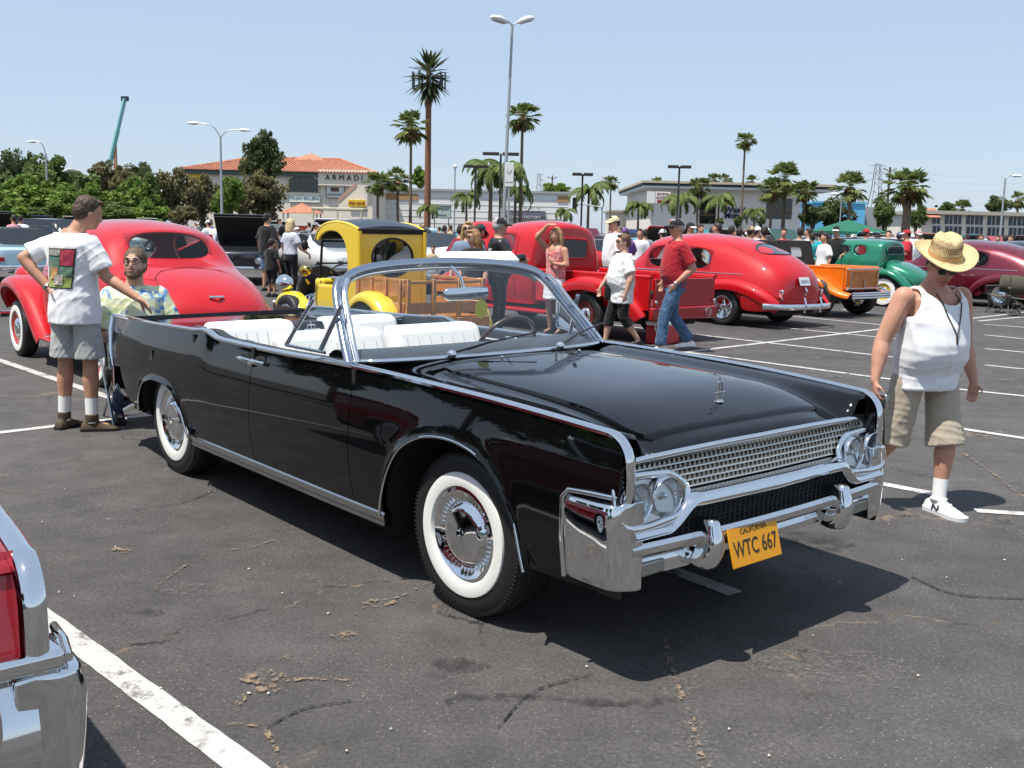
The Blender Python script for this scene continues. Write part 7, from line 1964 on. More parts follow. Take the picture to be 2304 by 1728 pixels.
def zat(u, v, Y): return at(u, v, Y).z
# 1. tiled building
Y = 116
x0, x1 = facade(425, 838, Y); ze = zat(650, 385, Y)
t = thing('gallery_building', 'cream two-storey building with orange tiled hip roof and ARMADI lettering', 'building', (0, 0, 0))
m = MB(); m.bb(x0, x1, Y, Y + 18, 0, ze - .55); m.build('wall', STUCCO, t, ang=0)
m = MB(); m.bb(x0 - .35, x1 + .35, Y - .45, Y + 18.4, ze - .55, ze - .06); m.build('eaves_band', TRIM_G, t, ang=0)
rg = zat(650, 352, Y + 6)
m = MB(); a = [(x0 - .7, Y - .8, ze - .055), (x1 + .7, Y - .8, ze - .055), (x1 + .7, Y + 18.8, ze - .055), (x0 - .7, Y + 18.8, ze - .055)]; r1, r2 = (x0 + 5.2, Y + 9, rg), (x1 - 5.2, Y + 9, rg)
m.add(a + [r1, r2], [(0, 1, 5, 4), (1, 2, 5), (2, 3, 4, 5), (3, 0, 4), (0, 3, 2, 1)]); rf = m.build('roof', TILE, t, ang=0)
m = MB(); nn = 64   # rows of cover tiles down the front slope
for k in range(nn + 1):
    f = k / nn; bx = x0 - .7 + (x1 - x0 + 1.4) * f; tx = min(max(bx, r1[0]), r2[0]); 
    lim = 1.0 if r1[0] <= bx <= r2[0] else (1 - (r1[0] - bx) / 5.9 if bx < r1[0] else 1 - (bx - r2[0]) / 5.9)
    A_ = Vector((bx, Y - .8, ze - .02)); B_ = Vector((bx, Y + 9, rg + .04)); m.tube([A_, A_.lerp(B_, max(lim, .03))], .07, 5)
o = m.build('cover_tiles', TILE, rf, ang=60); struct(o, 'stuff')
m = MB()
for p, q in ((r1, r2), (a[0], r1), (a[1], r2)): m.tube([Vector(p) + Vector((0, 0, .05)), Vector(q) + Vector((0, 0, .05))], .12, 6)
o = m.build('ridge_tiles', TILE, rf, ang=60); struct(o, 'stuff')
tx, tz = at(700, 350, Y + 9).x, at(700, 348, Y + 9).z
m = MB(); m.add([(tx - 2, Y + 7.5, rg - .3), (tx + 2, Y + 7.5, rg - .3), (tx + 2, Y + 11, rg - .3), (tx - 2, Y + 11, rg - .3), (tx, Y + 9.2, tz + .2)], [(0, 1, 4), (1, 2, 4), (2, 3, 4), (3, 0, 4)]); m.build('roof_cap', TILE, rf, ang=0)
def px(u, v): p = at(u, v, Y); return p.x, p.z
xa, za = px(649, 434); xb, zb = px(718, 398)
arc = [(xa, za), (xb, za), (xb, zb - .3)] + [(xb + (xa - xb) * k / 10, zb - .3 + .75 * math.sin(PI * k / 10)) for k in range(1, 10)] + [(xa, zb - .3)]
m = MB(); m.prism(arc, Y - .06, Y + .05, 'y'); w_ = m.build('arched_window', GLASSB, t, ang=0)
for k in range(1, 5):
    xx = xa + (xb - xa) * k / 5; m = MB(); m.bb(xx - .05, xx + .05, Y - .10, Y - .05, za, zb); m.build('mullion', TRIM_G, w_)
m = MB(); m.tube([(x, Y - .1, z) for x, z in arc], .13, 6, closed=True); m.build('window_surround', mat('surround_cream', (.60, .55, .42), .8), w_)
xa, za = px(718, 410); m = MB(); m.bb(xa, x1 + .1, Y - .5, Y - .02, px(780, 408)[1] - .5, px(780, 395)[1] + .6); m.build('wall_panel', STUCCO, t)
xx, zz = px(776, 401); text('lettering', 'A R M A D I', SIGN_INK, .82, t, facing((xx, Y - .56, zz), FACE), ext=.04)
xx, zz = px(685, 446); sign(t, 'shop_sign', (xx, Y - .15, zz), 3.5, .85, 'ITALIAN GALLERIA', SIGN_TEAL, size=.40, frame=mat('frame_grey', (.3, .3, .3), .6))
xx, zz = px(755, 431); sign(t, 'marble_sign', (xx, Y - .15, zz), 2.0, 1.35, 'MARBLE INC', SIGN_TEAL, size=.30, frame=SIGN_INK, lines=['', 'MARBLE INC'])
m = MB(); m.bb(xx - .5, xx + .4, Y - .26, Y - .20, zz + .0, zz + .45); m.build('sign_picture', mat('pic_brown', (.15, .08, .06), .7), t)
xx, zz = px(813, 459); sign(t, 'lease_sign', (xx, Y - 3.2, zz), 1.9, .75, 'FOR LEASE', SIGN_RED, SIGNY, size=.36)
xx, zz = px(437, 400); sign(t, 'lease_banner', (xx, Y - .2, zz - .1), 1.5, 1.3, 'FOR LEASE', SIGN_RED, SIGNY, size=.26)
# stair with a pinkish balustrade
xs, zs = px(772, 468); xe, ze2 = px(812, 432)
m = MB(); m.prism([(xs, zs - .2), (xs, zs + .9), (xe, ze2 + .5), (px(835, 432)[0], ze2 + .5), (px(835, 432)[0], zs - 2.0), (xs + 1.0, zs - 2.0)], Y - 3.0, Y - 2.8, 'y'); m.build('stair_wall', STUCCO, t, ang=0)
m = MB(); m.prism([(xs, zs + .5), (xs, zs + 1.0), (xe, ze2 + 1.0), (xe, ze2 + .5)], Y - 3.05, Y - 2.75, 'y'); m.build('stair_rail', mat('rail_pink', (.50, .30, .22), .8), t, ang=0)
# little red kiosk in front
xk, zk = at(680, 470, 100).x, at(680, 468, 100).z
t = thing('garden_kiosk', 'small kiosk with red tiled hat before the cream building', 'kiosk', (xk, 100, 0))
m = MB(); m.add([(-1.9, -1.2, zk - .5), (1.9, -1.2, zk - .5), (1.9, 1.2, zk - .5), (-1.9, 1.2, zk - .5), (0, 0, zk + .5)], [(0, 1, 4), (1, 2, 4), (2, 3, 4), (3, 0, 4)]); m.build('roof', TILE, t, ang=0)
for x in (-1.6, 1.6):
    for y in (-1, 1): m = MB(); m.tube([(x, y, 0), (x, y, zk - .4)], .08, 6); m.build('post', WHITE, t)
m = MB(); m.bb(-1.6, 1.6, -.9, .9, 0, 1.6); m.build('counter', mat('kiosk_red', (.35, .05, .04), .7), t)
xk = at(765, 480, 96).x
t = thing('stall_canopy', 'cream flat canopy on posts beside the kiosk', 'canopy', (xk, 96, 0))
zk = at(765, 474, 96).z
m = MB(); m.bb(-2.4, 2.4, -1.5, 1.5, zk, zk + .25); m.build('roof', mat('canopy_cream', (.62, .57, .42), .8), t, bevel=.05)
for x in (-2.2, 0, 2.2): m = MB(); m.tube([(x, -1.4, 0), (x, -1.4, zk)], .09, 8); m.build('post', MATS['canopy_cream'], t)
# 2. long white building
Y = 128
x0, x1 = facade(842, 1278, Y); zt_ = zat(1060, 432, Y)
t = thing('warehouse_building', 'long low white building with flat roof and dark curved awning', 'building', (0, 0, 0))
m = MB(); m.bb(x0, x1, Y, Y + 24, 0, zt_); m.build('wall', mat('white_block', (.82, .80, .76), .85, vary=(.5, .08)), t, ang=0)
m = MB(); m.bb(x0 - .2, x1 + .2, Y - .25, Y + 24.2, zt_ + .003, zt_ + .28); m.build('parapet', mat('parapet_grey', (.34, .34, .35), .8), t)
for k in range(1, 8):
    z = zt_ * k / 8; m = MB(); m.bb(x0, x1, Y - .03, Y - .002, z - .03, z + .03); m.build('wall_joint', mat('joint', (.58, .58, .58), .9), t)
for ua, ub, va in ((842, 940, 434), (1253, 1279, 441)):
    xa, xb = facade(ua, ub, Y); zz = zat(ua, va, Y); m = MB(); m.bb(xa, xb, Y - .09, Y - .035, zz - .75, zz); m.build('tan_band', mat('band_tan', (.42, .24, .11), .8), t)
xa, xb = facade(1132, 1226, Y); zz = zat(1180, 492, Y); zq = zat(1180, 474, Y)
m = MB(); rows = []
for k in range(9): aa = PI / 2 * k / 8; rows.append([(x, Y - 1.6 * math.sin(aa), zz + (zq - zz) * math.cos(aa)) for x in (xa, xb)])
m.grid(rows); aw = m.build('awning', mat('awning_navy', (.012, .012, .035), .7), t, ang=60)
text('lettering', 'LEATHER FACTORY', SIGNW, .45, aw, facing(((xa + xb) / 2, Y - 1.66, zz + .15), FACE), ext=.01)
for k in range(6):
    xx = at(1136 + k * 15, 470, Y).x; m = MB(); m.lathe([(.05, .3), (.2, .1), (.28, 0)], 8, c=(xx, Y - .5, zq + .25)); m.build('wall_lamp', TRIM_G, t)
xx = at(994, 477, 118).x; zz = at(994, 477, 118).z
t = thing('shop_signboard', 'pale teal signboard of the galleria standing before the white building', 'sign', (0, 0, 0))
sign(t, 'board', (xx, 118, zz), 2.1, 1.35, '', SIGN_TEAL, mat('sign_pale', (.40, .47, .45), .6), lines=['ITALIAN GALLERIA', 'FURNITURE'], size=.2, frame=SIGN_INK)
for s in (-.8, .8): m = MB(); m.tube([(xx + s, 118, 0), (xx + s, 118, zz)], .06, 6); m.build('post', SIGN_INK, t)
# 3. bank
Y = 122
x0, x1 = facade(1462, 1800, Y); zr = zat(1650, 428, Y); zr2 = zat(1650, 412, Y)
t = thing('bank_building', 'pale bank building with dark and white striped flat eaves', 'building', (0, 0, 0))
m = MB(); m.bb(x0, x1, Y, Y + 26, 0, zr - .002); m.build('wall', mat('bank_white', (.82, .78, .72), .85, vary=(.4, .06)), t, ang=0)
xl, xr = facade(1442, 1862, Y); h = (zr2 - zr) / 3
for k, mm in enumerate((SIGNW, SIGN_INK, CREAM)):
    m = MB(); m.bb(xl - .1 * k, xr + .1 * k, Y - 1.6 - .1 * k, Y + 27, zr + h * k + .003, zr + h * (k + 1)); m.build('eaves_band', mm, t, ang=0)
for ua, ub, va, vb in ((1573, 1609, 440, 503), (1722, 1780, 446, 492)):
    xa, xb = facade(ua, ub, Y); za, zb = zat(ua, va, Y), max(0, zat(ua, vb, Y)); m = MB(); m.bb(xa, xb, Y - .05, Y + .3, zb, za); e = m.build('entrance', GLASSB, t)
    m = MB(); m.bb(xa - .05, xb + .05, Y - .12, Y - .06, zb + (za - zb) * .28, zb + (za - zb) * .34); m.build('transom', mat('bronze', (.12, .06, .03), .4), e)
xa = at(1720, 495, Y - 1).x; m = MB(); m.bb(xa, xa + 2.4, Y - 1, Y - .9, 0, 1.9); m.build('blue_panel', mat('blue_panel', (.10, .32, .50), .4), t)
xx = at(1630, 472, Y).x; zz = at(1630, 472, Y).z; text('lettering', 'Washington', mat('bank_blue', (.01, .015, .09), .5), .95, t, facing((xx, Y - .08, zz), FACE), ext=.06, align='LEFT', bold=.025); bpy.context.view_layer.update()
zz2 = at(1630, 485, Y).z; text('lettering', 'Mutual', MATS['bank_blue'], .95, t, facing((xx, Y - .08, zz2), FACE), ext=.06, align='LEFT', bold=.025)
xx, zz = at(1642, 453, Y).x, at(1642, 453, Y).z; m = MB(); m.box((xx, Y - .06, zz), (.85, .1, .85)); m.build('emblem', mat('emblem_yellow', (.75, .40, .02), .5), t, bevel=.02); m = MB(); m.lathe([(.25, 0), (.25, .06), (.001, .06)], 16, c=(xx, Y - .12, zz), axis='y', M=Matrix.Rotation(PI, 3, 'Z')); m.build('emblem_mark', SIGNW, t)
# crystal sign on a pole
xx, zz = at(1492, 445, 104).x, at(1492, 445, 104).z
t = thing('pole_sign', 'white pole sign reading CRYSTAL FACTORY left of the bank', 'sign', (0, 0, 0))
sign(t, 'board', (xx, 104, zz), 1.45, 1.15, '', SIGN_RED, lines=['CRYSTAL', 'FACTORY', ''], size=.32)
m = MB(); m.bb(xx - .6, xx + .6, 103.9, 103.93, zz - .5, zz - .24); m.build('sign_strip', SIGN_RED, t)
m = MB(); m.bb(xx - 1.6, xx - .8, 104, 104.2, zz - .55, zz + .6); m.build('side_board', SIGNW, t)
m = MB(); m.tube([(xx - .9, 104.3, 0), (xx - .9, 104.3, zz + .3)], .12, 8); m.build('pole', WHITE, t)
# 4. blue building, motel, small house walls
Y = 150
x0, x1 = facade(1835, 1945, Y); zt_ = zat(1890, 458, Y)
t = thing('blue_building', 'sky blue windowless building behind the round tree', 'building', (0, 0, 0)); m = MB(); m.bb(x0, x1, Y, Y + 15, 0, zt_); m.build('wall', mat('sky_blue_wall', (.13, .45, .70), .85), t, ang=0)
m = MB(); m.bb(x0 - .2, x1 + .2, Y - .2, Y + 15.2, zt_ + .002, zt_ + .3); m.build('parapet', MATS['sky_blue_wall'], t)
m = MB(); m.bb(x1 + .01, x1 + 3.5, Y + 2, Y + 10, 0, zt_ * .95); m.build('grey_wing', MATS['parapet_grey'], t, ang=0)
Y = 135
x0, x1 = facade(2072, 2420, Y); zt_ = zat(2200, 484, Y)
t = thing('motel_building', 'long two-storey white motel with a row of dark windows', 'building', (0, 0, 0)); m = MB(); m.bb(x0, x1, Y, Y + 12, 0, zt_ - .004); m.build('wall', STUCCO, t, ang=0)
m = MB(); m.bb(x0 - .5, x1 + .5, Y - .9, Y + 12.5, zt_, zt_ + .45); m.build('roof', mat('gravel_roof', (.42, .38, .32), .9), t)
for row, vv in enumerate((497, 522)):
    for k in range(9):
        u = 2107 + k * 24 + (k % 2) * 4; xx = at(u, vv, Y).x; zz = at(2150, vv - 2 + row * 0, Y).z
        if zz < .6: zz = .9
        m = MB(); m.bb(xx - .55, xx + .45, Y - .05, Y + .2, zz - .55, zz + .6); w_ = m.build('window', mat('motel_glass', (.035, .055, .075), .1), t)
        m = MB(); m.bb(xx - .07, xx - .01, Y - .09, Y - .055, zz - .55, zz + .6); m.build('mullion', SIGNW, w_)
        m = MB(); m.bb(xx - .62, xx + .52, Y - .12, Y - .02, zz - .66, zz - .56); m.build('sill', SIGNW, w_)
xa, xb = facade(2074, 2122, Y - 2); za = zat(2100, 486, Y); m = MB(); m.add([(xa, Y - 1.2, za - .3), (xb, Y - 1.2, za - .3), (xb, Y + 1, za + .9), (xa + .6, Y + 1, za + .9)], [(0, 1, 2, 3)]); m.build('tiled_awning', TILE, t, ang=0, solid=.15)
t = thing('shop_block', 'low pale shop block far off between the palms', 'building', (0, 0, 0)); x0, x1 = facade(1375, 1440, 150); m = MB(); m.bb(x0, x1, 150, 160, 0, zat(1400, 478, 150)); m.build('wall', STUCCO, t, ang=0); m = MB(); m.bb(x0 - .3, x1 + .3, 149.5, 160.5, zat(1400, 478, 150) + .002, zat(1400, 478, 150) + .3); m.build('roof', MATS['gravel_roof'], t)
t = thing('house', 'grey house roof showing among the left trees', 'building', (0, 0, 0)); x0, x1 = facade(150, 260, 125); zz = zat(200, 430, 125); m = MB(); m.bb(x0, x1, 125, 133, 0, zz - 1); m.build('wall', STUCCO, t); m = MB(); m.prism([(x0 - .5, zz - 1.0), (x1 + .5, zz - 1.0), (x1 - 1.5, zz + .9), (x0 + 1.5, zz + .9)], 124, 134, 'y'); m.build('roof', mat('shingle_grey', (.10, .10, .105), .9, vary=(4, .3)), t)
# satellite dish
c = at(163, 408, 128); t = thing('satellite_dish', 'large white satellite dish above the left trees', 'dish', (c.x, 128, 0))
m = MB(); m.lathe([(1.55, .0), (1.2, -.3), (.7, -.55), (.001, -.65)], 24, c=(0, 0, c.z), axis='y', M=Matrix.Rotation(.5, 3, 'Z') @ Matrix.Rotation(PI, 3, 'Z')); m.build('reflector', WHITE, t, ang=80, solid=.05)
m = MB(); m.tube([(0, .4, 0), (0, .4, c.z)], .2, 8); m.build('mast', WHITE, t)
# crane
p0, p1 = at(236, 380, 210), at(281, 222, 210); base = Vector((p0.x - (p1.x - p0.x) * .5, 210, 0))
t = thing('crane_boom', 'teal telescopic crane boom rising behind the left trees', 'crane', base)
for k in range(4):
    a = Vector((0, 0, 1)).lerp(p1 - base, k / 4); b = Vector((0, 0, 1)).lerp(p1 - base, (k + 1) / 4); m = MB(); m.tube([a, b], .62 - .06 * k, 8); m.build('boom_section', mat('crane_teal', (.22, .50, .48), .5), t, ang=40)
q = at(259, 300, 210) - base; m = MB(); m.tube([q, (at(262, 385, 210) - base)], .25, 6); m.tube([q, at(258, 385, 210) - base], .2, 6); m.build('stay_ram', mat('ram_tan', (.40, .24, .12), .6), t)
m = MB(); m.box(p1 - base, (1.4, .6, .9)); m.build('boom_head', SIGN_INK, t)
m = MB(); m.bb(-3, 3, -1.5, 1.5, 0, 2.5); m.build('carrier', MATS['crane_teal'], t, bevel=.2)
# boundary wall along the far side of the lot
WALLT = mat('wall_tan', (.30, .21, .16), .95, vary=(2, .15)); n = 40
for u0, u1, Y in ((-400, 700, 78), (700, 1330, 80), (1330, 2000, 84), (2000, 2800, 88)):
    xa, xb = at(u0, 500, Y).x, at(u1, 500, Y).x
    t = thing('boundary_wall', {-400: 'low tan wall behind the cars on the far left', 700: 'low tan wall before the white flat building', 1330: 'low dark wall before the bank', 2000: 'low tan wall before the motel'}[u0], 'wall', (0, 0, 0))
    m = MB(); m.bb(xa + .002, xb - .002, Y, Y + .2, 0, 1.15); m.build('wall_panel', WALLT, t, ang=0)
    m = MB(); m.bb(xa + .002, xb - .002, Y - .04, Y + .24, 1.152, 1.24); m.build('coping', mat('coping', (.36, .28, .22), .9), t)
# street and lot lamps
GALV = mat('galvanised', (.40, .42, .42), .5, .5); BRONZE = mat('lamp_bronze', (.03, .025, .022), .5)
def cobra(label, u, v, Y, arms, h_arm=1.0, r=.09):
    p = at(u, v, Y); t = thing('street_lamp', label, 'street lamp', (p.x, Y, 0), 0, 'street lamps'); H = p.z
    m = MB(); m.tube([(0, 0, 0), (0, 0, H)], [r * 1.3, r * .8], 8); m.build('pole', GALV, t, ang=60)
    for dx, dz in arms:
        m = MB(); e = Vector((dx, 0, dz)); m.tube(smooth_path([(0, 0, H - .1), (dx * .25, 0, H + dz * .62), (dx * .6, 0, H + dz * .95), (dx, 0, H + dz)], 4), r * .45, 6); m.build('arm', GALV, t, ang=60)
        m = MB(); s = 1 if dx > 0 else -1; m.tube([(dx, 0, H + dz), (dx + s * .25, 0, H + dz), (dx + s * .75, 0, H + dz - .02)], [(.08, .06), (.20, .13), (.10, .07)], 8); m.build('lamp_head', WHITE, t, ang=60)
cobra('double-armed street lamp left of the tiled roof', 496, 306, 74, ((-1.55, .85), (1.35, .45)))
cobra('curved single-arm street lamp over the left trees', 103, 345, 88, ((-.75, .95),), r=.10)
cobra('slim white light pole over the motel at the right', 2262, 402, 84, ((.5, .25),), r=.09)
cobra('short slim light pole before the blue wall', 1894, 440, 90, ((-.3, .12),), r=.06)
p = at(1153, 55, 44); t = thing('parking_lamp', 'tall slim lot lamp with two rounded heads above the red pickup', 'lamp', (p.x - .22, 44, 0)); H = p.z
m = MB(); m.tube([(0, 0, 0), (.08, 0, H * .45), (.22, 0, H)], [.10, .075, .055], 10); m.build('pole', GALV, t, ang=60)
for s, dy in ((-1, -.35), (1, .2)):
    m = MB(); m.tube([(.22, 0, H - .03), (.22 + s * .22, dy * .3, H + .12)], .03, 6); m.build('arm', GALV, t)
    m = MB(); pts = [(.22 + s * .20, dy * .3, H + .08), (.22 + s * .34, dy * .6, H + .16), (.22 + s * .56, dy, H + .26), (.22 + s * .80, dy * 1.3, H + .32), (.22 + s * .90, dy * 1.4, H + .32)]
    if s < 0: pts = [(x, y, H + (z - H) * .55) for x, y, z in pts]
    m.tube(pts, [.05, (.16, .10), (.22, .13), (.17, .10), .05], 14); hd = m.build('lamp_head', WHITE, t, ang=80)
    m = MB(); q = [Vector(x) + Vector((0, 0, -.10)) for x in pts[1:4]]; m.tube(q, [(.10, .03), (.17, .05), (.11, .03)], 12); m.build('lens', mat('lamp_lens', (.45, .47, .46), .3), hd, ang=80)
p = at(1146, 393, 40); t = thing('pole_banner', 'white banner sign on its own pole before the lot lamp', 'sign', (p.x, 40, 0))
m = MB(); m.bb(-.165, .165, -.03, .03, p.z - .45, p.z + .45); bn = m.build('banner', SIGNW, t, bevel=.01)
text('lettering', 'SECTION', SIGN_INK, .06, bn, facing((0, -.035, p.z - .29), FACE), ext=.002); m = MB(); m.tube([(-.07, -.034, p.z + .15), (-.05, -.034, p.z + .05)], .015, 5); m.tube([(.08, -.034, p.z + .18), (.0, -.034, p.z + .02)], .008, 5); m.build('banner_mark', SIGN_INK, bn)
m = MB(); m.tube([(0, .04, 0), (0, .04, p.z + .4)], .045, 8); m.build('pole', GALV, t)
for label, u, v, Y, w in (('bronze box lamp left of the banner', 1070, 374, 78, 1.0), ('bronze double box lamp behind the banner', 1127, 346, 76, 1.5), ('bronze box lamp right of the banner over the pickup', 1311, 392, 80, .9), ('bronze box lamp before the bank', 1529, 375, 80, 1.0)):
    p = at(u, v, Y); t = thing('parking_lamp', label, 'lamp', (p.x, Y, 0), 0, 'bronze box lamps of the far lot')
    m = MB(); m.tube([(0, 0, 0), (0, 0, p.z)], .075, 8); m.build('pole', BRONZE, t)
    for s in (-1, 1): m = MB(); m.bb(s * w * .48 - w * .40, s * w * .48 + w * .40, -.2, .2, p.z - .12, p.z + .10); m.build('lamp_head', BRONZE, t, bevel=.02)
p = at(1024, 375, 110); t = thing('globe_lamp', 'globe lamp on a slim post over the white flat building', 'lamp', (p.x, 110, 0)); m = MB(); m.tube([(0, 0, 0), (0, 0, p.z)], .08, 6); m.build('pole', GALV, t); m = MB(); m.ell((0, 0, p.z), (.22, .22, .22), 12, 8); m.build('globe', WHITE, t, ang=80)
p = at(1292, 457, 95); t = thing('traffic_light', 'black traffic light on a mast arm right of the white flat building', 'traffic light', (p.x, 95, 0)); m = MB(); m.bb(-.16, .16, -.12, .12, p.z - .5, p.z + .5); m.build('signal_head', DARK, t, bevel=.03); m = MB(); m.tube([(0, .2, p.z), (2.6, .2, p.z - .3), (2.6, .2, 0)], .08, 6); m.build('mast', GALV, t)
# pylons, wires
LATT = mat('lattice_steel', (.30, .33, .36), .6, .3)
def pylon(label, u, v, Y, w):
    p = at(u, v, Y); t = thing('power_pylon', label, 'pylon', (p.x, Y, 0)); H = p.z; m = MB()
    for sx in (-1, 1):
        for sy in (-1, 1): m.tube([(sx * w, sy * w, 0), (sx * w * .35, sy * w * .35, H * .7), (sx * w * .2, sy * w * .2, H)], .16, 4)
    for k in range(9):
        z0, z1 = H * k / 9, H * (k + 1) / 9; f = lambda z: w * (1 - .93 * z / H * .85)
        m.tube([(-f(z0), -f(z0), z0), (f(z1), -f(z1), z1)], .09, 4); m.tube([(f(z0), -f(z0), z0), (-f(z1), -f(z1), z1)], .09, 4)
    m.build('tower', LATT, t, ang=0)
    for k, zz in enumerate((.97, .88, .79)):
        m = MB(); m.tube([(-w * (.8 + .15 * k), 0, H * zz), (0, 0, H * zz + .6), (w * (.8 + .15 * k), 0, H * zz)], .13, 4); m.build('cross_arm', LATT, t)
pylon('lattice power pylon left of the thick palm', 1976, 368, 330, 3.2); pylon('lattice power pylon far off over the white building', 1213, 390, 420, 2.6)
for label, u, v, Y in (('wooden power pole with cross arms left of the thick palm', 2003, 376, 300), ('small far power pole with raised arms', 1243, 395, 400)):
    p = at(u, v, Y); t = thing('power_pole', label, 'pole', (p.x, Y, 0)); m = MB(); m.tube([(0, 0, 0), (0, 0, p.z)], [.5, .28], 6); m.build('pole', BARK, t)
    for zz in (.96, .80, .66): m = MB(); m.tube([(-1.9, 0, p.z * zz + .5), (0, 0, p.z * zz - .4), (1.9, 0, p.z * zz + .5)], .16, 4); m.build('cross_arm', BARK, t)
for k, (v0, v1) in enumerate(((375, 398), (392, 410), (410, 425), (425, 440), (440, 455))):
    a, b = at(1976, v0, 330), at(2420, v1 - 8, 300); pts = [a.lerp(b, f) + Vector((0, 0, -2.2 * math.sin(PI * f))) for f in np.linspace(0, 1, 14)]
    m = MB(); m.tube(pts, .045, 4); o = m.build('power_line', LATT, None); tag(o, ['topmost', 'second', 'third', 'fourth', 'lowest'][k] + ' power line strung right of the lattice pylon', 'power line', 'power lines')
# green canopy tent
c = at(1908, 506, 70); t = thing('canopy_tent', 'green pop-up canopy tent among the crowd', 'tent', (c.x, 70, 0)); zc = c.z
m = MB(); m.add([(-2.0, -2, zc - .45), (2.0, -2, zc - .45), (2.0, 2, zc - .45), (-2.0, 2, zc - .45), (0, 0, zc + .35), (-2.0, -2, zc - .65), (2.0, -2, zc - .65), (2.0, 2, zc - .65), (-2, 2, zc - .65)], [(0, 1, 4), (1, 2, 4), (2, 3, 4), (3, 0, 4), (0, 5, 6, 1), (1, 6, 7, 2), (2, 7, 8, 3), (3, 8, 5, 0)]); m.build('canopy', mat('canopy_green', (.006, .115, .06), .7), t, ang=0)
for x in (-1.95, 1.95):
    for y in (-1.95, 1.95): m = MB(); m.tube([(x, y, 0), (x, y, zc - .5)], .025, 6); m.build('leg', WHITE, t)
# ------------------------------------------------------------------ more parked cars: simple bodies copied with other paint
def set_paint(root, m_):
    for ch in root.children:
        if ch.get('paint'):
            for sl in ch.material_slots: sl.link = 'OBJECT'; sl.material = m_
PROTO_P = paint('proto_paint', (.5, .5, .5))
def far_car(kind, hood):
    """returns an unplaced prototype tree"""
    t = thing('parked_car', 'x', 'car')
    if kind == 'sedan':
        st = [(-2.3, [(.74, .40), (.82, .55), (.80, .78), (.74, .86), (.70, .88), (0, .89)]), (-2.15, [(.78, .30), (.90, .52), (.89, .82), (.82, .92), (.76, .94), (0, .95)]), (-1.25, [(.80, .28), (.92, .52), (.91, .84), (.84, .94), (.76, .97), (0, .98)]), (-.85, [(.80, .28), (.92, .52), (.91, .85), (.84, .95), (.66, 1.36), (0, 1.40)]), (.3, [(.80, .28), (.92, .52), (.91, .85), (.84, .95), (.66, 1.38), (0, 1.42)]), (.85, [(.80, .28), (.92, .52), (.91, .84), (.83, .94), (.74, .98), (0, 1.0)]), (2.1, [(.78, .30), (.89, .50), (.88, .76), (.80, .85), (.70, .87), (0, .90)]), (2.3, [(.70, .40), (.80, .52), (.78, .68), (.7, .76), (.6, .78), (0, .79)])]
        win = {(2, 4), (3, 3), (4, 4)}; wx = 1.42
    elif kind == 'round':
        st = [(-2.3, [(.5, .4), (.6, .5), (.56, .66), (.46, .76), (.3, .8), (0, .82)]), (-1.9, [(.72, .3), (.84, .54), (.80, .84), (.66, 1.0), (.5, 1.08), (0, 1.12)]), (-1.0, [(.78, .3), (.88, .58), (.86, .92), (.78, 1.02), (.62, 1.36), (0, 1.48)]), (.1, [(.78, .3), (.88, .58), (.86, .92), (.80, 1.02), (.64, 1.44), (0, 1.56)]), (.7, [(.78, .3), (.87, .58), (.84, .9), (.76, 1.0), (.6, 1.1), (0, 1.16)]), (1.9, [(.7, .34), (.8, .54), (.72, .8), (.5, .94), (.36, .98), (0, 1.0)]), (2.2, [(.5, .4), (.56, .5), (.5, .66), (.36, .76), (.2, .8), (0, .82)])]
        win = {(1, 4), (2, 3), (3, 4)}; wx = 1.45
    else:
        st = [(-2.2, [(.72, .42), (.84, .56), (.84, .96), (.78, 1.08), (.72, 1.5), (0, 1.56)]), (-2.1, [(.76, .36), (.90, .54), (.90, .98), (.86, 1.08), (.76, 1.62), (0, 1.68)]), (-.4, [(.78, .36), (.92, .54), (.92, .98), (.88, 1.08), (.77, 1.66), (0, 1.72)]), (.5, [(.78, .36), (.92, .54), (.92, .98), (.87, 1.08), (.75, 1.62), (0, 1.68)]), (1.0, [(.78, .36), (.92, .54), (.91, .94), (.84, 1.04), (.74, 1.08), (0, 1.10)]), (2.1, [(.76, .36), (.88, .54), (.86, .86), (.78, .95), (.6, .97), (0, .99)]), (2.25, [(.7, .42), (.8, .54), (.78, .74), (.7, .82), (.5, .84), (0, .85)])]
        win = {(1, 3), (2, 3), (3, 4)}; wx = 1.4
    b = cage(t, 'body', PROTO_P, st, win, 1, 0, glass_m=mat('far_glass', (.02, .025, .03), .08, 0, .5)); b['paint'] = 1
    for s in (-1, 1):
        wheel(t, (wx, s * .80, .32), s, .32, .19, .18, None, 'plain', None, 16); wheel(t, (-wx, s * .80, .32), s, .32, .19, .18, None, 'plain', None, 16)
        m = MB(); m.lathe([(.09, 0), (.09, .03), (.001, .04)], 10, c=(2.24, s * .58, .66), axis='x'); m.build('headlamp', LAMP_GLASS, t)
        m = MB(); m.bb(-2.33, -2.26, s * .62 - .1, s * .62 + .1, .60, .70); m.build('tail_lamp', RED_LENS, t)
    for x, k in ((2.34, 1), (-2.36, -1)): m = MB(); m.tube([(x - k * .12, -.84, .46), (x, -.6, .46), (x, .6, .46), (x - k * .12, .84, .46)], [(.03, .06)] * 4, 6, up=(0, 0, 1)); m.build('bumper', CHROME, t)
    if hood:
        m = MB(); m.box((1.15, 0, 1.45), (1.15, 1.4, .05), Matrix.Rotation(-.85, 3, 'Y')); h = m.build('raised_hood', PROTO_P, t, bevel=.02); h['paint'] = 1
        m = MB(); m.box((1.19, 0, 1.405), (1.08, 1.32, .03), Matrix.Rotation(-.85, 3, 'Y')); m.build('hood_lining', DARK, t)
        m = MB(); m.bb(.95, 2.0, -.55, .55, .70, 1.01); m.build('engine_bay', DARK, t)
    return t
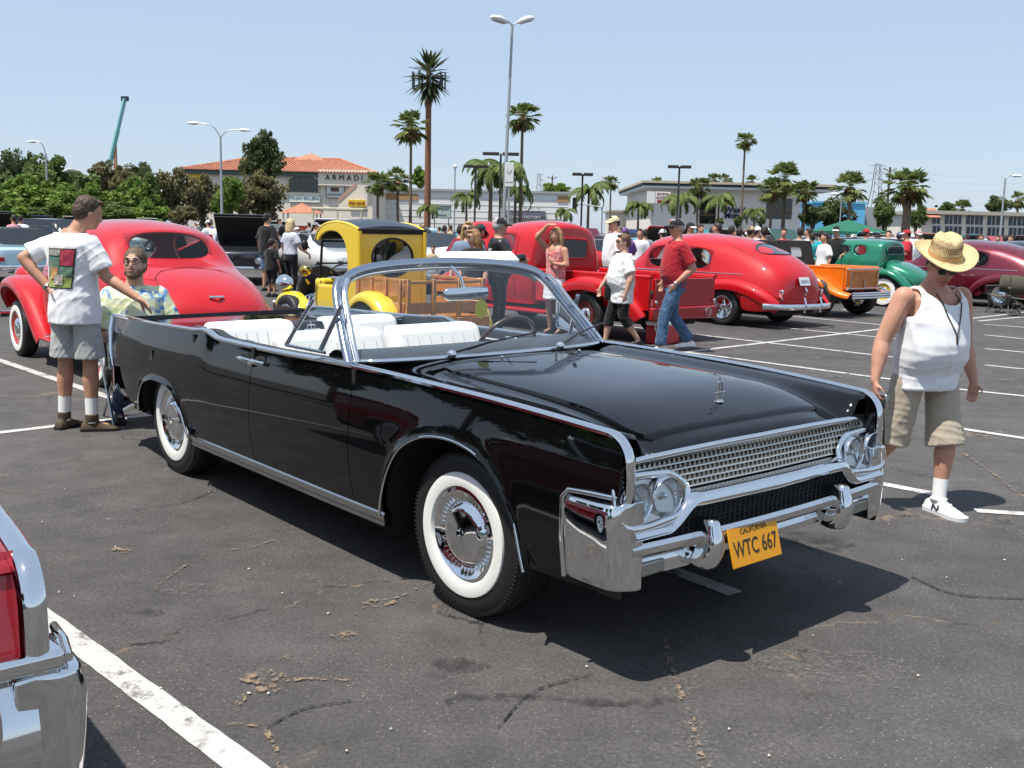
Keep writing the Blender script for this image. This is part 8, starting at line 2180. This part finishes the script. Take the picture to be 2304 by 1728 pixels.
COLS = {'white': (.72, .72, .70), 'red': (.45, .01, .015), 'black': (.008, .008, .010), 'silver': (.40, .42, .44), 'pale blue': (.40, .60, .68), 'dark blue': (.012, .03, .10), 'maroon': (.12, .008, .015), 'orange': (.65, .13, .01), 'dark green': (.01, .06, .04), 'cream': (.62, .55, .38), 'yellow': (.68, .46, .03), 'teal': (.03, .25, .28)}
PROTO = {}; USED = set()
def put_car(kind, hood, colr, u, Y, rz, where, x=None):
    xx = at(u, 520, Y).x if x is None else x
    k = (kind, hood)
    if k not in PROTO: PROTO[k] = far_car(kind, hood); r = PROTO[k]
    else: r = copy_tree(PROTO[k])
    r.location = (xx, Y, 0); r.rotation_euler = (0, 0, rz)
    body = {'sedan': 'sedan', 'round': 'rounded old coupe', 'van': 'tall wagon'}[kind]
    lab = f"{colr} {body}{' with its hood up' if hood else ''} parked {where}"
    n = 0; base = lab
    while lab in USED:
        n += 1; lab = base + [', one row nearer', ', one row farther', ', nearer the wall', ', farther to the right', ', farther to the left', ', half hidden', ', in the last row'][n - 1]
    if len(lab.split()) > 16: lab = lab.replace(' the ', ' ')
    USED.add(lab); tag(r, lab, 'car', 'cars parked at the show')
    set_paint(r, paint('paint_' + colr.replace(' ', '_'), COLS[colr], .2))
    return r
RZF = YAW - PI / 2
# named ones on the left and in the middle
put_car('sedan', 0, 'pale blue', 25, 27.0, RZ_AWAY - .1, 'behind the man in the white T-shirt')
put_car('van', -1, 'black', 560, 29.5, -PI / 2 + .1, 'facing us behind the man in black')
put_car('sedan', -1, 'black', 50, 40, -PI / 2 - .2, 'at the far left'); put_car('van', 0, 'black', 130, 43, RZF + .5, 'under the left street lamp')
put_car('van', 0, 'maroon', 95, 50, RZF, 'under the left street lamp'); put_car('van', 0, 'white', 320, 58, RZF + .4, 'above the coupe roof'); put_car('sedan', 0, 'white', 245, 50, RZF, 'above the coupe roof'); put_car('sedan', 0, 'silver', 450, 38, RZ_AWAY, 'right of the red coupe')
put_car('sedan', 0, 'white', 735, 31, RZF - .1, 'between blonde woman and yellow truck'); put_car('sedan', -1, 'white', 700, 38, RZF, 'between blonde woman and yellow truck'); put_car('round', 0, 'white', 985, 27.5, -PI / 2 - .3, 'between yellow truck and red hood')
put_car('sedan', 0, 'silver', 1560, 31, RZ_AWAY, 'beyond the red sedan'); put_car('van', 0, 'dark green', 1510, 44, RZF, 'beyond the red sedan'); put_car('sedan', -1, 'red', 1400, 36, RZF + .2, 'behind the tall man in white')
rs = np.random.RandomState(21); cl = list(COLS); kinds = ['sedan', 'round', 'van', 'sedan', 'round']
for row, (Y0, u0, u1, n) in enumerate(((34, 1660, 2330, 6), (41, 1430, 2340, 9), (49, 1480, 2340, 10), (58, 1380, 2340, 13), (68, 1340, 2330, 14), (50, 660, 1300, 8), (62, 700, 1330, 9), (70, -20, 640, 9))):
    for k in range(n):
        u = u0 + (u1 - u0) * (k + rs.uniform(.2, .8)) / n
        where = 'at the far left' if u < 640 else ('beyond the yellow truck' if u < 980 else ('beyond the red pickup' if u < 1400 else ('beyond the red sedan' if u < 1760 else ('beyond the green coupe' if u < 2060 else 'at the far right'))))
        kd = kinds[rs.randint(5)]; put_car(kd, 0 if kd == 'van' else (0, -1, -1)[rs.randint(3)], cl[rs.randint(len(cl))], u, Y0 + rs.uniform(-1.5, 1.5), (RZF if row % 2 else RZ_AWAY) + rs.uniform(-.1, .1), where)
# ------------------------------------------------------------------ the crowd
CP = {}
def crowd_proto(v):
    p = Person('x', (0, 0, 0), 0, 1.74, voxel=.034, tone='tan', fat=(0, .3, .1)[v])
    if v == 1: p.set(elR=(.27, .06, 1.12), wrR=(.18, .28, 1.05), elL=(-.27, .06, 1.12), wrL=(-.16, .28, 1.08))
    if v == 2: p.set(ankR=(.10, .2, .09), ankL=(-.10, -.22, .12), kneeR=(.10, .14, .5))
    p.body(False).top(WHITE_T, hem=.86, sleeve=.85, infl=.03, folds=None); s1 = p.shirt; s1['role'] = 1
    p.legs(BLACK_T, 'pants' if v != 1 else 'shorts', .97 if v != 1 else 1.05, folds=None); p.t.children[-1]['role'] = 2
    p.hair(HAIRM('dark', (.03, .02, .015))); 
    if v == 1: p.cap(WHITE_T)
    for ch in p.t.children:
        if ch.name.startswith('cap'): ch['role'] = 3
    for S in 'RL':
        m = MB(); shoe(m, p.Jb['ank' + S], p.footdir[S]); m.build('shoe', DARK, p.t, ang=80)
    return p.t
SH = {'white': (.78, .78, .78), 'black': (.014, .014, .015), 'blue': (.04, .10, .30), 'red': (.40, .02, .03), 'grey': (.25, .25, .27), 'teal': (.02, .30, .36), 'tan': (.42, .32, .2), 'pink': (.60, .25, .30), 'green': (.05, .18, .08), 'purple': (.16, .06, .28)}
LG = {'dark': (.02, .02, .025), 'blue jeans': (.06, .11, .20), 'khaki': (.36, .30, .22), 'white': (.66, .66, .66)}
def put_person(v, sh, lg, u, Y, rz, where, H=1.74):
    if v not in CP: CP[v] = crowd_proto(v); r = CP[v]
    else: r = copy_tree(CP[v])
    x = at(u, 520, Y).x; r.location = (x, Y, 0); r.rotation_euler = (0, 0, rz); k = H / 1.74; r.scale = (k, k, k)
    lab = f"{sh} shirt person in {lg} {'shorts and cap' if v == 1 else 'trousers'}, {where}"; n = 0; base = lab
    while lab in USED: n += 1; lab = base + [', behind', ', half hidden', ', farther back', ', last', ', nearest', ', by wall'][n - 1]
    USED.add(lab); tag(r, lab, 'person', 'crowd among the parked cars')
    for ch in r.children:
        ro = ch.get('role')
        if ro:
            m_ = cloth('c_' + sh, SH[sh]) if ro in (1, 3) else cloth('l_' + lg.replace(' ', '_'), LG[lg])
            for sl in ch.material_slots: sl.link = 'OBJECT'; sl.material = m_
for a in ((0, 'white', 'white', 1857, 25.5, 1.9, 'reading beside the green coupe'), (2, 'white', 'dark', 1884, 29, PI, 'behind the orange pickup'), (0, 'teal', 'dark', 1828, 28, .2, 'left of the green coupe'), (1, 'white', 'khaki', 1922, 31, 0, 'over the green coupe roof'), (0, 'tan', 'dark', 1965, 33, 1, 'over the green coupe roof'), (0, 'white', 'dark', 1440, 26, PI - .2, 'between red pickup and red sedan'), (2, 'grey', 'dark', 1452, 29, 0, 'between red pickup and red sedan'), (1, 'white', 'dark', 1492, 27, .4, 'left of the man in the black cap'), (1, 'purple', 'khaki', 1408, 25, .3, 'right of the tall man in white'), (1, 'tan', 'khaki', 947, 30, 0, 'over the yellow truck roof'), (2, 'white', 'khaki', 1000, 33, 0, 'left of the red hood'), (0, 'white', 'dark', 48, 33, 0, 'at the far left among cars'), (0, 'pink', 'dark', 32, 31, 1, 'at the far left among cars'), (0, 'tan', 'dark', 975, 25.6, PI, 'sitting low by the white coupe', 1.2), (1, 'white', 'dark', 490, 33, 0, 'right of the red coupe roof'), (1, 'white', 'khaki', 470, 36, 1, 'right of the red coupe roof')):
    put_person(*a)
shs, lgs = list(SH), list(LG); wts = [0, 0, 0, 0, 1, 2, 3, 4, 4, 5, 6, 7, 8, 9, 1]
for (u0, u1, n, Y0, Y1, where) in ((560, 700, 5, 36, 55, 'crowd left of the yellow truck'), (700, 940, 12, 34, 60, 'crowd over the yellow truck'), (940, 1110, 10, 32, 56, 'crowd behind the red hood'), (1360, 1480, 9, 32, 55, 'crowd between pickup and sedan'), (1540, 1740, 13, 30, 55, 'crowd over the red sedan'), (1740, 1900, 11, 30, 52, 'crowd left of the green coupe'), (1900, 2080, 13, 32, 54, 'crowd right of the green coupe'), (2080, 2300, 14, 34, 60, 'crowd at the far right'), (380, 480, 4, 40, 55, 'crowd above the coupe roof'), (1545, 1735, 9, 23.5, 27, 'just behind the red sedan'), (1760, 1890, 5, 25.5, 29, 'just behind the orange pickup'), (1930, 2080, 6, 29, 33, 'just behind the green coupe'), (2100, 2300, 8, 29.5, 36, 'just behind the maroon car')):
    for k in range(n):
        put_person(rs.randint(3), shs[wts[rs.randint(len(wts))]], lgs[rs.randint(4)], u0 + (u1 - u0) * (k + rs.uniform(.1, .9)) / n, rs.uniform(Y0, Y1), rs.uniform(0, 6.28), where, rs.uniform(1.55, 1.85) if not where.startswith('just') else rs.uniform(1.74, 1.92))

# unseen cars and trees, added out of view to darken the black paint's reflections
for k, (x, y, kd, cl_) in enumerate(((-8.5, 1.0, 'sedan', 'dark blue'), (-10.2, -1.6, 'round', 'black'), (-6.6, -4.4, 'van', 'silver'), (-4.0, -7.0, 'sedan', 'teal'), (-12.6, 3.6, 'sedan', 'maroon'))):
    put_car(kd, 0, cl_, 0, y, RZF, ['left of the lower left red car', 'two stalls left of the red car', 'behind the photographer on the left', 'behind the photographer', 'three stalls left of the red car'][k], x)
for k, (x, y) in enumerate(((-17, 6), (-16, -1), (-14, -8), (-21, 2), (-9, -14), (-23, 12))):  # tall trees out of view, added as dark shapes for the paint to mirror
    t = thing('tree', ['lot tree left of the coupe row', 'lot tree left of the photographer', 'lot tree behind the photographer on the left', 'lot tree far to the left', 'lot tree behind the photographer', 'lot tree beyond the left row'][k], 'tree', (x, y, 0), 0, 'lot trees beside the photographer')
    o = link('crown', list(CROWN.values())[k % 4], t); o.location = (0, 0, 4.6); o.scale = (3.4, 3.4, 3.2)
    m = MB(); m.tube([(0, 0, 0), (.1, 0, 2.4), (0, 0, 5)], [.24, .18, .08], 8); m.build('trunk', BARK, t, ang=80)
